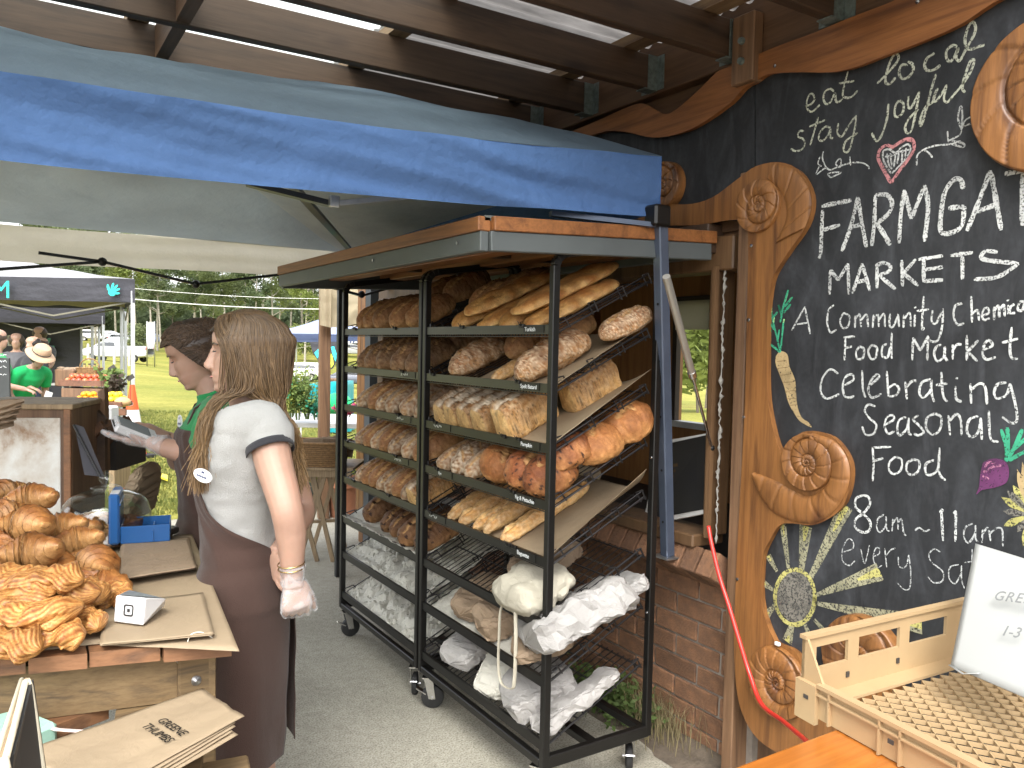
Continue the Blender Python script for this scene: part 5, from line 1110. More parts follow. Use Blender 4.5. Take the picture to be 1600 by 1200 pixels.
# slatted top: boards run front to back, their ends show along the front
fe=[pt(x,1032-.088*x,Z=TZ) for x in(-160,42,138,253,362)]
bk_=[Vector((p.x*.98+.02,2.84,TZ)) for p in fe]
for i in range(4):
    a,b=fe[i],fe[i+1]; g_=(b-a).normalized()*.0025; zt=[0,.0,-.0015,.0][i]; of=Vector((0,[0,-.004,.006,-.010][i],zt))
    MB().prism([a+g_+of,b-g_+of,bk_[i+1]-g_+Vector((0,0,zt)),bk_[i]+g_+Vector((0,0,zt))],(0,0,-.032)).build('top_plank',m_plank,tb)
MB().prism([fe[0],fe[0]+Vector((-1.,.25,0)),Vector((-1.4,2.84,TZ)),bk_[0]],(0,0,-.032)).build('top_plank',m_plank,tb)
a=pt(-220,1075,Z=TZ-.034); a=fe[0]+Vector((-.3,.075,-.034)); b=pt(338,1012,Z=TZ-.034)
dn=Vector((0,0,-.115)); dpt=Vector((.02,.05,0))
a2=a+Vector((0,.018,0)); b2=b+Vector((0,.012,0))
MB().prism([a2,b2,b2+dn,a2+dn],Vector((.008,.035,0))).build('front_apron',m_rough_pine,tb)
for (x,y) in((282,1028),(305,1062)):
    c=pt(x,y,Y=b2.y+.012); dd_=(b2-a2).normalized(); nn=Vector((dd_.y,-dd_.x,0)); MB().lathe([(0,-.006),(.006,-.005),(.010,-.003),(.0105,.002)],(0,0,0),14,'y').build
    q=MB().lathe([(0,-.007),(.005,-.006),(.0055,-.004),(.011,-.003),(.012,.003)],(0,0,0),14,'y'); ro=Matrix.Rotation(math.atan2(dd_.y,dd_.x),3,'Z'); c=a2.lerp(b2,(c.x-a2.x)/(b2.x-a2.x)); c.z=pt(x,y,Y=c.y).z; c.y-=.004; q.v=[tuple(c+ro@Vector(v)) for v in q.v]; q.build('coach_bolt',m_steel,tb,True)
for (x,y) in((.36,1.88),(.38,2.75),(-1.2,2.3),(-1.2,2.8)): MB().box((x,y,.458),(.08,.08,.915),ch=.004).build('leg',m_rough_pine,tb)
MB().box((-.4,2.45,.86),(1.5,.6,.02)).build('under_shelf',m_mortar,tb)
# brown paper covering and bags on the table
def flat(poly,z,m,name,lab,cat,th=.0008,am=.0015,grp=None,seed=0,n=26,parent=None):
    P=[pt(x,y,Z=z) for x,y in poly]
    def f(u,v):
        p=(P[0].lerp(P[1],u)).lerp(P[3].lerp(P[2],u),v); return p+Vector((0,0,am*(1+mn.noise(Vector((p.x*9,p.y*9,seed)))+.5*mn.noise(Vector((p.x*30,p.y*25,seed))))))
    o=MB().grid(f,n,n).build(name,m,parent,True,label=lab,cat=cat,group=grp); md=o.modifiers.new('t','SOLIDIFY'); md.thickness=th; return o
flat([(-60,1030),(215,1000),(230,820),(-60,870)],TZ+.001,m_kraft,'paper_sheet','large brown paper sheet spread under the pastries','paper',am=.0012,seed=1)
flat([(158,1008),(374,1018),(300,835),(190,842)],TZ+.003,m_kraft,'paper_sheet','brown paper sheet overhanging the table corner beside the card reader','paper',am=.001,seed=2)
def bagstack(poly,z,n,lab,lab2,seed,m=m_kraft,step=.0022,fold=True):
    t=thing('paper_bag_stack',lab,'paper bags',pt(*poly[0],Z=z)); r=random.Random(seed)
    for i in range(n):
        j=[(x+r.uniform(-2.5,2.5),y+r.uniform(-2,2)) for x,y in poly]
        flat(j,z+i*step,m,'paper_bag',None,None,.0012,.0012,seed=seed+i,parent=t)
    return t
bagstack([(157,1008),(333,991),(316,928),(163,946)],TZ+.006,6,'stack of flat brown paper bags under the white card reader','',3)
bs=bagstack([(190,906),(306,888),(294,841),(189,848)],TZ+.006,9,'stack of creased brown paper bags in front of the blue cash box','',9,m_kraft2,.0028)
# string loop
stp=[(300,1020),(294,1008),(292,998),(298,988),(310,985),(320,988),(330,994),(337,1000),(337,1010),(330,1014),(318,1015),(308,1015),(302,1022)]
MB().tube(cr([pt(x,y,Y=1.80+.0*x)+Vector((0,-.012,0)) for x,y in stp],5),.0013,6).build('string_loop',M('white_string',(.72,.68,.58),.9,.2,60,0,0),smooth=True,label='loop of white string dangling over the table front edge',cat='string')
# card reader
crd=thing('card_reader','white wedge-shaped card reader lying on the brown bags','card reader',pt(215,975,Z=TZ+.02))
m_wp=M('white_plastic',(.62,.62,.62),.3,.05,3,0,0,spec=.5)
zb=TZ+.022
P0=[pt(177,972,Z=zb),pt(223,979,Z=zb),pt(244,960,Z=zb+.004),pt(262,934,Z=zb+.02),pt(182,950,Z=zb)]
A_=pt(177,972,Z=zb);B_=pt(224,978,Z=zb);C_=pt(258,946,Z=zb+.006);D_=pt(200,948,Z=zb+.002)
upz=Vector((0,0,1)); A2=A_+upz*.056+Vector((.006,.01,0));B2=B_+upz*.060+Vector((.004,.008,0));C2=pt(261,936,Z=zb+.036)+Vector((0,0,0));D2=D_+upz*.04
q=MB(); q.add([A_,B_,C_,D_,A2,B2,C2,D2],[(0,3,2,1),(4,5,6,7),(0,1,5,4),(1,2,6,5),(2,3,7,6),(3,0,4,7)]); o=q.build('housing',m_wp,crd); md=o.modifiers.new('b','BEVEL'); md.width=.004; md.segments=3
m_scr=M('reader_screen',(.25,.27,.28),.15,.2,4,0,0,spec=.8)
tc_=(A2+B2+C2+D2)/4; q=MB(); q.add([tc_+(p-tc_)*.86+upz*.0016 for p in(A2,B2,C2,D2)],[(0,1,2,3)]); q.build('screen',m_scr,crd)
fx=(B_-A_).normalized(); fy_=(A2-A_).normalized(); fn=fx.cross(fy_).normalized(); fn=fn if fn.dot(Vector(tuple(cF)))<0 else -fn; fc=(A_+B_+A2+B2)/4+fn*.0025
m_ink=M('black_ink',(.02,.02,.02),.6,.1,5,0,0)
def ringsq(c,s,w_,m,par,name):
    o_=[(-1,-1),(1,-1),(1,1),(-1,1)]; V=[];F=[]
    def sq(s_,k): 
        out=[]
        for (x,y) in o_:
            for t in(0,1,2):
                an=math.atan2(y,x)-PI/4+t*PI/4; out.append(c+fx*(x*(s_-k)+k*math.cos(an))+fy_*(y*(s_-k)+k*math.sin(an)))
        return out
    a=sq(s,s*.35);b=sq(s-w_,s*.2); n=len(a); q=MB().add(a+b,[(i,(i+1)%n,(i+1)%n+n,i+n) for i in range(n)]); return q.build(name,m,par)
ringsq(fc,.0125,.0032,m_ink,crd,'logo'); q=MB().add([fc+fx*(x*.0035)+fy_*(y*.0035) for x,y in((-1,-1),(1,-1),(1,1),(-1,1))],[(0,1,2,3)]).build('logo_dot',m_ink,crd)
# blue cash box with raised lid
m_bluebox=M('blue_cash_box_enamel',(.018,.10,.30),.3,.15,6,50,.04,.001,coat=.3)
bx=thing('cash_box','open dark-blue metal cash box with its lid standing upright','cash box',pt(225,848,Z=TZ+.02))
a=pt(189,850,Z=TZ+.03);b=pt(265,845,Z=TZ+.03); ux=(b-a).normalized(); uy=Vector((-ux.y,ux.x,0)); Lx=(b-a).length; Ly=.14; Hh=.052; c=a+ux*Lx/2+uy*Ly/2
rz=Matrix((ux,uy,upz)).transposed()
for (o_,s_) in(((0,-Ly/2,Hh/2),(Lx,.003,Hh)),((0,Ly/2,Hh/2),(Lx,.003,Hh)),((-Lx/2,0,Hh/2),(.003,Ly,Hh)),((Lx/2,0,Hh/2),(.003,Ly,Hh)),((0,0,.002),(Lx,Ly,.003))):
    MB().box(c+rz@Vector(o_),s_,rz,ch=.001).build('box_side',m_bluebox,bx)
MB().box(c+rz@Vector((.02,-.01,.02)),(.004,Ly*.95,.035),rz).build('divider',m_bluebox,bx)
q=MB(); 
for k in range(5): q.box(c+rz@Vector((.01+.012*k,-.03+.01*k,.012+.003*k)),(.06,.035,.001),rz@Matrix.Rotation(.3*k,3,'Z'))
q.build('papers',m_white,bx)
lc=a+uy*.07-ux*.018+upz*.075
MB().box(lc,(.030,.155,.152),rz,ch=.006).build('lid',m_bluebox,bx)
MB().box(lc-ux*.0155+upz*.036+uy*.0,(.001,.10,.06),rz).build('lid_label',M('white_label_sticker',(.7,.72,.75),.5,.2,60,0,0),bx)
MB().box(lc+upz*.0765-uy*.025,(.024,.055,.0012),rz).build('lid_label',m_wp,bx)
dashes(lc-ux*.0158-upz*.035+uy*.045,-uy,upz,[.02,.03,.016],.018,m_wp,'worn_lid_mark',bx,.2,4)
MB().tube([lc+upz*.045-uy*.078+ux*.016,lc+upz*.045+uy*.078+ux*.016],.0025,6).build('handle_rod',m_bluebox,bx)
# glass cake dome with cakes
gd=thing('cake_dome','clear glass cake dome with a ball knob covering brown cakes','cake dome',pt(166,812,Z=TZ+.01))
def glass():
    m,t,b=_nt('clear_glass'); g=t.nodes.new('ShaderNodeBsdfGlossy'); g.inputs['Roughness'].default_value=.03; tp=t.nodes.new('ShaderNodeBsdfTransparent'); tp.inputs[0].default_value=(.95,.97,.96,1); lw=t.nodes.new('ShaderNodeLayerWeight'); lw.inputs['Blend'].default_value=.28; ms=t.nodes.new('ShaderNodeMixShader')
    r=ramp(t,lw.outputs['Facing'],[(.0,(.07,.07,.07)),(.55,(.16,.16,.16)),(.95,(.9,.9,.9))]); lk(t,r,ms.inputs[0]); lk(t,tp.outputs[0],ms.inputs[1]); lk(t,g.outputs[0],ms.inputs[2]); lk(t,ms.outputs[0],t.nodes['Material Output'].inputs['Surface']); return m
m_glass=glass()
dc=pt(166,838,Z=TZ+.02); dR=.133
prf=[(dR+.004,0),(dR+.004,.006),(dR,.012),(dR,.05),(dR*.985,.075),(dR*.92,.105),(dR*.78,.128),(dR*.55,.142),(dR*.3,.149),(.03,.152),(.045,.156),(.045,.160),(.02,.166),(.012,.170)]
MB().lathe(prf,dc,48).build('dome',m_glass,gd,True); MB().lathe([(r_-.0025,z) for r_,z in prf[:9]],dc,48).build('dome_inner',m_glass,gd,True)
MB().ell(dc+Vector((0,0,.186)),(.021,.021,.019),20,14).build('knob',m_glass,gd,True)
MB().lathe([(0,-.012),(.11,-.012),(.15,-.002),(.155,.002),(.14,.0),(0,-.004)],dc,40).build('plate',M('dark_timber_board',(.16,.08,.035),.5),gd,smooth=40)
m_cake=crust('cake_crumb',.7,.6)
def cake(c,r,h,col,lab,seed):
    q=MB(); 
    def f(u,v):
        an=2*PI*u; k=min(1,v*2.2); zz=h*min(1,v/.5) if v<.5 else h+.012*math.sin((v-.5)*PI); rr_=r*(.86+.14*min(1,v/.5)) if v<.5 else r*(1-(v-.5)*2)*1.0; rr_*=1+.035*abs(math.sin(11*an)) if v<.5 else 1; p=Vector((rr_*math.cos(an),rr_*math.sin(an),zz)); return c+p+Vector((0,0,.006*mn.noise(p*60+Vector((seed,0,0)))))
    cc=[]
    q.grid(f,44,16,cu=True,colf=lambda u,v:lerp3(col,sc3(col,1.9),max(0,.5+mn.noise(Vector((u*30,v*14,seed)))) if v>.45 else .15)); return q.build('cake',m_cake,smooth=True,usecol=True,label=lab,cat='cake')
cake(dc+Vector((.055,-.02,.0)),.052,.055,(.13,.06,.03),'dark brown fluted cake under the dome right of the box lid',1)
cake(dc+Vector((-.03,.045,.0)),.05,.06,(.42,.24,.08),'pale crumble-topped muffin at the back under the dome',2)
cake(dc+Vector((-.055,-.035,.0)),.046,.045,(.28,.15,.06),'nut-coloured cake at the left under the dome',3)
cake(dc+Vector((.0,-.075,.0)),.04,.04,(.30,.19,.10),'small tan cake hidden behind the box lid under the dome',4)
# ---------------- pastries ----------------
def croissant(seed):
    r=random.Random(seed); A=r.uniform(.85,1.1); Rr=.086; b=MB(); cols=[]; nu,nv=150,32; NS=r.choice([3.6,4.2]); o=Vector((r.uniform(0,50),r.uniform(0,50),0)); sl=r.uniform(.25,.4)
    def f(u,v):
        t=2*u-1; an=t*A; phi=2*PI*v
        env=(max(0,1-abs(t)**1.25))**.8; fr=abs(t)*NS+sl*math.cos(phi+.8)+.25*mn.noise(o+Vector((t*2,math.cos(phi),math.sin(phi)))); saw=fr-math.floor(fr)
        rad=.046*env*(1+.24*(1-saw)**1.5-.12)+.006*(1-abs(t)**8)
        n1=mn.noise(o+Vector((t*4,math.cos(phi),math.sin(phi)))*2); lam=math.sin((fr*9+1.5*n1)*2*PI)
        n2=mn.noise(o+Vector((t*40+math.sin(phi)*4,math.cos(phi)*2.5,math.sin(phi)*2.5)))
        rad*=1+.09*n1; rad+=.0005*lam*env+.0009*n2
        c=Vector((Rr*math.sin(an),Rr*math.cos(an)-Rr,0)); nrm=Vector((math.sin(an),math.cos(an),0))
        p=c+nrm*rad*math.cos(phi)*1.08+Vector((0,0,rad*math.sin(phi)*.86+.032+.006*mn.noise(o+Vector((t*2,0,0)))))
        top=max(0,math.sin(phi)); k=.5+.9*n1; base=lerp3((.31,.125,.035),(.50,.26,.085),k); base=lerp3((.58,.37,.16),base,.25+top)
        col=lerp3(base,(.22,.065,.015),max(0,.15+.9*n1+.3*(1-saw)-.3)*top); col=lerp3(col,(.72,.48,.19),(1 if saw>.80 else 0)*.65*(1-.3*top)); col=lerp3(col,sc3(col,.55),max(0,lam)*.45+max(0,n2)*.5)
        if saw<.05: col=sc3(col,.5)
        cols.append((col[0]*.88,col[1]*.84,col[2]*.85)); return p
    b.grid(f,nu,nv,cv=True); b.c=cols; return b.mesh('croissant',m_past,True,(0,0,0),True)
def twist(seed):
    r=random.Random(seed); b=MB(); cols=[]; o=Vector((r.uniform(0,50),r.uniform(0,50),0)); L=.155; tw=r.uniform(-.8,1.0); bend=r.uniform(-.6,.6); fw=r.uniform(.9,1.3)
    def f(u,v):
        t=2*u-1; ph0=2*PI*v; phi=ph0+tw*t; env=max(0,1-abs(t)**3.5)**.5; n1=mn.noise(o+Vector((t*1.8,math.cos(phi)*.8,math.sin(phi)*.8))*1.5)
        lay=phi*4.5+2.2*math.sin(t*2.2+seed)+1.6*n1; st=math.sin(lay*2); st2=mn.noise(o+Vector((t*6,math.cos(phi)*9,math.sin(phi)*9))); fine=math.sin(lay*7+2*st2)
        rad=.027*env*(.95+.45*n1)+.0019*abs(st)*env+.0013*st2+.0005*fine+.004*(1-abs(t)**9)
        if t>.25: rad*=1+.22*math.sin((t-.25)*5)*(1 if n1>-.1 else .4)
        p=Vector((t*L/2,bend*.06*t*t+math.cos(ph0)*rad*1.2*fw,math.sin(ph0)*rad*.80+.024))
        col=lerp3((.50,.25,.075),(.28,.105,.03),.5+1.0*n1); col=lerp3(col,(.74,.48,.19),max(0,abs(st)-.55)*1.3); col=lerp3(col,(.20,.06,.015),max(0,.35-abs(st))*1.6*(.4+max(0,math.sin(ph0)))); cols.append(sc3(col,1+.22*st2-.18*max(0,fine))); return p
    b.grid(f,96,60,cv=True); b.c=cols; return b.mesh('danish_twist',m_past,True,(0,0,0),True)
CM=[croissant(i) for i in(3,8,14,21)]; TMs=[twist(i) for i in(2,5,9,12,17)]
imR=Vector((hR.x,hR.y,0)); imF=Vector((hF.x,hF.y,0))
def pastry(kind,px_,py_,h,ang,s,tilt,roll_,lab,var,grp):
    c=pt(px_,py_,Z=TZ+h+.03*s); a=math.radians(ang); ex=imR*math.cos(a)+imF*math.sin(a); ex=(ex*math.cos(tilt)+Vector((0,0,1))*math.sin(tilt)).normalized(); ez=(Vector((0,0,1))-ex*ex.z).normalized(); ey=ez.cross(ex)
    ey2=ey*math.cos(roll_)+ez*math.sin(roll_); ez2=ex.cross(ey2); m=Matrix((ex*s,ey2*s,ez2*s)).transposed().to_4x4(); c=c-ez2*.030*s; s=s*.92; m=Matrix((ex*s,ey2*s,ez2*s)).transposed().to_4x4(); m.translation=c
    inst('croissant' if kind=='c' else 'danish_pastry',(CM if kind=='c' else TMs)[var%(4 if kind=='c' else 5)],m,None,lab,'croissant' if kind=='c' else 'pastry',grp)
GC,GT='croissants heaped on the table','twisted pastries heaped on the table'
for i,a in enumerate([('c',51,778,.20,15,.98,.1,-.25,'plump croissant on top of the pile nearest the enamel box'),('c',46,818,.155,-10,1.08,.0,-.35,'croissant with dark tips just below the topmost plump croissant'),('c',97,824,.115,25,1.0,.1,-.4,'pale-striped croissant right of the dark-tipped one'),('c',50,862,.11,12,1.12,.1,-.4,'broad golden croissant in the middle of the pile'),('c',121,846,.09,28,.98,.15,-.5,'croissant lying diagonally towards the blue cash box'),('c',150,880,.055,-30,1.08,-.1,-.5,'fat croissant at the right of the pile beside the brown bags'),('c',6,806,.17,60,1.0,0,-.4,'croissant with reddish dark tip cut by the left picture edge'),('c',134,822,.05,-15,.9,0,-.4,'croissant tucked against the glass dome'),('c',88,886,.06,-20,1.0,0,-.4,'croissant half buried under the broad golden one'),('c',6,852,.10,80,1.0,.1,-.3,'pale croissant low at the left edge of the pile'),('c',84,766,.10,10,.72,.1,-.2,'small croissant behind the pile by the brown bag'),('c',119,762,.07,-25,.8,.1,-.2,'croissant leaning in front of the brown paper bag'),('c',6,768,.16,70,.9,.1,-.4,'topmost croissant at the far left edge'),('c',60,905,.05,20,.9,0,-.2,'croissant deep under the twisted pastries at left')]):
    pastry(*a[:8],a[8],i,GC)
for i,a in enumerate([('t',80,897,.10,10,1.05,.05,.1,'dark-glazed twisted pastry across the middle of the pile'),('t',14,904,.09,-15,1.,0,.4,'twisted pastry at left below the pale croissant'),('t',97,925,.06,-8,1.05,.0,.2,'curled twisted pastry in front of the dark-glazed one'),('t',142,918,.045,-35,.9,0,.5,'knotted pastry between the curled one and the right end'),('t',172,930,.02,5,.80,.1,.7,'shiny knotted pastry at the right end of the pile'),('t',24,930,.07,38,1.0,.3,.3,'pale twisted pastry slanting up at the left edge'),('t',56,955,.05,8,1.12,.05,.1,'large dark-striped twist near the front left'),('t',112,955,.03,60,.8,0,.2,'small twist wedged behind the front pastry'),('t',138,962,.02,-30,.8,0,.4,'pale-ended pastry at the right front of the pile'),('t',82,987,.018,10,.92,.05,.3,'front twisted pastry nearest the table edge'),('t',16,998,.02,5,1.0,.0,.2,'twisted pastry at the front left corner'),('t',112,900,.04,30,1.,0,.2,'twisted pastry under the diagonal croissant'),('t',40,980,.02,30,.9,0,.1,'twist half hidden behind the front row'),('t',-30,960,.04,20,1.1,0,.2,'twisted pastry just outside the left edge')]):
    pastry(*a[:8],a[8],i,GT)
rr=random.Random(8)
for i in range(22):
    u=rr.random(); v=rr.random(); c=Vector((-.14+.36*u,2.02+.40*v-.06*u,0)); hh=.0+.10*rr.random()*(math.sin(PI*min(1,.15+v*.8)))*(1-u*.6)
    m=Matrix.Translation(c+Vector((0,0,TZ+.002+hh)))@Matrix.Rotation(rr.uniform(0,6.28),4,'Z')
    inst('croissant',CM[i%4],m,None,'golden pastry buried inside the heap under the others','croissant','pastries buried in the heap')
# ---------------- things behind the pastries on the table ----------------
# weathered white enamel-faced box with timber edge
ebf=[pt(-60,632,d=2.62),pt(113,634,d=2.68)]
eb=thing('weathered_panel_box','old timber box with worn white panel face behind the croissants','box',(pt(60,760,d=2.65).x,pt(60,760,d=2.65).y,TZ))
e1=pt(113,760,Z=TZ+.0) ; e1=Vector((pt(113,740,d=2.68).x,pt(113,740,d=2.68).y,TZ)); e0=Vector((pt(-60,740,d=2.62).x,pt(-60,740,d=2.62).y,TZ)); ht=ebf[1].z-TZ; ux_=(e1-e0).normalized(); uy_=Vector((-ux_.y,ux_.x,0))
m_enamel=None
def worn():
    m,t,b=_nt('worn_white_paint'); v=coords(t); f=nz(t,v,4.5,6,.65,.3); cc=ramp(t,f,[(.36,(.27,.17,.10)),(.46,(.50,.46,.40)),(.6,(.62,.63,.60))]); lk(t,cc,b.inputs['Base Color']); b.inputs['Roughness'].default_value=.55; bump(t,b,nz(t,v,60,3),.15,.002); return m
m_enamel=worn()
cen=(e0+e1)/2+uy_*.17+Vector((0,0,ht/2)); rzz=Matrix((ux_,uy_,Vector((0,0,1)))).transposed(); LL=(e1-e0).length
MB().box(cen,(LL,.34,ht-.02),rzz,ch=.003).build('carcass',m_post,eb); MB().box(cen-uy_*.171-ux_*.01+Vector((0,0,-.0)),(LL-.05,.006,ht-.08),rzz,ch=.002).build('front_panel',m_enamel,eb)
MB().box(cen+Vector((0,0,ht/2-.003)),(LL+.01,.36,.018),rzz,ch=.003).build('lid',m_trestle,eb)
MB().box(cen-uy_*.176+ux_*(LL/2-.012),(.022,.012,ht-.02),rzz,ch=.002).build('stile',m_plank,eb); MB().box(cen-uy_*.176+Vector((0,0,-ht/2+.022)),(LL,.012,.04),rzz,ch=.002).build('bottom_stile',m_plank,eb)
# paper bag spray on top-left
q=MB(); r=random.Random(3)
for i in range(5):
    a=pt(-10,640+i*5,d=2.5);b=pt(38-i*4,640+i*9-14,d=2.5+.02*i); n_=Vector((0,0,.02)); q.grid(lambda u,v,a=a,b=b,i=i:a.lerp(b,u)+Vector((0,0,(v-.5)*.055*(1-.75*u)))+Vector((0,.012*math.sin(9*v+i)+.008*mn.noise(Vector((u*6,v*6,i))),0)),14,8)
q.build('crumpled_bag',m_kraft2,smooth=True,label='scrunched brown paper bag end at the far left above the box',cat='paper bag')
# brown bag lying behind croissants, upright kraft bag by the dome
def bagw(c,size,m,lab,seed,rz_,pinch=.3,amp=.012,tilt=0,name='paper_bag'):
    L,Wd,H=size; q=MB(); rj=random.Random(seed); Rm=Matrix.Rotation(rz_,3,'Z')@Matrix.Rotation(tilt,3,'Y')
    def f(u,v):
        t=2*v-1; an=2*PI*u; k=max(0,1-abs(t)**8)**.4; e=.36; cx,cz=math.cos(an),math.sin(an); y=math.copysign(abs(cx)**e,cx)*Wd/2*k*(1-pinch*max(0,t)**2*.3); z=math.copysign(abs(cz)**e,cz)*H/2*(1-pinch*max(0,t)**2)*k; p=Vector((t*L/2,y,z))
        p=p+Vector((rj.uniform(-1,1),rj.uniform(-1,1),rj.uniform(-1,1)))*.0035; d=crease(p,8,amp,seed); n=Vector((t*.3,y/Wd,z/H*2)); n=n.normalized() if n.length>1e-6 else Vector((1,0,0)); return Vector(c)+Rm@(p+n*d*k)
    q.grid(f,30,22,cu=True); q.f=[t for a,b,c,d in q.f for t in((a,b,c),(a,c,d))]; return q.build(name,m,smooth=22,label=lab,cat='paper bag')
ang=math.atan2(hR.y,hR.x)
p=pt(100,762,Z=TZ+.06); bagw((p.x,p.y,TZ+.06),(.30,.2,.11),m_kraft2,'rumpled brown paper bag lying behind the croissants',4,ang+.1,.6,.010)
p=pt(212,800,d=2.85); bagw((p.x+.02,p.y,TZ+.11),(.21,.22,.05),m_kraft,'upright folded brown paper bag behind the glass dome',6,ang,.85,.008,tilt=-PI/2+.25)
m_dk=M('dark_case',(.05,.045,.04),.6,.3,9,0,0)
a=pt(229,833,Z=TZ+.02); MB().box((a.x+.0,a.y,TZ+.02),(.16,.13,.02),Matrix.Rotation(ang,3,'Z'),ch=.004).build('notebook',m_dk,label='dark notebook under loose receipts at the table back',cat='notebook')
# leaning chopping boards and a timber crate left of the dome
bd=thing('leaning_board','grey slate board leaning against the timber crate','board',pt(140,740,d=2.75))
A3=[pt(116,664,d=2.62),pt(128,668,d=2.66),pt(160,745,d=2.60),pt(132,742,d=2.52)]
MB().prism(A3,(imF*.012)).build('slate',M('grey_slate',(.16,.16,.19),.55,.2,6,30,.1,.002),bd); MB().tube([pt(115,664,d=2.6),pt(157,745,d=2.56)],.004,6).build('edge_strip',m_black,bd)
ct=thing('timber_crate','open timber crate with slanting front standing behind the slate board','crate',pt(140,735,d=2.95))
for (poly,m) in(([(116,700),(116,735),(164,735),(164,655),(150,640)],m_plank),):
    MB().prism([pt(x,y,d=2.92) for x,y in poly],imF*.02).build('side_panel',m_brown_wood,ct)
MB().prism([pt(x,y,d=2.9) for x,y in((122,690),(156,658),(162,668),(128,706))],imF*.22).build('slanted_rail',m_plank,ct)
MB().prism([pt(x,y,d=2.88) for x,y in((116,690),(124,694),(124,738),(116,738))],imF*.24).build('corner_post',m_post,ct)
MB().prism([pt(x,y,d=2.95) for x,y in((153,612),(163,606),(166,735),(156,735))],imF*.03).build('upright',m_post,ct)
MB().prism([pt(x,y,d=3.1) for x,y in((118,735),(182,735),(182,690),(166,686),(118,700))],imF*.25).build('inner_box',m_dk,ct)
# ---------------- low shelf, stamped bags, small chalkboard ----------------
MBB=MB().box((.02,1.42,.745),(.72,.52,.03),Matrix.Rotation(-.15,3,'Z'),ch=.004)
sh=thing('front_shelf','low shelf of chipped planks in front of the pastry table','shelf',(.1,1.5,0))
LZ=.80
pl=[([(-60,1180),(70,1128),(120,1140),(-60,1215)],m_plank),([(68,1110),(166,1078),(170,1102),(70,1140)],m_plank),([(178,1130),(183,1098),(278,1078),(284,1100)],m_rough_pine),([(60,1250),(318,1172),(310,1215),(60,1330)],m_rough_pine)]
for i,(po,m) in enumerate(pl):
    P=[pt(x,y,Z=LZ-.001*i) for x,y in po]; MB().prism(P,(0,0,-.03)).build('shelf_plank',m,sh)
MBB.build('base_board',m_rough_pine,sh)
MB().box((-.15,1.72,.385),(.7,.05,.74)).build('front_leg_panel',m_rough_pine,sh)
st=thing('stamped_bag_stack','pile of flat brown bags stamped in black, on the front shelf','paper bags',pt(200,1150,Z=.85))
for i,(po,z) in enumerate((([(30,1260),(300,1172),(325,1176),(60,1275)],.842),([(30,1250),(312,1162),(334,1158),(60,1265)],.847),([(30,1240),(320,1148),(338,1161),(60,1255)],.852))):
    P=[pt(x,y,Z=z) for x,y in po]; 
bp=[(60,1166),(316,1076),(382,1120),(205,1218)]
for i in range(5):
    k=4-i; P=[pt(x-[0,14,14,18,10][k]*(1 if j in(1,2) else 0),y+[0,10,16,24,29][k],Z=.862-.004*k) for j,(x,y) in enumerate(bp)]
    # extend backwards off frame
    P=[P[0]+(P[0]-P[1])*.15,P[1],P[2],P[3]+(P[3]-P[2])*.15]
    def f(u,v,P=P,k=k): p=(P[0].lerp(P[1],u)).lerp(P[3].lerp(P[2],u),v); return p+Vector((0,0,.002*mn.noise(Vector((u*3,v*9,k)))+.0012*math.sin(v*15)))
    o=MB().grid(f,30,20).build('paper_bag',m_kraft,st,True); md=o.modifiers.new('t','SOLIDIFY'); md.thickness=.001
g0=pt(245,1123,Z=.865); g1=pt(282,1146,Z=.865); dx=(g1-g0).normalized(); dy=Vector((0,0,1)).cross(dx); m_stamp=chalkmat('black_stamp_ink',(.015,.015,.015),.42,300)
q1=pt(244,1126,Z=.8665)
text('GREENE',q1,dx,dy,.026,m_stamp,'lettering',st,sp=.95); q2=q1-dy*.030; text('THUMBS',q2,dx,dy,.026,m_stamp,'lettering',st,sp=.95)
# small chalkboard at the very left
cbd=thing('small_chalkboard','small black chalkboard with pale rounded timber frame at bottom left','chalkboard',pt(30,1180,d=1.15))
m_pale=M('pale_timber_edge',(.62,.56,.42),.6,.2,8,40,.1,.002)
face=[pt(45,1066,d=1.24),pt(66,1215,d=1.16),pt(8,1230,d=1.0),pt(13,1185,d=1.02)]
MB().prism(face,-imR*.0+imF*.012).build('board_face',M('matt_black_board',(.03,.03,.03),.6,.2,6,0,0),cbd)
MB().tube([pt(9,1185,d=1.01),pt(24,1130,d=1.1),pt(39,1066,d=1.23),pt(43,1063,d=1.235),pt(47,1072,d=1.235),pt(56,1130,d=1.2),pt(68,1215,d=1.15)],.0045,8).build('frame_edge',m_pale,cbd,True)
MB().prism([pt(38,1064,d=1.24),pt(33,1064,d=1.27),pt(-6,1180,d=1.08),pt(8,1190,d=1.02)],imF*.012).build('back_leaf',m_trestle,cbd)
MB().tube([pt(34,1062,d=1.26),pt(2,1160,d=1.1),pt(-8,1190,d=1.05)],.004,8).build('back_edge',m_pale,cbd,True)
MB().tube([pt(6,1184,d=1.01),pt(12,1215,d=1.0)],.006,8).build('frame_edge',m_pale,cbd,True)
q=[pt(54,1186,d=1.105),pt(60,1176,d=1.12)]; 
m_mint=M('mint_cloth',(.30,.50,.40),.8,.2,20,60,.3,.002)
MB().box(pt(62,1145,Z=.815)+Vector((-.02,0,.0)),(.07,.09,.05),Matrix.Rotation(.5,3,'Z'),ch=.008).build('mint_tub',m_mint,label='mint-green plastic tub behind the small chalkboard',cat='tub')
MB().box(pt(-5,1150,Z=.815),(.12,.1,.05),Matrix.Rotation(.2,3,'Z'),ch=.008).build('mint_tub',m_mint,label='mint-green tub cut off by the left edge',cat='tub')
MB().tube([pt(60,1132,Z=.83),pt(90,1140,Z=.83),pt(135,1143,Z=.83)],.006,6,flat=.3).build('ribbon',M('pale_pink_ribbon',(.6,.5,.46),.6),label='pale pink ribbon trailing across the front shelf planks',cat='ribbon')
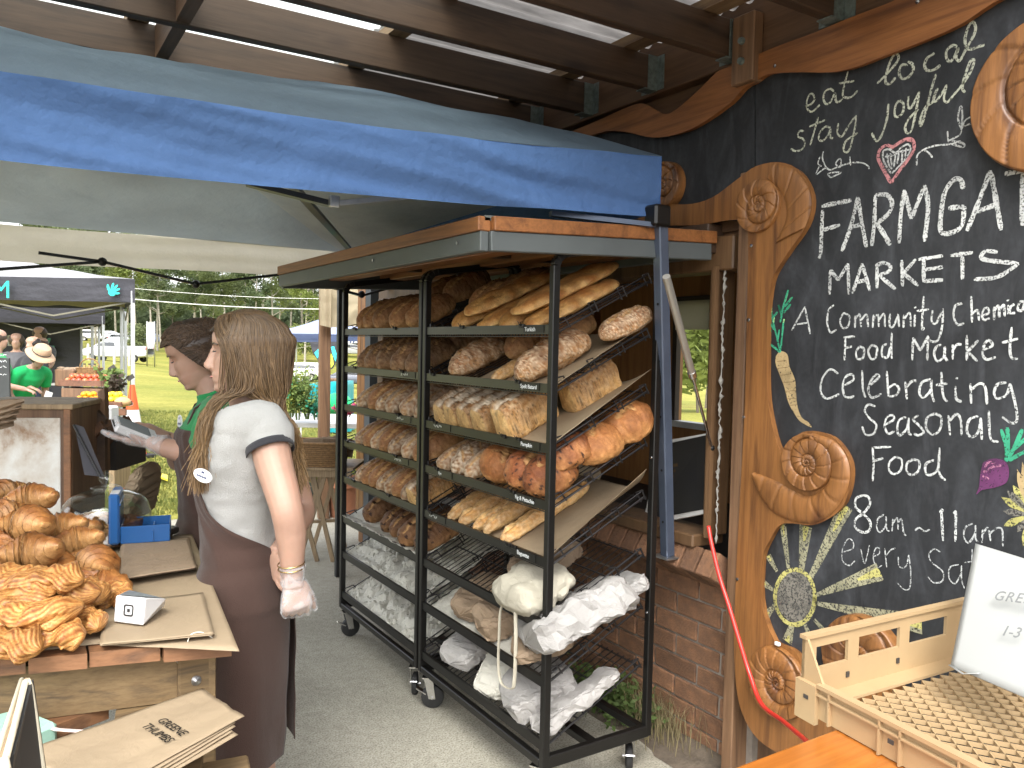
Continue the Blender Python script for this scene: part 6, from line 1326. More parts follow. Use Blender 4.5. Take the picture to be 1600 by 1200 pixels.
# ---------------- orange table, bread crate, paper sign ----------------
ot=thing('orange_table','glossy orange-stained timber table at bottom right','table',pt(1311,1137,Z=.85))
o0=pt(1310,1137,Z=.85);o1=pt(1150,1200,Z=.85);o2=pt(1480,1195,Z=.85); d1=(o1-o0).normalized();d2=(o2-o0).normalized()
d1=(pt(1150,1197,Z=.85)-o0).normalized()
P=[o0,o0+d1*.9,o0+d1*.9+Vector((.1,-1.2,0)),o0+Vector((.15,-1.2,0))]
o=MB().prism(P,(0,0,-.04)).build('tabletop',m_tabletop,ot); md=o.modifiers.new('b','BEVEL'); md.width=.006; md.segments=3
for p in P: 
    c=(P[0]+P[2])/2; k=p+(c-p)*.12; MB().box((k.x,k.y,.405),(.07,.07,.81),ch=.004).build('leg',m_tabletop,ot)
m_crate=M('tan_plastic',(.40,.285,.155),.5,.15,5,60,.08,.002,c2=(.34,.235,.125))
K0=Vector((1.405,1.055,.853)); kx=Vector((.998,-.06,0)).normalized(); ky=Vector((-.13,-.99,0)).normalized(); kz=Vector((0,0,1)); CW,CL_=.62,.72; CH=.155
crt=thing('bread_crate','tan plastic bread crate with lattice base on the orange table','crate',K0)
def kp(a,b,c): return K0+kx*a+ky*b+kz*c
def kbox(a0,a1,b0,b1,c0,c1,name='wall_panel',bev=.0015):
    vs=[kp(a,b,c) for c in(c0,c1) for b in(b0,b1) for a in(a0,a1)]
    q=MB().add(vs,[(0,2,3,1),(4,5,7,6),(0,1,5,4),(2,6,7,3),(0,4,6,2),(1,3,7,5)]); return q
# rear wall with handle slots (runs along kx at b=0)
def wallwithslots(L,slots,h,z0,zs0,zs1,place):
    q=MB(); xs=[0]+[v for s in slots for v in s]+[L]
    for i in range(len(xs)-1):
        if i%2==0: q.add(*place(xs[i],xs[i+1],z0,h))
        else:
            q.add(*place(xs[i],xs[i+1],z0,zs0)); q.add(*place(xs[i],xs[i+1],zs1,h))
    return q
def plc(a0,a1,c0,c1):
    vs=[kp(a,b,c) for c in(c0,c1) for b in(0,.008) for a in(a0,a1)]; return vs,[(0,2,3,1),(4,5,7,6),(0,1,5,4),(2,6,7,3),(0,4,6,2),(1,3,7,5)]
wallwithslots(CW,[(.035,.135),(.17,.31),(.345,.485)],CH,0,.082,.128,plc).build('rear_wall',m_crate,crt)
kbox(-.004,CW,-.004,.014,CH-.004,CH+.004).build('rear_rim',m_crate,crt)
kbox(.0,.006,0,.16,.0,.155).build
# low front-left side wall (runs along ky at a=0), taller at the rear corner
q=MB(); q.prism([kp(0,0,0),kp(0,CL_,0),kp(0,CL_,.07),kp(0,.06,.07),kp(0,.012,CH),kp(0,0,CH)],kx*.006); q.build('side_wall',m_crate,crt)
q=MB(); q.add(kbox(-.010,.010,.05,CL_,.066,.074).v,kbox(0,1,0,1,0,1).f); q.build('side_rim',m_crate,crt)
q=MB(); q.add(kbox(-.010,.002,.03,CL_,.050,.054).v,kbox(0,1,0,1,0,1).f); q.build('side_rib',m_crate,crt)
q=MB(); q.add(kbox(-.012,.0,-.004,.05,-.012,.068).v,kbox(0,1,0,1,0,1).f); q.build('corner_block',m_crate,crt)
for b in(.08,.20,.245,.36,.50,.62): kbox(-.010,0,b,b+.004,0,.068).build('side_rib',m_crate,crt)
for b in(.02,.225): 
    kbox(-.0135,-.011,b,b+.012,.035,.043).build('slot',m_dk,crt)
kbox(-.002,CW,CL_-.01,CL_,0,.10).build('near_wall',m_crate,crt); kbox(CW-.008,CW,0,CL_,0,CH).build('right_wall',m_crate,crt)
for a in(.13,.30): kbox(a,a+.010,.0085,.0105,.046,.058).build('slot',m_dk,crt)
kbox(.006,CW-.008,.008,.05,.018,.024).build('base_ledge',m_crate,crt); kbox(.006,.022,.05,CL_,.018,.024).build('base_ledge',m_crate,crt)
# diamond lattice base
lat=MB(); s_=.027; x0,x1,y0,y1=.022,CW-.01,.05,CL_-.01; hl=.009
def clipl(px0,py0,dx_,dy_):
    ts=[]
    for (lo,hi,p,d) in((x0,x1,px0,dx_),(y0,y1,py0,dy_)):
        a=(lo-p)/d;b=(hi-p)/d; ts.append((min(a,b),max(a,b)))
    a=max(t[0] for t in ts);b=min(t[1] for t in ts); return (a,b) if b-a>.005 else None
for sg in(1,-1):
    for i in range(-60,80):
        off=i*s_*1.25; px0,py0,dx_,dy_=off,y0,.78*sg,1.
        r_=clipl(px0,py0,dx_,dy_)
        if r_: a=kp(px0+dx_*r_[0],py0+dy_*r_[0],.012);b=kp(px0+dx_*r_[1],py0+dy_*r_[1],.012); lat.bar(a,b,.0024,hl)
lat.build('lattice_base',m_crate,crt,kind='stuff')
ws=thing('paper_notice','large white paper notice with faint pencil writing leaning in the crate','notice',pt(1486,1042,d=1.62))
s0=pt(1524,849,d=1.86);s1=pt(1485,1040,d=1.66);s2=pt(1640,1106,d=1.42);s3=pt(1690,900,d=1.62)
m_wpap=M('white_notice_paper',(.40,.41,.395),.5,.04,2,8,.05,.002,transl=.1)
def f(u,v): p=(s1.lerp(s2,u)).lerp(s0.lerp(s3,u),v); return p-hF*(.006*math.sin(PI*u)*math.sin(PI*v))
o=MB().grid(f,16,16).build('sheet',m_wpap,ws,True); md=o.modifiers.new('t','SOLIDIFY'); md.thickness=.003
sxv=(s2-s1).normalized(); syv=(s0-s1).normalized(); m_pencil=M('faint_pencil',(.20,.21,.21),.7,.1,50,0,0); snv=sxv.cross(syv).normalized()
pp=lambda u,v:(s1.lerp(s2,u)).lerp(s0.lerp(s3,u),v)+snv*.004
if snv.dot(cF if 0 else Vector(tuple(cF)))>0: pass
MB().tube([s1+snv*.002,pt(1505,1053,d=1.62),pt(1530,1052,d=1.58)],.004,6,flat=.3).build('curled_edge',m_wpap,ws,True)
dxl=(pt(1600,932,d=1.6)-pt(1552,925,d=1.62)).normalized()
def onsheet(x,y):
    v=cF+cR*((x-800)/FOC)-cU*((y-600)/FOC); v=Vector(tuple(v)); o=Vector((0,0,HC)); n=snv; k=(s1-o).dot(n)/v.dot(n); return o+v*(k-.012)
dxl=(onsheet(1600,936)-onsheet(1552,931)).normalized()
text('GREENE',onsheet(1551,937),dxl,syv,.034,m_pencil,'lettering',ws,sp=1.15); text('1-3',onsheet(1562,992),dxl,syv,.034,m_pencil,'lettering',ws)
# ---------------- people ----------------
def skin(name,c):
    m,t,b=_nt(name); v=coords(t); f=nz(t,v,14,5,.6); g=nz(t,v,120,3); cc=ramp(t,f,[(.3,sc3(c,.86)),(.55,c),(.8,(c[0]*1.05,c[1]*.92,c[2]*.9))]); lk(t,cc,b.inputs['Base Color']); b.inputs['Roughness'].default_value=.48; b.inputs['Subsurface Weight'].default_value=.12; b.inputs['Subsurface Radius'].default_value=(.01,.004,.002); b.inputs['Subsurface Scale'].default_value=.6; bump(t,b,g,.08,.001); return m
m_skin=skin('fair_skin',(.40,.245,.18)); m_skin2=skin('tan_skin',(.42,.26,.19))
def fabric(name,c,wv=500,b=.2,tr=0,fold=.35):
    m,t,bs=_nt(name); v=coords(t); f=nz(t,v,5,4); g=nz(t,v,wv,2); fo=nz(t,coords(t,(1,1,.45)),9,4,.5,.8); cc=ramp(t,f,[(.3,sc3(c,.82)),(.7,c)]); cc=mix(t,cc,ramp(t,g,[(.35,(.85,)*3),(.65,(1.05,)*3)]),.6,'MULTIPLY'); lk(t,cc,bs.inputs['Base Color']); bs.inputs['Roughness'].default_value=.85; bs.inputs['Specular IOR Level'].default_value=.2
    ad=t.nodes.new('ShaderNodeMath'); ad.operation='MULTIPLY_ADD'; lk(t,fo,ad.inputs[0]); ad.inputs[1].default_value=3; lk(t,g,ad.inputs[2]); bump(t,bs,ad.outputs[0],fold,.008); bs.inputs['Sheen Weight'].default_value=.15; return m
m_apron=fabric('brown_canvas',(.060,.034,.027)); m_tee=fabric('white_cotton',(.50,.50,.485),700,fold=.8); m_green=fabric('green_cotton',(.02,.27,.08),700); m_green2=fabric('bright_green_cotton',(.015,.42,.12),700); m_dark=fabric('charcoal_cotton',(.03,.03,.035),600); m_greyc=fabric('grey_cotton',(.12,.12,.13),600); m_denim=fabric('dark_denim',(.03,.04,.07),600); m_shoe=M('dark_shoe',(.03,.03,.03),.6)
m_glove=None
def glovem():
    m,t,b=_nt('clear_plastic_glove'); tp=t.nodes.new('ShaderNodeBsdfTransparent'); ms=t.nodes.new('ShaderNodeMixShader'); v=coords(t); g=nz(t,v,90,4,.7,1.); b.inputs['Base Color'].default_value=(.75,.75,.76,1); b.inputs['Roughness'].default_value=.25; b.inputs['Specular IOR Level'].default_value=.8; bump(t,b,g,.35,.003)
    lk(t,ramp(t,nz(t,v,24,3,.5,1.),[(.35,(.16,)*3),(.7,(.45,)*3)]),ms.inputs[0]); lk(t,tp.outputs[0],ms.inputs[1]); lk(t,b.outputs[0],ms.inputs[2]); lk(t,ms.outputs[0],t.nodes['Material Output'].inputs['Surface']); return m
m_glove=glovem()
def hairm(name):
    m,t,b=_nt(name); a=t.nodes.new('ShaderNodeAttribute'); a.attribute_name='col'; v=coords(t,(1,1,.3)); g=nz(t,v,90,3); cc=mix(t,a.outputs['Color'],ramp(t,g,[(.35,(.7,)*3),(.65,(1.15,)*3)]),.7,'MULTIPLY'); lk(t,cc,b.inputs['Base Color']); b.inputs['Roughness'].default_value=.42; b.inputs['Specular IOR Level'].default_value=.45; return m
m_hair=hairm('hair_strands')
def head_mesh(q,T,s=1.,look=0):
    """head as stacked profile slices; T maps head-local (x fwd,y left,z up; z=0 chin) to world"""
    S=[(0,.060,.030,.016),(.006,.076,.008,.028),(.014,.083,-.012,.036),(.028,.080,-.03,.044),(.036,.0855,-.042,.048),(.043,.0865,-.05,.050),(.047,.0835,-.054,.052),(.052,.0885,-.058,.054),(.060,.084,-.062,.056),(.070,.083,-.07,.060),(.085,.082,-.085,.065),(.10,.080,-.094,.069),(.115,.077,-.099,.072),(.128,.079,-.102,.074),(.140,.086,-.104,.075),(.158,.087,-.104,.076),(.178,.082,-.100,.074),(.196,.066,-.088,.066),(.210,.042,-.068,.052),(.219,.012,-.042,.032),(.223,-.012,-.02,.006)]
    def f(u,v):
        k=v*(len(S)-1); i=min(int(k),len(S)-2); w_=k-i; a=S[max(i-1,0)];b=S[i];c=S[i+1];d=S[min(i+2,len(S)-1)]
        P=[.5*((2*b[j])+(c[j]-a[j])*w_+(2*a[j]-5*b[j]+4*c[j]-d[j])*w_*w_+(3*b[j]-a[j]-3*c[j]+d[j])*w_**3) for j in range(4)]
        z,xf,xb,hw=P; an=2*PI*u; cx,cy=math.cos(an),math.sin(an); xm=(xf+xb)/2-.006; 
        x=xm+(xf-xm)*math.copysign(abs(cx)**.9,cx) if cx>0 else xm+(xm-xb)*-abs(cx)**1.
        y=hw*math.copysign(abs(cy)**.85,cy)
        # eye sockets and cheeks
        if cx>0:
            x-=.0075*math.exp(-((z-.118)/.011)**2-((abs(y)-.030)/.015)**2)
            x+=.004*math.exp(-((z-.092)/.014)**2-((abs(y)-.036)/.016)**2)
            x+=.0035*math.exp(-((z-.118)/.006)**2-((abs(y)-.031)/.010)**2)
        return T(Vector((x,y,z))*s)
    n0=len(q.v); q.grid(f,72,70,cu=True); q.f.append(tuple(n0+i*71 for i in range(72))[::-1]); q.f.append(tuple(n0+i*71+70 for i in range(72)))
    # nose
    def nf(u,v):
        an=2*PI*u; z=.060+.074*v; K=[(0,.084,.007),(.08,.099,.0115),(.2,.1095,.0135),(.3,.110,.0115),(.45,.1035,.0085),(.7,.0955,.0068),(1,.0865,.006)]
        for i in range(6):
            if K[i][0]<=v<=K[i+1][0]: w_=(v-K[i][0])/(K[i+1][0]-K[i][0]); fx_=K[i][1]*(1-w_)+K[i+1][1]*w_; hw=K[i][2]*(1-w_)+K[i+1][2]*w_; break
        dp=.016; return T(Vector((fx_-dp+dp*math.cos(an),hw*math.sin(an),z))*s)
    n0=len(q.v); q.grid(nf,16,16,cu=True); q.f.append(tuple(n0+i*17 for i in range(16))[::-1]); q.f.append(tuple(n0+i*17+16 for i in range(16))); 
    for sy in(-1,1):
        q.ell(T(Vector((.0945,sy*.0105,.0725))*s),(.0065*s,)*3,10,8)
        # ears
        ps=[T(Vector((-.012+.017*math.cos(a),sy*(.074+.006*math.sin(a*.5)),.100+.029*math.sin(a)))*s) for a in[ i*2*PI/14 for i in range(14)]]
        q.tube(ps,.0042*s,6,closed=True); q.ell(T(Vector((-.012,sy*.073,.098))*s),(.013*s,.010*s,.022*s),10,8); q.ell(T(Vector((-.006,sy*.075,.076))*s),(.007*s,.005*s,.008*s),8,6)
def finger(q,a,d1,d2,L,r,curl,n_):
    p=[Vector(a)]; d=Vector(d1).normalized(); ax=d.cross(Vector(n_)).normalized(); seg=[.42,.32,.26]
    pts=[Vector(a)-d*.012,Vector(a)]
    for i,s in enumerate(seg):
        d=(Matrix.Rotation(curl[i],3,ax)@d); pts.append(pts[-1]+d*(L*s))
    q.tube(pts,[r*1.05,r*1.05,r,r*.93,r*.72],10); q.ell(pts[-1],(r*.74,)*3,8,6); return pts[-1]
def hand(q,wrist,dirv,nrm,side,curl=(.35,.45,.3),s=1.,thumb=(.5,.2),spread=.10,gr=0.):
    """dirv: towards fingers, nrm: back of hand normal, side=+1: thumb on +cross side"""
    d=Vector(dirv).normalized(); n=Vector(nrm); n=(n-d*n.dot(d)).normalized(); t=d.cross(n).normalized()*side
    w=Vector(wrist); g=gr
    def f(u,v):
        an=2*PI*u; k=v; hw=(.024+.018*sm(k*1.3))*s; hh=(.019-.004*k)*s; e=.75; cx,cy=math.cos(an),math.sin(an); m_=1 if k<.9 else (1-((k-.9)/.1)**2*.5)
        return w+d*(k*.088*s)+t*(math.copysign(abs(cx)**e,cx)*(hw+g)*m_)+n*(math.copysign(abs(cy)**e,cy)*(hh+g)*m_)
    n0=len(q.v); q.grid(f,20,12,cu=True); q.f.append(tuple(n0+i*13 for i in range(20))); q.f.append(tuple(n0+i*13+12 for i in range(20)))
    for i,(o,L,r) in enumerate(((.031,.070,.0085),(.011,.078,.0088),(-.010,.072,.0084),(-.029,.056,.0075))):
        dd=(d+t*(spread*(1.5-i))).normalized(); c=[x*(1+.12*i) for x in curl]
        finger(q,w+d*.084*s+t*o*s,dd,d,L*s,(r*s+g),[-x for x in c] if 0 else c,-n)
    tb_=w+d*.028*s+t*.030*s-n*.004*s; dt=(d*math.cos(thumb[0])+t*math.sin(thumb[0])-n*.25).normalized(); ax=dt.cross(d-t).normalized()
    p=[tb_-dt*.014,tb_]; 
    for L in(.036,.030,.022): 
        dt=(dt+d*thumb[1]*.5-n*.15).normalized(); p.append(p[-1]+dt*L*s)
    q.tube(p,[(x*s+g) for x in(.013,.0135,.0115,.010,.0075)],10); q.ell(p[-1],(.0078*s+g,)*3,8,6)
def limb_(q,pts,rs,n=16): 
    P=cr(pts,6); k=len(P); R_=[]
    for i in range(k):
        t=i/(k-1)*(len(rs)-1); j=min(int(t),len(rs)-2); R_.append(rs[j]+(rs[j+1]-rs[j])*(t-j))
    q.tube(P,R_,n)
def torsof(q,T,S,n=40,m=50):
    """S: (z,cx,rx,ry) slices"""
    def f(u,v):
        k=v*(len(S)-1); i=min(int(k),len(S)-2); w_=k-i; w2=w_*w_*(3-2*w_); P=[S[i][j]*(1-w2)+S[i+1][j]*w2 for j in range(4)]; P[0]=S[i][0]*(1-w_)+S[i+1][0]*w_
        an=2*PI*u; return T(Vector((P[1]+P[2]*math.cos(an),P[3]*math.sin(an),P[0])))
    n0=len(q.v); q.grid(f,n,m,cu=True); q.f.append(tuple(n0+i*(m+1) for i in range(n))[::-1]); q.f.append(tuple(n0+i*(m+1)+m for i in range(n)))
def ruffle(o,amp,sc_):
    me=o.data; n=len(me.vertices); ns=[v.normal.copy() for v in me.vertices]
    for i,v in enumerate(me.vertices):
        p=v.co; k=mn.noise(Vector((p.x*sc_+p.z*3,p.y*sc_,p.z*sc_*2.2)))*.6+(1-abs(mn.noise(Vector((p.x*sc_*1.3,p.y*sc_*1.3,p.z*sc_*2.6+4))))*2)*.45-.2
        v.co=p+ns[i]*amp*k
    me.update()
def frame_(pos,face):
    f=Vector((face.x,face.y,0)).normalized(); l=Vector((-f.y,f.x,0)); p=Vector(pos)
    return lambda v:p+f*v.x+l*v.y+Vector((0,0,v.z))
BS=[(.78,0,.10,.16),(.88,-.012,.118,.168),(.96,-.005,.105,.150),(1.04,.004,.088,.122),(1.12,.004,.092,.128),(1.20,.010,.103,.142),(1.28,.006,.100,.155),(1.345,-.008,.078,.162),(1.385,-.014,.058,.12),(1.41,-.014,.048,.07)]
# ---- front worker ----
c1p=Vector((.575,2.30,0)); face1=(-imR*.99-imF*.03); T1=frame_(c1p,face1)
def loc_px(px_,py_,dep): return pt(px_,py_,d=dep)
person1=thing('person','long-haired worker in white T-shirt and brown apron, gloved hands clasped behind','person',c1p)
q=MB(); torsof(q,T1,BS)
q.tube([T1(Vector((-.012,0,1.37))),T1(Vector((-.004,0,1.43))),T1(Vector((.004,0,1.48)))],[.052,.047,.047],18)
_hc,_hs=math.cos(.30),math.sin(.30)
hT=lambda v:T1(Vector((v.x*_hc-v.y*_hs,v.x*_hs+v.y*_hc,1.452+v.z)))
head_mesh(q,hT)
for s in(-1,1):
    limb_(q,[T1(Vector((-.005,s*.088,.90))),T1(Vector((.005,s*.09,.68))),T1(Vector((.0,s*.085,.47))),T1(Vector((-.018,s*.082,.30))),T1(Vector((-.01,s*.08,.09)))],[.088,.078,.052,.053,.034])
    q.ell(T1(Vector((.045,s*.085,.04))),(.05,.05,.04),14,10)
sh1=pt(412,668,d=2.17);el=pt(447,792,d=2.08);wr=pt(457,903,d=2.11)
limb_(q,[T1(Vector((-.015,.10,1.36))),sh1,sh1.lerp(el,.5)+imR*.0,el,el.lerp(wr,.4)+imR*.006,wr],[.05,.055,.049,.042,.040,.0265])
dL=Vector((0,0,-1))*1.0+imR*.18; hand(q,wr+Vector((0,0,-.004)),dL,imR*.55-imF*.8,-1,curl=(.75,.75,.55),s=.94,thumb=(.5,.5),spread=.04)
# right arm wraps behind the back to hold the left wrist
sr=T1(Vector((-.02,-.17,1.34)));er=T1(Vector((-.10,-.25,1.09)));wr2=pt(430,868,d=2.21)
limb_(q,[T1(Vector((-.015,-.10,1.36))),sr,er,er.lerp(wr2,.5)+imF*.01+imR*.01,wr2],[.05,.052,.042,.038,.026])
hand(q,wr2,(pt(446,925,d=2.10)-wr2).normalized(),-imF*.8-imR*.5,1,curl=(.25,.5,.5),s=.84,thumb=(.45,.2),spread=.07)
bo=q.build('body',m_skin,person1); remesh(bo,.0042,4)
# glove on left hand
q=MB(); hand(q,wr+Vector((0,0,-.004)),dL,imR*.55-imF*.8,-1,curl=(.75,.75,.55),s=.96,thumb=(.5,.5),spread=.04,gr=.0035)
wtop=wr+Vector((0,0,.035)); q.tube([wtop,wr+Vector((0,0,.01)),wr+Vector((0,0,-.02))],[.036,.032,.032],20)
go=q.build('plastic_glove',m_glove,person1); remesh(go,.0045,1)
wb=wr+(el-wr).normalized()*.028; ax_=(el-wr).normalized(); u_=ax_.orthogonal().normalized(); v_2=ax_.cross(u_)
for k in(0,1): MB().tube([wb+ax_*(.012*k)+(u_*math.cos(a)+v_2*math.sin(a))*(.034) for a in[i*2*PI/28 for i in range(28)]],.0017,6,closed=True).build('bracelet',M('gold_bangle'+str(k),(.75,.55,.25),.2,.1,5,0,0,metal=1),person1,True)
# t-shirt
q=MB(); TS=[(z,cx,rx+.0145,ry+.0145) for z,cx,rx,ry in BS if .9<z<1.40]; TS=[(1.0,0,.108,.142)]+[s for s in TS if s[0]>1.02]; TS.append((1.405,-.014,.058,.085)); torsof(q,T1,TS)
limb_(q,[T1(Vector((-.012,.05,1.365))),T1(Vector((-.01,.11,1.362))),sh1+Vector((0,0,.004)),sh1.lerp(el,.27)],[.060,.066,.070,.065]); limb_(q,[T1(Vector((-.012,-.07,1.365))),sr,sr.lerp(er,.42)],[.062,.062,.058])
ts=q.build('t_shirt',m_tee,person1); remesh(ts,.006,3); ruffle(ts,.0065,9)
e=sh1.lerp(el,.262); ad_=(el-sh1).normalized(); u_=ad_.orthogonal().normalized(); v_2=ad_.cross(u_)
q=MB(); q.grid(lambda u,v:e+ad_*(.020*v-.004)+(u_*math.cos(2*PI*u)+v_2*math.sin(2*PI*u))*(.0655-.0006*v),30,3,cu=True); o=q.build('sleeve_band',m_dark,person1,True); md=o.modifiers.new('t','SOLIDIFY'); md.thickness=.003
# apron: bib + wrapped skirt shell
def apron(T,par,S,zb,zt,name='apron',slit=2.75,m=m_apron,fl=.028,seed=1,bibc=1.0,top=1.30):
    def R_at(z):
        k=S[0] if z<=S[0][0] else None
        for i in range(len(S)-1):
            if S[i][0]<=z<=S[i+1][0]:
                w_=(z-S[i][0])/(S[i+1][0]-S[i][0]); return [S[i][j]*(1-w_)+S[i+1][j]*w_ for j in(1,2,3)]
        return list(S[0][1:]) if z<S[0][0] else list(S[-1][1:])
    def f(u,v):
        z=zb+(zt-zb)*v; cx,rx,ry=R_at(max(z,.86))
        if z<.86: k=(.86-z)/.5; rx=rx*(1-.10*k); ry=ry*(1-.02*k); cx+=.0
        if z>1.16: A=bibc*(.62+.35*(top-z)/(top-1.16)*.9)
        elif z>1.0: A=bibc*.935+(slit-bibc*.935)*sm((1.16-z)/.17)
        else: A=slit
        an=(2*u-1)*A; off=fl+.004*mn.noise(Vector((u*5,z*7,seed)))+.007*math.sin(an*5+z*6+seed)*sm((1.0-z)/.5)+.004*mn.noise(Vector((u*14,z*9,seed)))
        if abs(z-.985)<.03: off-=.007*(1-abs(z-.985)/.03)
        return T(Vector((cx+(rx+off)*math.cos(an),(ry+off)*math.sin(an),z)))
    q=MB(); q.grid(f,110,110); o=q.build(name,m,par,True); md=o.modifiers.new('t','SOLIDIFY'); md.thickness=.003; return f
af=apron(T1,person1,BS,.435,1.27,slit=2.9,fl=.020,bibc=1.15)
def cords(T,par,m=m_apron,y=.10):
    for s in(-1,1): MB().tube([T(Vector((.10,s*.075,1.27))),T(Vector((.06,s*.09,1.37))),T(Vector((-.02,s*.06,1.425))),T(Vector((-.06,0,1.42)))],.008,8,flat=.35).build('neck_strap',m,par,True)
cords(T1,person1)
k1=pt(312,905,d=2.22); q=MB()
for a,b in((0,-.09),(.012,-.14),(-.01,-.11)): q.tube(cr([k1,k1+Vector((0,0,-.03))-imR*(.012+a),k1+Vector((0,0,b/2))-imR*.012,k1+Vector((0,0,b))+imR*(a)],5),.0035,6)
q.ell(k1,(.014,.012,.012),10,8); q.build('apron_tie',m_apron,person1,True)
m_badge=M('white_badge',(.78,.78,.80),.3,.05,5,0,0)
def badge(T,c,par,rx=.034,rz=.022,tilt=.25):
    # c = (angle,z) on apron
    p=af(*c) if callable(c) else c; return p
def put_badge(p,n,par,w_,h_,tilt):
    n=n.normalized(); x=Vector((0,0,1)).cross(n).normalized(); y=n.cross(x); x2=x*math.cos(tilt)+y*math.sin(tilt); y2=n.cross(x2)
    q=MB(); K=28; a=[p+n*.004+x2*w_*math.cos(i*2*PI/K)+y2*h_*math.sin(i*2*PI/K) for i in range(K)]; b=[v-n*.004 for v in a]; q.add(a+b,[tuple(range(K))]+[(i+K,(i+1)%K+K,(i+1)%K,i) for i in range(K)]); o=q.build('name_badge',m_badge,par)
    dashes(p+n*.0046-x2*w_*.60-y2*h_*.30,x2,y2,[w_*.16]*6,h_*.34,m_navy,'blurred_name',o,.15,3); q=MB(); q.add([p+n*.0048+x2*(a_*w_*.16)+y2*(h_*.55+b_*h_*.14) for a_,b_ in((-1,-1),(1,-1),(1,1),(-1,1))],[(0,1,2,3)]).build('emblem',m_navy,o)
m_navy=M('navy_print',(.03,.05,.15),.6)
nb_=(-imR*.1-imF*.9)
pb=pt(318,743,d=2.055); put_badge(pb,-hF*.85-imR*.35,person1,.030,.017,-.25)
# hair with long strands
def elmin(an):
    a=abs((an+PI)%(2*PI)-PI); return .52+(-.75-.52)*sm((a-.75)/1.1)
def strand_hair(T,par,n,seed,endf,rad=(.102,.086,.112),cen=Vector((-.012,0,.112)),dark=(.10,.062,.035),light=(.30,.20,.10),r0=.0016,part=.0,cap=True,bun=None,clump=1):
    r=random.Random(seed); q=MB(); 
    if cap:
        def cf(u,v):
            an=2*PI*u; e0=elmin(an); el_=PI*.5-v*(PI*.5-e0); p=Vector((rad[0]*.985*math.cos(el_)*math.cos(an),rad[1]*.985*math.cos(el_)*math.sin(an),rad[2]*.985*math.sin(el_)))+cen
            return T(p)
        q.grid(cf,40,22,cu=True,colf=lambda u,v:sc3(dark,.7))
    for i in range(n):
        path,lv=endf(r,i)
        P=cr(path,5); k=len(P); hcol=lerp3(dark,light,r.random()*.35); br=r.uniform(.7,1.25)
        cols=[]
        for j in range(k):
            t=j/(k-1); cols.append(sc3(lerp3(hcol,light,(t**2.2)*lv),br))
        q.tube([T(p) for p in P],[r0*(1-.55*(j/(k-1))**3) for j in range(k)],4,cap=False,col=cols)
    return q.build('hair',m_hair,par,True,usecol=True)
Cc=Vector((-.012,0,.112)); Rd=(.124,.095,.122)
def on(an,el_,k=1.): return Cc+Vector((Rd[0]*math.cos(el_)*math.cos(an),Rd[1]*math.cos(el_)*math.sin(an),Rd[2]*math.sin(el_)))*k
def h1(r,i):
    side=1 if r.random()<.62 else -1
    a=r.triangular(.95,PI,1.9 if r.random()<.6 else 1.2); an=side*a
    x0=r.uniform(-.05,.055); p0=Cc+Vector((x0,side*.004,Rd[2]*math.sqrt(max(0,1-(x0/Rd[0])**2))+.003)); kk=r.uniform(.985,1.05)
    path=[p0]
    for el_ in(1.05,.75,.48,.2): path.append(on(an*(1 if el_<.9 else (.75+.25*(1.3-el_))),el_,kk)+Vector((0,0,0)))
    if a<.95: 
        path=[p0,on(side*a*.9,1.0,kk),on(side*(a+.1),.62,kk),on(side*(a+.35),.28,kk),on(side*(a+.5),-.05,kk),on(side*(a+.55),-.4,kk*1.02)]
    if i%6==0:
        a=r.uniform(.4,.95); path=[p0,on(side*a*.7,1.0,kk),on(side*a,.72,kk),on(side*(a+.28),.46,kk),on(side*(a+.5),.18,kk)]; a+=.4
    fr=a<1.30+.25*r.random(); wv=r.uniform(0,6); wa=r.uniform(.002,.007); g_=lambda k:r.gauss(0,k)
    dn=r.random()
    if side>0 or not fr:
        e=Vector((.108+g_(.016),side*(.118+g_(.018)),-.15-.11*dn)) if fr else Vector((-.128+g_(.016),side*(.055+g_(.035)),-.17-.11*dn))
        m0=Vector((.035-.085*(a-.8)+g_(.012) if a<2.0 else -.075-.03*(a-2.0)+g_(.008),side*(.090*max(.15,math.sin(min(a,PI)))+g_(.006)),.02))
    else: e=Vector((.10+g_(.016),side*(.115+g_(.018)),-.13-.09*dn)); m0=Vector((.02,side*.085,.02))
    m1=Vector((.066+g_(.008),side*(.088+g_(.010)),-.012)) if fr else m0.lerp(Vector((-.088,side*.07,-.05)),.8)+Vector((g_(.006),g_(.01),0))
    m2=Vector((.098+g_(.008),side*(.106+g_(.012)),-.078)) if fr else Vector((-.120+g_(.008),side*(.062+g_(.025)),-.105))
    for k,p in enumerate((m0,m1,m2,e)): path.append(p+Vector((wa*math.sin(wv+k*1.9),wa*math.cos(wv+k*1.7),0)))
    return path,.95
strand_hair(hT,person1,3600,4,h1,rad=Rd,dark=(.052,.033,.021),light=(.24,.145,.062),r0=.0015)
for s in(1,-1):
    MB().tube([hT(Vector((.082,s*.018,.1185))),hT(Vector((.0835,s*.029,.1165))),hT(Vector((.076,s*.043,.1185)))],.0016,6).build('eyelashes',m_dk,person1,True)
    MB().tube([hT(Vector((.085,s*.018,.137))),hT(Vector((.082,s*.032,.141))),hT(Vector((.072,s*.046,.136)))],.0020,6).build('eyebrow',m_barkd,person1,True)
def shoes(T,par,m=m_shoe):
    for s in(-1,1):
        q=MB(); q.ell(T(Vector((.055,s*.085,.035))),(.125,.045,.04),18,10,Matrix.Rotation(math.atan2((T(Vector((1,0,0)))-T(Vector((0,0,0)))).y,(T(Vector((1,0,0)))-T(Vector((0,0,0)))).x),3,'Z'),f=lambda p:Vector((p.x,p.y,max(p.z,-.03)))); q.build('shoe',m,par,True)
shoes(T1,person1)
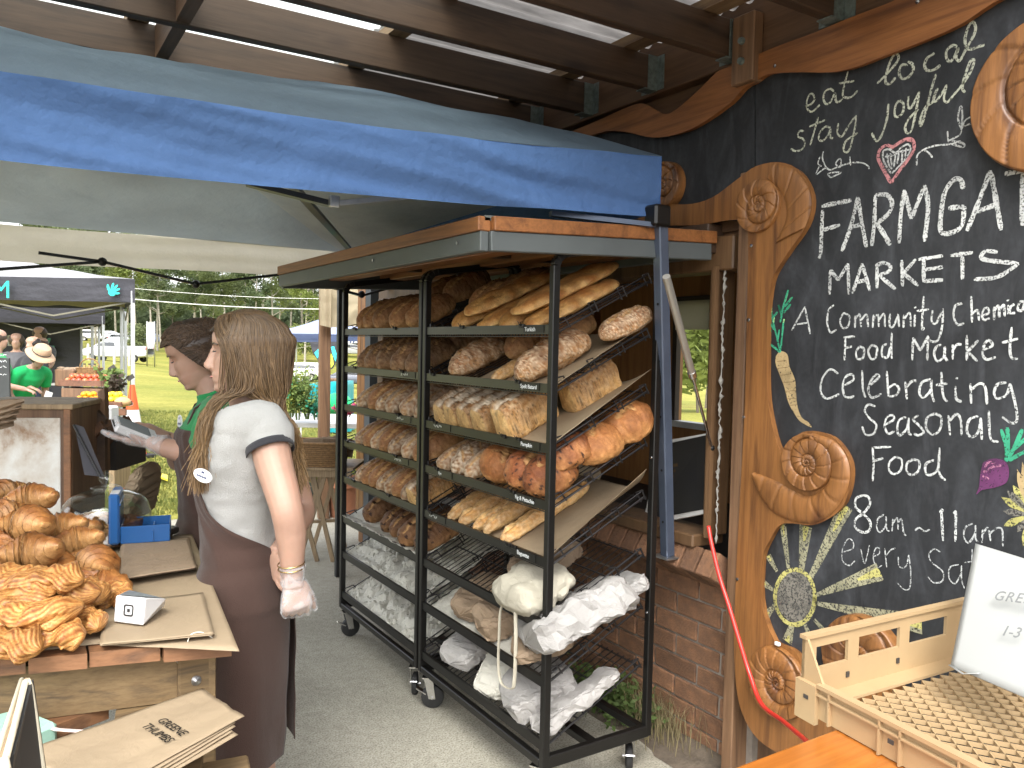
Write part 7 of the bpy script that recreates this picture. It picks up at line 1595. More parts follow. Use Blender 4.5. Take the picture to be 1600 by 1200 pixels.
# ---- second worker ----
c2p=Vector((.62,2.91,0)); face2=(-imR*.93-imF*.37); T2=frame_(c2p,face2)
person2=thing('person','worker with tied-back hair, green shirt and dark apron tapping a white card terminal','person',c2p)
q=MB(); torsof(q,T2,BS)
q.tube([T2(Vector((-.012,0,1.37))),T2(Vector((.012,0,1.43))),T2(Vector((.03,0,1.475)))],[.05,.045,.045],18)
tl=-.42
def h2T(v):
    x=v.x*math.cos(tl)-v.z*-math.sin(tl)*-1; 
    c,s=math.cos(tl),math.sin(tl); vx=v.x+.0; vz=v.z-.06
    return T2(Vector((.035+ (vx*c - vz*s),v.y,1.505+(vx*s+vz*c))))
head_mesh(q,h2T)
for s in(-1,1): limb_(q,[T2(Vector((-.005,s*.088,.90))),T2(Vector((.005,s*.09,.68))),T2(Vector((.0,s*.085,.47))),T2(Vector((-.018,s*.082,.30))),T2(Vector((-.01,s*.08,.09)))],[.088,.078,.054,.055,.036])
wl=pt(236,692,d=2.74); eL=pt(322,712,d=2.70)
limb_(q,[T2(Vector((-.012,.08,1.35))),T2(Vector((.0,.19,1.32))),eL+Vector((0,0,.02)),eL.lerp(wl,.5)+Vector((0,0,-.004)),wl],[.05,.052,.044,.039,.025])
hand(q,wl,(pt(176,684,d=2.74)-wl),Vector((0,0,-1))-imF*.25,1,curl=(.08,.15,.1),s=.98,thumb=(.75,.1),spread=.08)
wrr=pt(262,684,d=2.86); sR=T2(Vector((.0,-.18,1.33))); eR=T2(Vector((.10,-.25,1.15)))
limb_(q,[T2(Vector((-.012,-.08,1.35))),sR,eR,eR.lerp(wrr,.5),wrr],[.05,.052,.044,.038,.026])
hand(q,wrr,(pt(208,664,d=2.80)-wrr),Vector((0,0,1))-imF*.45,-1,curl=(.15,.3,.25),s=.98,thumb=(.45,.2),spread=.16)
bo=q.build('body',m_skin,person2); remesh(bo,.0042,4)
q=MB(); hand(q,wl,(pt(176,684,d=2.74)-wl),Vector((0,0,-1))-imF*.25,1,curl=(.08,.15,.1),s=1.,thumb=(.75,.1),spread=.08,gr=.0032); dw=(eL-wl).normalized(); q.tube([wl+dw*.06,wl+dw*.03,wl],[.040,.034,.031],20)
go=q.build('plastic_glove',m_glove,person2); remesh(go,.0045,1)
q=MB(); TS=[(.98,0,.10,.14)]+[(z,cx,rx+.011,ry+.011) for z,cx,rx,ry in BS if 1.02<z<1.40]+[(1.405,-.012,.056,.07)]; torsof(q,T2,TS); limb_(q,[T2(Vector((-.012,.06,1.36))),T2(Vector((.0,.18,1.32))),T2(Vector((.0,.18,1.32))).lerp(eL,.6)],[.062,.066,.066]); limb_(q,[T2(Vector((-.012,-.06,1.36))),sR,sR.lerp(eR,.6)],[.062,.064,.062])
q.tube([T2(Vector((-.012,0,1.38))),T2(Vector((.004,0,1.425)))],[.062,.056],20)
ts=q.build('t_shirt',m_green,person2); remesh(ts,.006,3); ruffle(ts,.006,9)
af=apron(T2,person2,BS,.46,1.30,slit=2.2,fl=.020,seed=5,top=1.33,bibc=1.35); cords(T2,person2); shoes(T2,person2)
put_badge(pt(282,660,d=2.76),-hF*.7-imR*.7,person2,.017,.026,0)
bunc=Vector((-.105,0,.075))
def h2(r,i):
    an=r.uniform(-PI,PI); e0=elmin(an); e=e0+(r.random()**1.6)*(1.2-e0)*.9; k=r.uniform(1.0,1.03)
    dv=lambda a_,e_:Vector((math.cos(e_)*math.cos(a_),math.cos(e_)*math.sin(a_),math.sin(e_)))
    d0=dv(an,e); s_=1 if d0.y>0 else -1; mid=(d0+Vector((-.25,s_*.55 if abs(d0.y)>.12 else d0.y*3,.35 if e>.3 else .0))).normalized(); d1=dv(PI,-.25)
    P=[d0,(d0+mid).normalized(),mid,(mid+d1*1.0).normalized(),(mid+d1*3).normalized()]
    return [Cc+Vector((p.x*Rd[0],p.y*Rd[1],p.z*Rd[2]))*(k if j<4 else 1.0) for j,p in enumerate(P)]+[bunc+Vector((0,r.gauss(0,.01),r.gauss(0,.012)))],.35
strand_hair(h2T,person2,3800,9,h2,rad=Rd,dark=(.060,.036,.022),light=(.15,.09,.045),r0=.0014)
def wisp(r,i):
    s=1 if i%2 else -1; p=Vector((.045,s*.07,.13)); return [p,p+Vector((.01,s*.004,-.05)),p+Vector((.012,s*.002,-.11)),p+Vector((.02,0,-.15-.05*r.random()))],.9
MB().ell(h2T(bunc+Vector((-.018,0,0))),(.034,.034,.036),16,12).build('hair_bun',M('brown_bun_hair',(.10,.062,.038),.5,.4,60,0,0,stretch=(1,1,4)),person2,True)
for s in(1,-1):
    MB().tube([h2T(Vector((.082,s*.018,.1165))),h2T(Vector((.0835,s*.029,.113))),h2T(Vector((.076,s*.043,.1155)))],.0014,6).build('eyelashes',m_dk,person2,True)
    MB().tube([h2T(Vector((.088,s*.016,.137))),h2T(Vector((.0875,s*.030,.142))),h2T(Vector((.079,s*.046,.136)))],.0019,6).build('eyebrow',m_barkd,person2,True)
MB().tube([hT(Vector((.074,-.020,.047))),hT(Vector((.087,-.009,.0475))),hT(Vector((.0895,0,.047))),hT(Vector((.087,.009,.0475))),hT(Vector((.074,.020,.047)))],[.001,.0032,.0036,.0032,.001],8,flat=.8).build('lips',skin('lip_tone',(.48,.22,.19)),person1,True)
m_lip=skin('lip_skin',(.50,.22,.19))
MB().tube([h2T(Vector((.074,-.020,.047))),h2T(Vector((.087,-.009,.0475))),h2T(Vector((.0895,0,.047))),h2T(Vector((.087,.009,.0475))),h2T(Vector((.074,.020,.047)))],[.001,.0032,.0036,.0032,.001],8,flat=.8).build('lips',m_lip,person2,True)
# card terminal held in the gloved hand
tm=thing('card_terminal','white card terminal held in a gloved hand by the second worker','card terminal',pt(225,684,d=2.72))
a=pt(180,667,d=2.66);b=pt(246,693,d=2.76); ux=(b-a).normalized(); uy=(imF-ux*imF.dot(ux)).normalized(); uz=ux.cross(uy); rz=Matrix((ux,uy,uz)).transposed(); c=(a+b)/2+uy*.03
o=MB().box(c,((b-a).length,.085,.030),rz,ch=.006).build('housing',m_wp,tm); MB().box(c+uz*(.0155 if uz.z>0 else -.0155)-ux*.01,((b-a).length*.72,.07,.001),rz).build('screen',m_scr,tm); MB().box(c-ux*((b-a).length/2+.0005)-uy*.0,(.002,.05,.006),rz).build('card_slot',m_ink,tm)
# ---- background people ----
def bgperson(px_,d,h,face,shirt,trous,hair,lab,hat=None,bend=0.,armf=.3,skinm=None,vox=.012,z0=None):
    p=hF*d+hR*((px_-800)/FOC*d); z=0 if z0 is None else z0; z=th(p.x,p.y) if d>9 else z; p=Vector((p.x,p.y,z)); k=h/1.66
    t=thing('person',lab,'person',p,'people at the produce stall'); f=Vector((face.x,face.y,0)).normalized(); l=Vector((-f.y,f.x,0)); hip=.92
    def T(v):
        v=Vector(v)*k; hz=hip*k
        if v.z>hz: 
            dz=v.z-hz; c,s=math.cos(bend),math.sin(bend); x=v.x*c+dz*s; zz=hz+dz*c-v.x*s; v=Vector((x,v.y,zz))
        return p+f*v.x+l*v.y+Vector((0,0,v.z))
    q=MB(); torsof(q,T,BS,24,24); q.tube([T((-.01,0,1.36)),T((.005,0,1.47))],[.05*k,.045*k],12); head_mesh(q,lambda v:T(v+Vector((0,0,1.45))),1.)
    arms=[]
    for s in(-1,1):
        limb_(q,[T((-.005,s*.088,.90)),T((.005,s*.09,.68)),T((0,s*.085,.47)),T((-.018,s*.082,.3)),T((-.01,s*.08,.09))],[.09,.078,.054,.055,.036]); q.ell(T((.05,s*.085,.045)),(.06,.05,.045),10,8)
        A=[T((-.012,s*.08,1.35)),T((0,s*.19,1.30)),T((.02+armf*.3,s*.23,1.08)),T((.1+armf,s*.16,1.0))]; limb_(q,A,[.05,.052,.042,.028]); hand(q,A[-1],A[-1]-A[-2],Vector((0,0,1)),-s,s=.95); arms.append(A)
    o=q.build('body',skinm or m_skin,t); remesh(o,vox*.8,2)
    q=MB(); torsof(q,T,[(.88,-.01,.13,.18)]+[(a,b,c+.015,e+.015) for a,b,c,e in BS if .9<a<1.4]+[(1.40,-.014,.06,.08)],24,24)
    for A in arms: limb_(q,[A[0],A[1],A[1].lerp(A[2],.75)],[.065,.068,.062])
    o=q.build('shirt',shirt,t); remesh(o,vox,2)
    q=MB(); torsof(q,T,[(.76,0,.11,.17),(.88,-.01,.135,.185),(.96,-.005,.122,.168)],24,10)
    for s in(-1,1): limb_(q,[T((-.005,s*.088,.90)),T((.005,s*.09,.68)),T((0,s*.085,.47)),T((-.018,s*.082,.12))],[.1,.09,.068,.06])
    o=q.build('trousers',trous,t); remesh(o,vox,2)
    q=MB(); q.ell(T((-.012,0,1.575)),(.104*k,.086*k,.095*k),16,12,f=None); q.ell(T((-.035,0,1.54)),(.08*k,.082*k,.09*k),16,12); q.build('hair',hair,t,True)
    if hat:
        q=MB(); pr=[(.175,-.035),(.15,-.015),(.105,.0),(.10,.05),(.085,.085),(.03,.10),(0,.10)]; c=T((0,0,1.63)); 
        up=(T((0,0,1.7))-T((0,0,1.6))).normalized(); a=up.orthogonal().normalized(); b=up.cross(a)
        def g(u,v): i=v*(len(pr)-1); j=min(int(i),len(pr)-2); w_=i-j; r_=(pr[j][0]*(1-w_)+pr[j+1][0]*w_)*k; z_=(pr[j][1]*(1-w_)+pr[j+1][1]*w_)*k; an=2*PI*u; return c+(a*math.cos(an)+b*math.sin(an))*r_+up*(z_+.008*math.sin(3*an)*(1-v))
        q.grid(g,32,24,cu=True); o=q.build('sun_hat',hat,t,True); md=o.modifiers.new('t','SOLIDIFY'); md.thickness=.004
        o=MB().tube([c+(a*math.cos(i*PI/12)+b*math.sin(i*PI/12))*.105*k+up*.012 for i in range(24)],.006,6,closed=True).build('hat_band',m_dk,o)
    return t
m_hat=M('straw_hat',(.50,.34,.22),.8,.2,60,200,.2,.002); hb=M('brown_hair_mass',(.07,.045,.03),.55,.5,40,60,.4,.01,stretch=(1,1,.3)); hd=M('black_hair_mass',(.025,.02,.018),.5,.4,40,60,.4,.01)
bgperson(30,9.6,1.60,imR*.75-imF*.35,m_green2,m_denim,hb,'bending person in bright green shirt and straw sun hat at the produce stall',hat=m_hat,bend=.62,armf=.12,z0=0)
bgperson(-4,9.2,1.70,imR*.8+imF*.3,m_green2,m_denim,hb,'person in green shirt partly cut off by the left edge',armf=.2,vox=.02)
bgperson(25,11.6,1.66,-imF+imR*.4,m_greyc,m_denim,hb,'customer in grey top standing nearest the green-shirted person at left',vox=.02,skinm=m_skin)
bgperson(50,11.2,1.62,-imR*.3-imF,m_dark,m_denim,hd,'dark-haired customer in black top behind the sun hat',vox=.02,skinm=m_skin2)
bgperson(63,12.4,1.60,-imR-imF*.6,m_dark,m_denim,hb,'customer with head turned, right of the dark-haired customer',vox=.02,skinm=m_skin2)
bgperson(61,13.2,1.78,-imF,m_greyc,m_denim,hb,'tall customer at the back in front of the green hand print',vox=.02)
# ---------------- background stalls ----------------
m_blk=cloth('black_gazebo_fabric',(.045,.045,.055),.05,.35,.45); m_wtop=cloth('pale_gazebo_top',(.34,.34,.36),.2,.4,.5); m_khaki=cloth('khaki_valance',(.30,.27,.17),.3,.4); m_bluefar=cloth('faded_blue_gazebo',(.30,.34,.50),.2,.4); m_navyv=cloth('navy_valance',(.055,.075,.15),.1,.4)
m_trs=M('khaki_truss_bar',(.16,.15,.11),.5,.2,9,0,0); m_wp2=M('white_bench_plastic',(.42,.42,.42),.5,.1,4,0,0); m_alu=M('aluminium_pole',(.62,.64,.66),.35,.1,9,0,0,metal=.5); m_teal=M('teal_print',(.02,.62,.50),.6,.08,5,0,0); m_tealf=M('faded_green_print',(.10,.30,.23),.7,.2,5,0,0); m_wprint=M('white_print',(.6,.6,.6),.7,.1,5,0,0)
def tent(name,lab,c,ux,w_,dp,ze,vh,pk,mt,mv,mi,z0=0,legs=True,legm=m_alu,truss=True,lw=.04,back=None,uyd=None):
    """c: front-right corner on the ground plane, ux: unit dir to the left, uy: away"""
    t=thing(name,lab,'gazebo',c); ux=Vector(ux);uy=Vector((ux.y,-ux.x,0))
    if uy.dot(hF)<0:uy=-uy
    if uyd is not None: uy=Vector(uyd)
    P=lambda a,b,z:Vector((c.x,c.y,0))+ux*a+uy*b+Vector((0,0,z))
    C=[(0,0),(w_,0),(w_,dp),(0,dp)]; nm=['front_valance','side_valance','rear_valance','side_valance']
    for s in range(4):
        a,b=C[s],C[(s+1)%4]
        q=MB(); q.grid(lambda u,v:P(a[0]+(b[0]-a[0])*u,a[1]+(b[1]-a[1])*u,ze+vh*v)+(uy if s%2==0 else ux)*(.012*mn.noise(Vector((u*9,v*2,s)))*(1-v*.5)),40,6); q.build(nm[s],mv,t,True)
    q=MB()
    for s in range(4):
        a,b=C[s],C[(s+1)%4]
        q.grid(lambda u,v:P(a[0]+(b[0]-a[0])*u,a[1]+(b[1]-a[1])*u,ze+vh).lerp(P(w_/2,dp/2,pk),v)+Vector((0,0,-.22*math.sin(PI*v)*(.3+.7*math.sin(PI*u))+.02*mn.noise(Vector((u*6,v*4,s))))),24,14)
    q.build('canopy',mt,t,True)
    if legs:
        for (a,b) in C: 
            k=P(a+(.03 if a==0 else -.03),b+(.03 if b==0 else -.03),0); zz=th(k.x,k.y) if z0 is None else z0; MB().box(Vector((k.x,k.y,(ze+vh*.5+zz)/2)),(lw,lw,ze+vh*.5-zz),ch=.004).build('leg',legm,t)
    if truss:
        for s in range(4):
            a,b=C[s],C[(s+1)%4]; n=4
            for i in range(n):
                f0,f1=i/n,(i+1)/n; z_=lambda k:ze+.02-(.22 if k%2 else 0)
                MB().bar(P(a[0]+(b[0]-a[0])*f0,a[1]+(b[1]-a[1])*f0+.05,z_(i)),P(a[0]+(b[0]-a[0])*f1,a[1]+(b[1]-a[1])*f1+.05,z_(i+1)),.016,.022).build('truss_bar',m_trs,t)
    return t,P,uy
cn=pt(211,475,d=11.0); cn0=Vector((cn.x,cn.y,0)); zt=cn.z
tt_,P,uy=tent('black_gazebo','black market gazebo with teal hand print and pale faded top at left',cn0,-imR,4.5,3.0,zt+.02,.32,zt+.85,m_wtop,m_blk,m_blk,0,lw=.05,uyd=(hF*.876-hR*.48))
def handprint(pc,x,y,s,m,par,nm='hand_print'):
    q=MB(); 
    def bl(pts): q.add([pc+x*(a*s)+y*(b*s) for a,b in pts],[tuple(range(len(pts)))])
    K=20; bl([(.36*math.cos(i*2*PI/K)-.05,.34*math.sin(i*2*PI/K)-.22) for i in range(K)])
    pc0=pc
    for (bx_,by_,ang,L,w_) in((-.36,-.1,1.75,.62,.12),(-.12,.05,1.25,.62,.11),(.05,.0,.85,.62,.105),(.15,-.12,.45,.55,.10),(.14,-.32,.05,.50,.095)):
        dx_,dy_=math.cos(ang),math.sin(ang); pts=[]
        for i in range(14):
            t=i/13*PI*2; pts.append((bx_+dx_*(L/2+L/2*math.cos(t))-dy_*w_*math.sin(t),by_+dy_*(L/2+L/2*math.cos(t))+dx_*w_*math.sin(t)))
        pc=pc-uy*.0006; q.add([pc+x*(a*s)+y*(b*s) for a,b in pts],[tuple(range(14))])
    return q.build(nm,m,par)
up=Vector((0,0,1)); hp=pt(176,453,d=10.95); handprint(Vector((hp.x,hp.y,hp.z))-uy*.03,imR,up,.15,m_teal,tt_)
tp_=pt(-13,463,d=10.94); text('M',tp_-uy*.03+up*-.02,imR,up,.34,m_teal,'lettering',tt_,.002); 
# inner khaki strip, second black tent behind with backdrop
q=MB(); a0,a1=pt(-40,468,d=12.2),pt(195,473,d=12.2); q.grid(lambda u,v:a0.lerp(a1,u)-up*(.13*v+.015*math.sin(6*PI*u))+up*.06,30,3); q.build('khaki_flap',m_khaki,tt_,True)
cn2=pt(164,505,d=14.6); t2,P2,uy2=tent('rear_black_gazebo','second black gazebo standing behind the teal hand print one',Vector((cn2.x,cn2.y,0)),-imR,4.0,3.0,cn2.z-.02,.30,cn2.z+.9,m_blk,m_blk,m_blk,0,lw=.045,uyd=(hF*.876-hR*.48))
bd_=thing('backdrop_banner','dark backdrop banner with a faded green hand print behind the customers','banner',pt(60,600,d=15.6))
b0=pt(-120,508,d=15.6);b1=pt(125,512,d=15.6); q=MB(); q.grid(lambda u,v:Vector((b0.x+(b1.x-b0.x)*u,b0.y+(b1.y-b0.y)*u,2.0*v+.02))+uy*(.03*mn.noise(Vector((u*8,v*2,0)))),40,10); q.build('fabric',m_blk,bd_,True)
hp=pt(62,545,d=15.5); handprint(hp-uy*.06,imR,up,.46,m_tealf,bd_); text('REE',pt(-4,540,d=15.5)-uy*.06,imR,up,.30,m_wprint,'lettering',bd_,.002)
for (x,d,zt_) in((127,15.8,512),(144,13.6,510),(196,13.9,487)):
    a=pt(x,zt_,d=d); MB().box(Vector((a.x,a.y,a.z/2)),(.045,.045,a.z),ch=.004).build('pole',m_alu,label={127:'pale pole at the right edge of the dark banner',144:'pale pole between banner and rear gazebo leg',196:'pale double pole just inside the black gazebo corner'}[x],cat='pole')
# produce table
tw=MB(); pa,pb_=pt(118,636,d=8.7),pt(203,636,d=8.7); TH=pa.z
pt_=thing('produce_table','white trestle table carrying crates of fruit at the produce stall','table',Vector((pa.x,pa.y,0)))
rzA=Matrix((imR,imF,up)).transposed(); cpt=(pa+pb_)/2; Ln=(pb_-pa).length
MB().box(cpt+imF*.25-imR*.50,(Ln+.6,.5,.04),rzA,ch=.004).build('tabletop',m_wp2,pt_)
for s in(-1,1):
    for f_ in(.05,.45): k=cpt+imF*f_-imR*.50+imR*(s*(Ln/2+.22)); MB().box(Vector((k.x,k.y,TH/2)),(.03,.03,TH),ch=.002).build('leg',m_black,pt_)
m_cratew=WOOD('produce_crate_timber',(.20,.09,.05),(.12,.05,.03),0,.6)
def fruitbox(c,L,D,Hh,lab,m=m_cratew):
    t=thing('fruit_crate',lab,'crate',c,'fruit crates on the produce table')
    for (o_,s_) in(((0,-D/2,Hh/2),(L,.012,Hh)),((0,D/2,Hh/2),(L,.012,Hh)),((-L/2,0,Hh/2),(.012,D,Hh)),((L/2,0,Hh/2),(.012,D,Hh)),((0,0,.01),(L,D,.012))): MB().box(c+rzA@Vector(o_),s_,rzA,ch=.002).build('side',m,t)
    return t
m_or=M('orange_peel',(.80,.33,.01),.45,.15,20,150,.2,.002); m_lem=M('lemon_peel',(.85,.58,.03),.45,.15,20,150,.2,.002); m_app=M('red_apple_skin',(.42,.03,.03),.3,.5,12,0,0,c2=(.5,.25,.08)); m_potato=M('earthy_tuber',(.35,.22,.13),.8,.3,20,60,.3,.003)
def fruit(c,L,D,n,rad,m,nm,lab,cat,grp,seed,layers=2):
    r=random.Random(seed); me=MB().ell((0,0,0),(rad,rad,rad*.94),14,10,f=lambda p:p*(1-.12*math.exp(-((p.z-rad)/(.35*rad))**2))).mesh(nm,m,True)
    k=0; nx=int(L/(2*rad)); ny=int(D/(2*rad))
    for l in range(layers):
        for i in range(nx-l):
            for j in range(ny-l):
                if k>=n:return
                p=c+rzA@Vector(((i-(nx-1-l)/2)*2*rad+r.uniform(-.004,.004),(j-(ny-1-l)/2)*2*rad+r.uniform(-.004,.004),rad+l*rad*1.4+.01)); inst(nm,me,Matrix.Translation(p)@Matrix.Rotation(r.uniform(0,6),4,'X'),None,lab,cat,grp); k+=1
cA=pt(139,627,d=8.75); cA.z=TH+.02; cB=pt(179,627,d=8.75); cB.z=TH+.02
fruitbox(cA,.27,.24,.05,'low crate of oranges, the left one of two at the produce table'); fruitbox(cB,.27,.24,.05,'low crate of lemons, the right one beside the gazebo pole')
fruit(cA+up*.03,.26,.24,24,.033,m_or,'orange','round orange in the left crate of the produce table','fruit','oranges in the left crate',1); fruit(cB+up*.03,.26,.24,24,.034,m_lem,'lemon','yellow lemon in the right crate of the produce table','fruit','lemons in the right crate',2)
cC=pt(140,600,d=9.4); fruitbox(Vector((cC.x,cC.y,cC.z-.02)),.55,.3,.07,'wide crate of red apples behind the oranges'); fruit(cC,.52,.28,60,.033,m_app,'apple','red apple in the wide crate behind the oranges','fruit','apples in the wide crate',3)
st_=thing('crate_stand','brown timber stand holding the apple crate','stand',Vector((cC.x,cC.y,0))); MB().box(Vector((cC.x,cC.y,cC.z/2-.02)),(.5,.3,cC.z-.05),rzA,ch=.004).build('carcass',m_post,st_)
MB().box(Vector((pt(152,632,d=8.55).x,pt(152,632,d=8.55).y,TH-.03)),(.62,.03,.07),rzA).build('front_board',m_cratew,pt_)
# wicker basket with bottles, flower plants, name flags
m_wick=M('wicker',(.30,.17,.07),.7,.5,60,160,.6,.004)
def basket(c,L,D,H,lab,handle=True,ux=imR,uy_=imF,nm='wicker_basket',st=9):
    t=thing(nm,lab,'basket',c); K=64
    for l in range(st):
        z=H*(l+.5)/st; s=.88+.12*l/st; pts=[]
        for i in range(K):
            a=2*PI*i/K; e=.45; x=math.copysign(abs(math.cos(a))**e,math.cos(a))*L/2*s; y=math.copysign(abs(math.sin(a))**e,math.sin(a))*D/2*s; w_=.0035*(1 if (i+l)%2 else -1)*(L/.35); pts.append(c+ux*(x*(1+w_/L))+uy_*(y*(1+w_/D))+up*z)
        MB().tube(pts,H/st*.52,6,closed=True).build('weave_strand',m_wick,t,True)
    MB().tube([c+ux*(math.copysign(abs(math.cos(a))**.45,math.cos(a))*L/2*1.01)+uy_*(math.copysign(abs(math.sin(a))**.45,math.sin(a))*D/2*1.01)+up*H for a in[i*2*PI/K for i in range(K)]],H/st*.7,8,closed=True).build('rim',m_wick,t,True)
    MB().box(c+up*.01,(L*.85,D*.85,.015),Matrix((ux,uy_,up)).transposed()).build('base',m_wick,t)
    if handle: MB().tube([c+ux*(L*.45*math.cos(a))+up*(H+L*.42*math.sin(a)) for a in[i*PI/14 for i in range(15)]],.008,6).build('handle',m_wick,t,True)
    return t
cD=pt(140,584,d=9.5); basket(cD,.26,.2,.07,'small wicker basket with hoop handle and jars at the produce stall')
mj=M('amber_jar',(.30,.20,.05),.2,.2,5,0,0)
for i in range(3): 
    c=cD+imR*(-.06+.06*i)+up*.02; t=thing('jar',['left amber jar in the small wicker basket','middle amber jar in the small wicker basket','right amber jar in the small wicker basket'][i],'jar',c,'jars in the small basket'); MB().lathe([(0,0),(.02,0),(.02,.07),(.012,.08),(.012,.09),(0,.09)],c,12).build('glass',mj,t,smooth=40); MB().lathe([(0,.088),(.014,.088),(.014,.102),(0,.102)],c,10).build('lid',m_dk,t)
MB().box(pt(108,590,d=9.6),(.24,.2,.20),rzA,ch=.01).build('produce_box',m_post,label='brown box topped with wrapped bread left of the apples',cat='box')
q=MB(); r=random.Random(5)
for i in range(7): q.ell(pt(108,581,d=9.6)+imR*r.uniform(-.1,.1)+imF*r.uniform(-.05,.05)+up*r.uniform(0,.04),(.05,.03,.025),10,8)
q.build('wrapped_parcels',m_kraft2,smooth=True,label='heap of paper-wrapped parcels on the brown box at the stall',cat='parcels',kind=None)
def leafy(c,n,h,sp,m,seed,name,lab,cat,ls=.03,stem=True,grp=None,par=None):
    r=random.Random(seed); q=MB(); sq=MB(); c=Vector(c)
    for i in range(n):
        a=r.uniform(0,2*PI); hh=h*r.uniform(.35,1); e=c+Vector((math.cos(a)*sp*r.random(),math.sin(a)*sp*r.random(),hh)); m1=c.lerp(e,.5)+Vector((0,0,.1*h)); sq.tube([c+Vector((math.cos(a)*.02,math.sin(a)*.02,0)),m1,e],.0018,4)
        for k in range(9):
            t=.25+.75*k/8; p=(m1.lerp(e,(t-.5)*2) if t>.5 else c.lerp(m1,t*2)); d_=Vector((r.gauss(0,1),r.gauss(0,1),r.gauss(.3,.6))).normalized(); s=ls*r.uniform(.6,1.3); b=d_.orthogonal().normalized()*s*.35
            q.add([p,p+d_*s*.5+b,p+d_*s,p+d_*s*.5-b],[(0,1,2,3)])
    t=thing(name,lab,cat,c,grp) if par is None else par
    q.build('leaves',m,t); sq.build('stems',m_weed,t); return t
m_lf=leafmat('herb_leaf',(.20,.28,.08),(.08,.12,.03)); m_lf2=leafmat('yellow_green_leaf',(.32,.36,.08),(.18,.22,.05)); m_teal_l=leafmat('teal_netting_leaf',(.05,.35,.22),(.03,.2,.13))
leafy(pt(172,614,d=9.2),26,.28,.18,m_lf,1,'leafy_vegetables','dark leafy greens heaped right of the apples','vegetables',.07); leafy(pt(184,618,d=9.0),20,.24,.10,leafmat('dark_beet_leaf',(.05,.08,.03),(.08,.03,.04)),2,'leafy_vegetables','purple-green leafy bunch beside the gazebo pole','vegetables',.07)
leafy(pt(170,600,d=9.5),20,.14,.2,m_lf2,3,'flower_tray','yellowish flowering tray behind the lemons','plants',.04)
MB().ell(pt(192,628,d=8.7),(.085,.07,.055),18,12,f=lambda p:p*(1+.08*mn.noise(p*20))).build('pumpkin',M('pale_gourd',(.55,.36,.18),.6,.2,9,40,.2,.004),smooth=True,label='pale round gourd right of the lemon crate',cat='vegetable')
for i,(x,y,l) in enumerate(((175,575,'black sign flag on a wire above the flower tray'),(158,582,'black sign flag left of the taller one'),(204,590,'black sign flag leaning beside the pole'))):
    a=pt(x,y,d=9.2); t=thing('price_flag',l,'sign',a-up*.25,'price flags at the produce stall'); MB().tube([a-up*.28,a],.004,5).build('wire',m_dk,t); MB().box(a,(.085,.006,.05),rzA@Matrix.Rotation(-.6,3,'Y')).build('board',m_weed if 0 else m_dk,t)
# dark chalk sign at far left, white tub, tubs under table, stool
cs_=thing('stall_chalkboard','dark chalkboard price sign beside the green-shirted person at far left','chalkboard',pt(0,640,d=6.6)); a=pt(-30,556,d=6.6);b=pt(14,560,d=6.6); z0_=pt(0,665,d=6.6).z
MB().prism([a,b,Vector((b.x,b.y,z0_)),Vector((a.x,a.y,z0_))],imF*.02).build('board',M('grey_chalkboard',(.05,.055,.055),.7,.3,9,0,0),cs_)
for i,yy in enumerate((557,566,575,587)): dashes(pt(-14,yy,d=6.56)-imF*.01,imR,up,[.035,.03,.02,.03],.02,m_chalktext,'chalk_scribble',cs_,.3,i,True)
MB().tube([Vector((pt(-8,660,d=6.62).x,pt(-8,660,d=6.62).y,0)),pt(-8,640,d=6.62)],.02,8).build('leg',m_post,cs_)
m_tub=M('white_tub',(.50,.51,.52),.4,.1,3,0,0)
for (x,y,w_,h_,l) in((137,655,.34,.24,'white plastic storage tub under the produce table'),(166,655,.16,.24,'tall white bucket beside the storage tub under the table')):
    c=pt(x,y,d=7.4 if w_>.3 else 7.2); MB().box(c,(w_,.3 if w_>.3 else .16,h_),rzA,ch=.015).build('plastic_tub',m_tub,label=l,cat='tub')
sl2=thing('tub_bench','low bench supporting the white tubs under the produce table','bench',Vector((pt(150,690,d=7.4).x,pt(150,690,d=7.4).y,0))); c=pt(150,676,d=7.4); MB().box(Vector((c.x,c.y,c.z-.015)),(.55,.34,.03),rzA).build('top',m_trestle,sl2)
for s in(-1,1): MB().box(Vector((c.x,c.y,(c.z-.03)/2))+imR*s*.22,(.05,.3,c.z-.03),rzA).build('leg',m_trestle,sl2)
q=thing('folding_stool','grey folding stool in front of the dark banner','stool',pt(104,620,d=11)); c=pt(104,600,d=11)
for s in(-1,1): MB().bar(Vector((c.x,c.y,0))+imR*s*.16,Vector((c.x,c.y,c.z))-imR*s*.06,.02,.02).build('leg',m_steel,q)
MB().box(c,(.3,.25,.03),rzA).build('seat',m_steel,q)
# the small white price tag near the bent worker
tg=pt(75,620,d=5.6); MB().box(tg,(.05,.004,.075),rzA@Matrix.Rotation(.3,3,'Y')).build('price_tag',m_wp,label='small white price tag sticking up behind the timber box',cat='tag')
q=MB(); q.box(Vector((tg.x,tg.y,(tg.z-.03)/2)),(.02,.02,tg.z-.03)); q.build('tag_stake',m_trestle,label='thin stake holding the small white price tag',cat='stake')
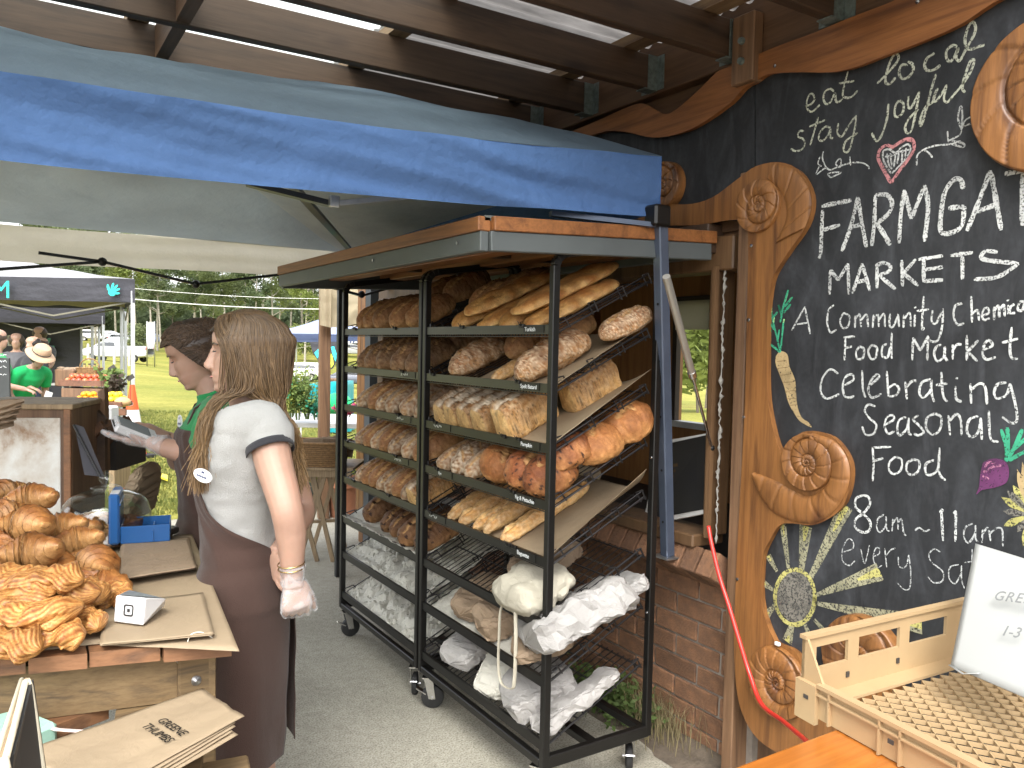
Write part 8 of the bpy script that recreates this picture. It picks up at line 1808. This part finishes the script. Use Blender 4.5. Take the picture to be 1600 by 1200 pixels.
# traffic cone
cb=pt(207,712,Z=.0); cc_=thing('traffic_cone','orange traffic cone with white reflective band on the grass','traffic cone',cb); zc=th(cb.x,cb.y) if cb.y>YE+1 else 0; cb.z=zc
hcone=1.0; m_or2=M('cone_orange',(.85,.09,.015),.45,.08,6,0,0); m_refl=M('reflective_white',(.7,.7,.7),.35,.1,60,0,0)
rc=lambda z:.155*(1-z/hcone)+.03
MB().lathe([(rc(z),z) for z in(.04,.3,.42)],cb,28).build('lower_cone',m_or2,cc_,smooth=40); MB().lathe([(rc(z)+.002,z) for z in(.42,.66)],cb,28).build('reflective_band',m_refl,cc_,smooth=40); MB().lathe([(rc(z),z) for z in(.66,.95,1.0)]+[(.02,1.0)],cb,28).build('upper_cone',m_or2,cc_,smooth=40)
MB().box(cb+Vector((0,0,.025)),(.44,.44,.05),Matrix.Rotation(.4,3,'Z'),ch=.01).build('base',m_rubber,cc_)
yb_=[pt(237,737,Z=.03),pt(262,745,Z=.03),pt(262,752,Z=.03),pt(236,742,Z=.03)]
MB().prism(yb_,(0,0,.02)).build('yellow_marker',M('yellow_plastic',(.75,.60,.05),.5,.1,5,0,0),label='flat yellow marker lying on the grass beside the second worker',cat='marker')
# ---- right-hand background: timber post, shade cloth, trestle table, basket, planters, far blue gazebo ----
pp0=pt(508,840,Z=.0); d_=7.2; a=pt(508,455,d=d_); 
MB().box(Vector((a.x,a.y,1.6)),(.098,.098,3.2),Matrix.Rotation(-.2,3,'Z'),ch=.004).build('timber_post',m_post,label='square brown timber post behind the wicker basket',cat='post')
m_shade=cloth('tan_shade_cloth',(.55,.47,.33),.55,.5)
q=MB(); A1,B1,C1,D1=pt(502,440,d=7.1),pt(620,440,d=7.4),pt(620,505,d=7.4),pt(515,512,d=7.1); q.grid(lambda u,v:(A1.lerp(B1,u)).lerp(D1.lerp(C1,u),v)+imF*(.05*mn.noise(Vector((u*5,v*4,2)))+.05*math.sin(PI*u)),30,18)
q.grid(lambda u,v:(pt(500,440,d=7.08).lerp(pt(519,440,d=7.08),u)).lerp(pt(501,508,d=7.1).lerp(pt(518,512,d=7.1),u),v)+imF*(.01*math.sin(9*u)-.03),10,12)
q.build('shade_cloth',m_shade,smooth=True,label='translucent tan shade cloth hanging beside the timber post',cat='shade cloth')
for (x,w_,l,mm) in((574,.09,'orange-brown timber post between the far rack and the wall',m_orange),): 
    a=pt(x,600,d=6.4); MB().box(Vector((a.x,a.y,1.3)),(w_,.09,2.6),Matrix.Rotation(0,3,'Z'),ch=.004).build('timber_post',mm,label=l,cat='post')
MB().box((WX+.4,5.55,1.4),(.9,.1,2.8)).build('grey_wall_panel',M('dark_grey_cladding',(.09,.10,.11),.7,.2,4,0,0),label='dark grey cladding panel behind the far rack',cat='wall')
c0=pt(580,515,d=9.5)
cf=pt(492,497,d=27); cfl=pt(428,527,d=25); uu=imR; t3,P3,uy3=tent('blue_gazebo','faded blue market gazebo with navy valance beyond the timber post',Vector((pt(604,527,d=25).x,pt(604,527,d=25).y,0)),-imR,3.7,3.2,1.60,.26,2.62,m_bluefar,m_navyv,m_navyv,None)
dashes(pt(530,535.5,d=24.9)-imF*.03,imR,up,[.10,.07,.08,.05,.09,.07,.06,.08],.055,m_wprint,'worn_white_print',t3,.8,2)
# feather banner with teal/yellow print
fb=thing('hanging_banner','dark pennant with turquoise and yellow print hanging under the blue gazebo','banner',pt(508,600,d=22))
def bpoly(pts,dd,m,nm): MB().prism([pt(x,y,d=dd) for x,y in pts],imF*.006).build(nm,m,fb)
bpoly([(484,534),(531,534),(527,563),(520,576),(508,580),(496,562),(489,552)],22,m_blk,'fabric'); m_tq=M('turquoise_print',(.03,.50,.62),.6,.05,4,0,0); m_yl=M('lime_print',(.62,.66,.05),.6,.05,4,0,0)
bpoly([(491,551),(500,543),(502,550),(496,560)],21.98,m_tq,'print'); bpoly([(517,542),(522,541),(527,556),(524,565),(520,555)],21.98,m_tq,'print'); bpoly([(516,550),(520,558),(521,570),(517,575)],21.97,m_yl,'print'); bpoly([(496,545),(516,545),(514,572),(504,566)],21.99,M('olive_print',(.2,.25,.1),.6),'print')
m_tqc=fabric('teal_tablecloth',(.01,.30,.33),300)
def clothtable(x0,x1,yt,yb2,d_,lab,m,nm='tablecloth',cat='tablecloth'):
    a=pt(x0,yt,d=d_);b=pt(x1,yt,d=d_); zb_=th(a.x,a.y) if a.y>YE+1 else 0; q=MB(); w_=(b-a).length
    def f(u,v):
        per=[a,b,b+imF*.7,a+imF*.7]; k=u*4; i=min(3,int(k)); p=per[i].lerp(per[(i+1)%4],k-i); cc2=(per[0]+per[2])/2
        if v<.3: return cc2.lerp(p,v/.3)
        h=(v-.3)/.7; o=(p-cc2); o.z=0; return Vector((p.x,p.y,p.z+(zb_+.03-p.z)*h))+o.normalized()*(.03*h*math.sin(u*60)+.04*h)
    q.grid(f,140,14,cu=True); return q.build(nm,m,smooth=True,label=lab,cat=cat)
clothtable(513,541,597,640,14.5,'teal tablecloth draped table right of the timber post',m_tqc); clothtable(483,495,600,620,15.5,'teal cloth draped chair-high stand left of the timber post',m_tqc)
MB().box(pt(517,593,d=14.9),(.35,.2,.05),rzA,ch=.01).build('brown_box_lid',m_post,label='brown box standing on the teal tablecloth',cat='box')
# person-like green bundle = bright green cover
q=MB(); c=pt(527,632,d=10.5); q.ell(c,(.22,.20,.15),24,16,f=lambda p:p*(1+.12*mn.noise(p*7))); q.build('green_cover',fabric('bright_green_cover',(.02,.45,.16),300),smooth=True,label='bright green fabric bundle behind the wicker basket, right of the post',cat='cover')
c=pt(527,660,d=10.5); st2=thing('plant_bench','low white bench beneath the green bundle and planters','bench',Vector((c.x,c.y,0))); k=pt(512,657,d=9.3); MB().box(k,(1.5,1.2,.05),rzA,ch=.004).build('top',m_wp2,st2)
for s in(-1,1): MB().box(Vector((k.x,k.y,k.z/2))+imR*s*.6,(.06,.9,k.z-.03),rzA).build('leg',m_wp2,st2)
for i,(x,y,n,h,m,l) in enumerate(((455,652,44,.55,m_lf2,'tall yellow-green herb plant beside the front worker hair'),(480,655,40,.5,m_lf,'bushy green herb plant left of the timber post'),(465,656,30,.62,m_lf,'wispy tall seedling plant above the wicker basket'),(494,656,22,.3,m_teal_l,'teal-green leafy plant at the post foot'),(543,652,20,.16,leafmat('pink_bloom',(.55,.06,.16),(.3,.04,.1)),'low pink flowers on the bench right of the post'))):
    c=pt(x,y,d=8.6); leafy(c,n,h,.20,m,30+i,'potted_plant',l,'plant',.045,grp='plants on the bench')
nt_=MB(); c=pt(440,590,d=11); nt_.grid(lambda u,v:c+imR*((u-.5)*.6)+up*(-.35*v-.35*(u-.2)**2+.1)+imF*(.05*mn.noise(Vector((u*5,v*5,0)))),24,14); nt_.build('garden_net',cloth('green_netting',(.08,.55,.33),.5,.6),smooth=True,label='bright green netting over the plants beside the worker hair',cat='netting')
nt_=thing('net_stand','thin stake carrying the bright green netting','stake',Vector((c.x,c.y,0))); MB().tube([Vector((c.x,c.y,0)),c+up*.1],.008,6).build('stake',m_trestle,nt_)
cz=pt(458,600,d=12); MB().box(cz,(.28,.25,.16),rzA,ch=.02).build('grey_chair_back',m_tub,label='pale plastic chair back beyond the herb plants',cat='chair')
q=MB(); 
for s in(-1,1): q.tube([Vector((cz.x,cz.y,0))+imR*s*.12,cz+imR*s*.12],.015,6)
q.build('chair_legs',m_tub,label='legs of the pale plastic chair beyond the herbs',cat='chair')
# folding trestle table with wicker basket
D2=6.05; ta=pt(440,722,d=D2); tb2=pt(562,722,d=D2); tz=ta.z; tr=thing('folding_table','small folding timber table with crossed legs under the wicker basket','table',Vector((ta.x,ta.y,0)))
cm=(ta+tb2)/2; MB().box(Vector((cm.x,cm.y,tz-.01)),((tb2-ta).length,.5,.022),rzA,ch=.003).build('tabletop',m_trestle,tr); MB().box(Vector((cm.x,cm.y,tz-.045))-imF*.22,((tb2-ta).length*.94,.02,.05),rzA).build('apron',m_trestle,tr)
for (x0,y0,x1,y1) in((455,728,490,856),(486,728,456,850),(486,728,514,850),(512,728,481,832)):
    A=pt(x0,y0,d=D2-.2); B=pt(x1,y1,d=D2-.2); s=(A.z-0)/(A.z-B.z); B=A.lerp(B,s) if B.z!=A.z else B; 
    MB().bar(A,B,.030,.018,up=tuple(imF)).build('leg',m_trestle,tr)
    MB().bar(A+imF*.42,B+imF*.42,.030,.018,up=tuple(imF)).build('leg',m_trestle,tr)
MB().bar(pt(486,815,d=D2),pt(548,812,d=D2),.02,.035,up=tuple(imF)).build('stretcher',m_trestle,tr)
bc=pt(497,722,d=5.95); bc.z=tz+.001; basket(bc,.44,.30,.175,'rectangular wicker basket holding folded paper bags on the trestle table',False,st=12)
q=thing('folded_bags','row of folded brown paper bags standing in the wicker basket','paper bags',bc+up*.1)
for i in range(7): 
    c=bc+imR*(-.03+.033*i)+imF*(-.05+.02*i)+up*.13; MB().box(c,(.17,.006,.14),rzA@Matrix.Rotation(.12,3,'X')@Matrix.Rotation(.05*i-.1,3,'Y')).build('paper_bag',m_kraft2,q)
# pots beneath
m_terra=M('terracotta',(.36,.15,.08),.8,.4,6,50,.3,.003); m_potd=M('grey_green_pot',(.10,.12,.10),.7,.4,6,50,.3,.003)
for i,(x,y,h,r_,mm,l) in enumerate(((535,806,.36,.15,m_terra,'terracotta-rimmed planter right of the crossed table legs'),(560,800,.32,.14,m_potd,'dark planter half hidden by the far rack post'),(470,800,.26,.14,m_potd,'dark bucket under the folding table'))):
    c=pt(x,y,Z=0); t=thing('planter',l,'planter',c,'planters on the pavement edge'); MB().lathe([(0,.01),(r_*.75,0),(r_*.95,h*.75),(r_*1.05,h*.78),(r_*1.05,h),(r_*.9,h),(r_*.88,h*.85),(0,h*.85)],c,26).build('pot',mm,t,smooth=40)
    leafy(c+up*h*.85,22,.2,.12,m_lf2,60+i,'x','x','x',.04,par=t)
q=MB(); r=random.Random(6)
for i in range(14):
    c=pt(r.uniform(475,560),800,Z=.0); 
c=pt(500,795,Z=0); MB().tube(cr([c+Vector((0,0,.02)),c+imR*.3+up*.05,c+imR*.5+up*.02,c+imR*.35+imF*.2+up*.02,c+imR*.1+imF*.2+up*.02,c+up*.03+imF*.1]),.012,8).build('garden_hose',m_rubber,smooth=True,label='black hose lying under the folding table',cat='hose')
# pergola sun: nothing more
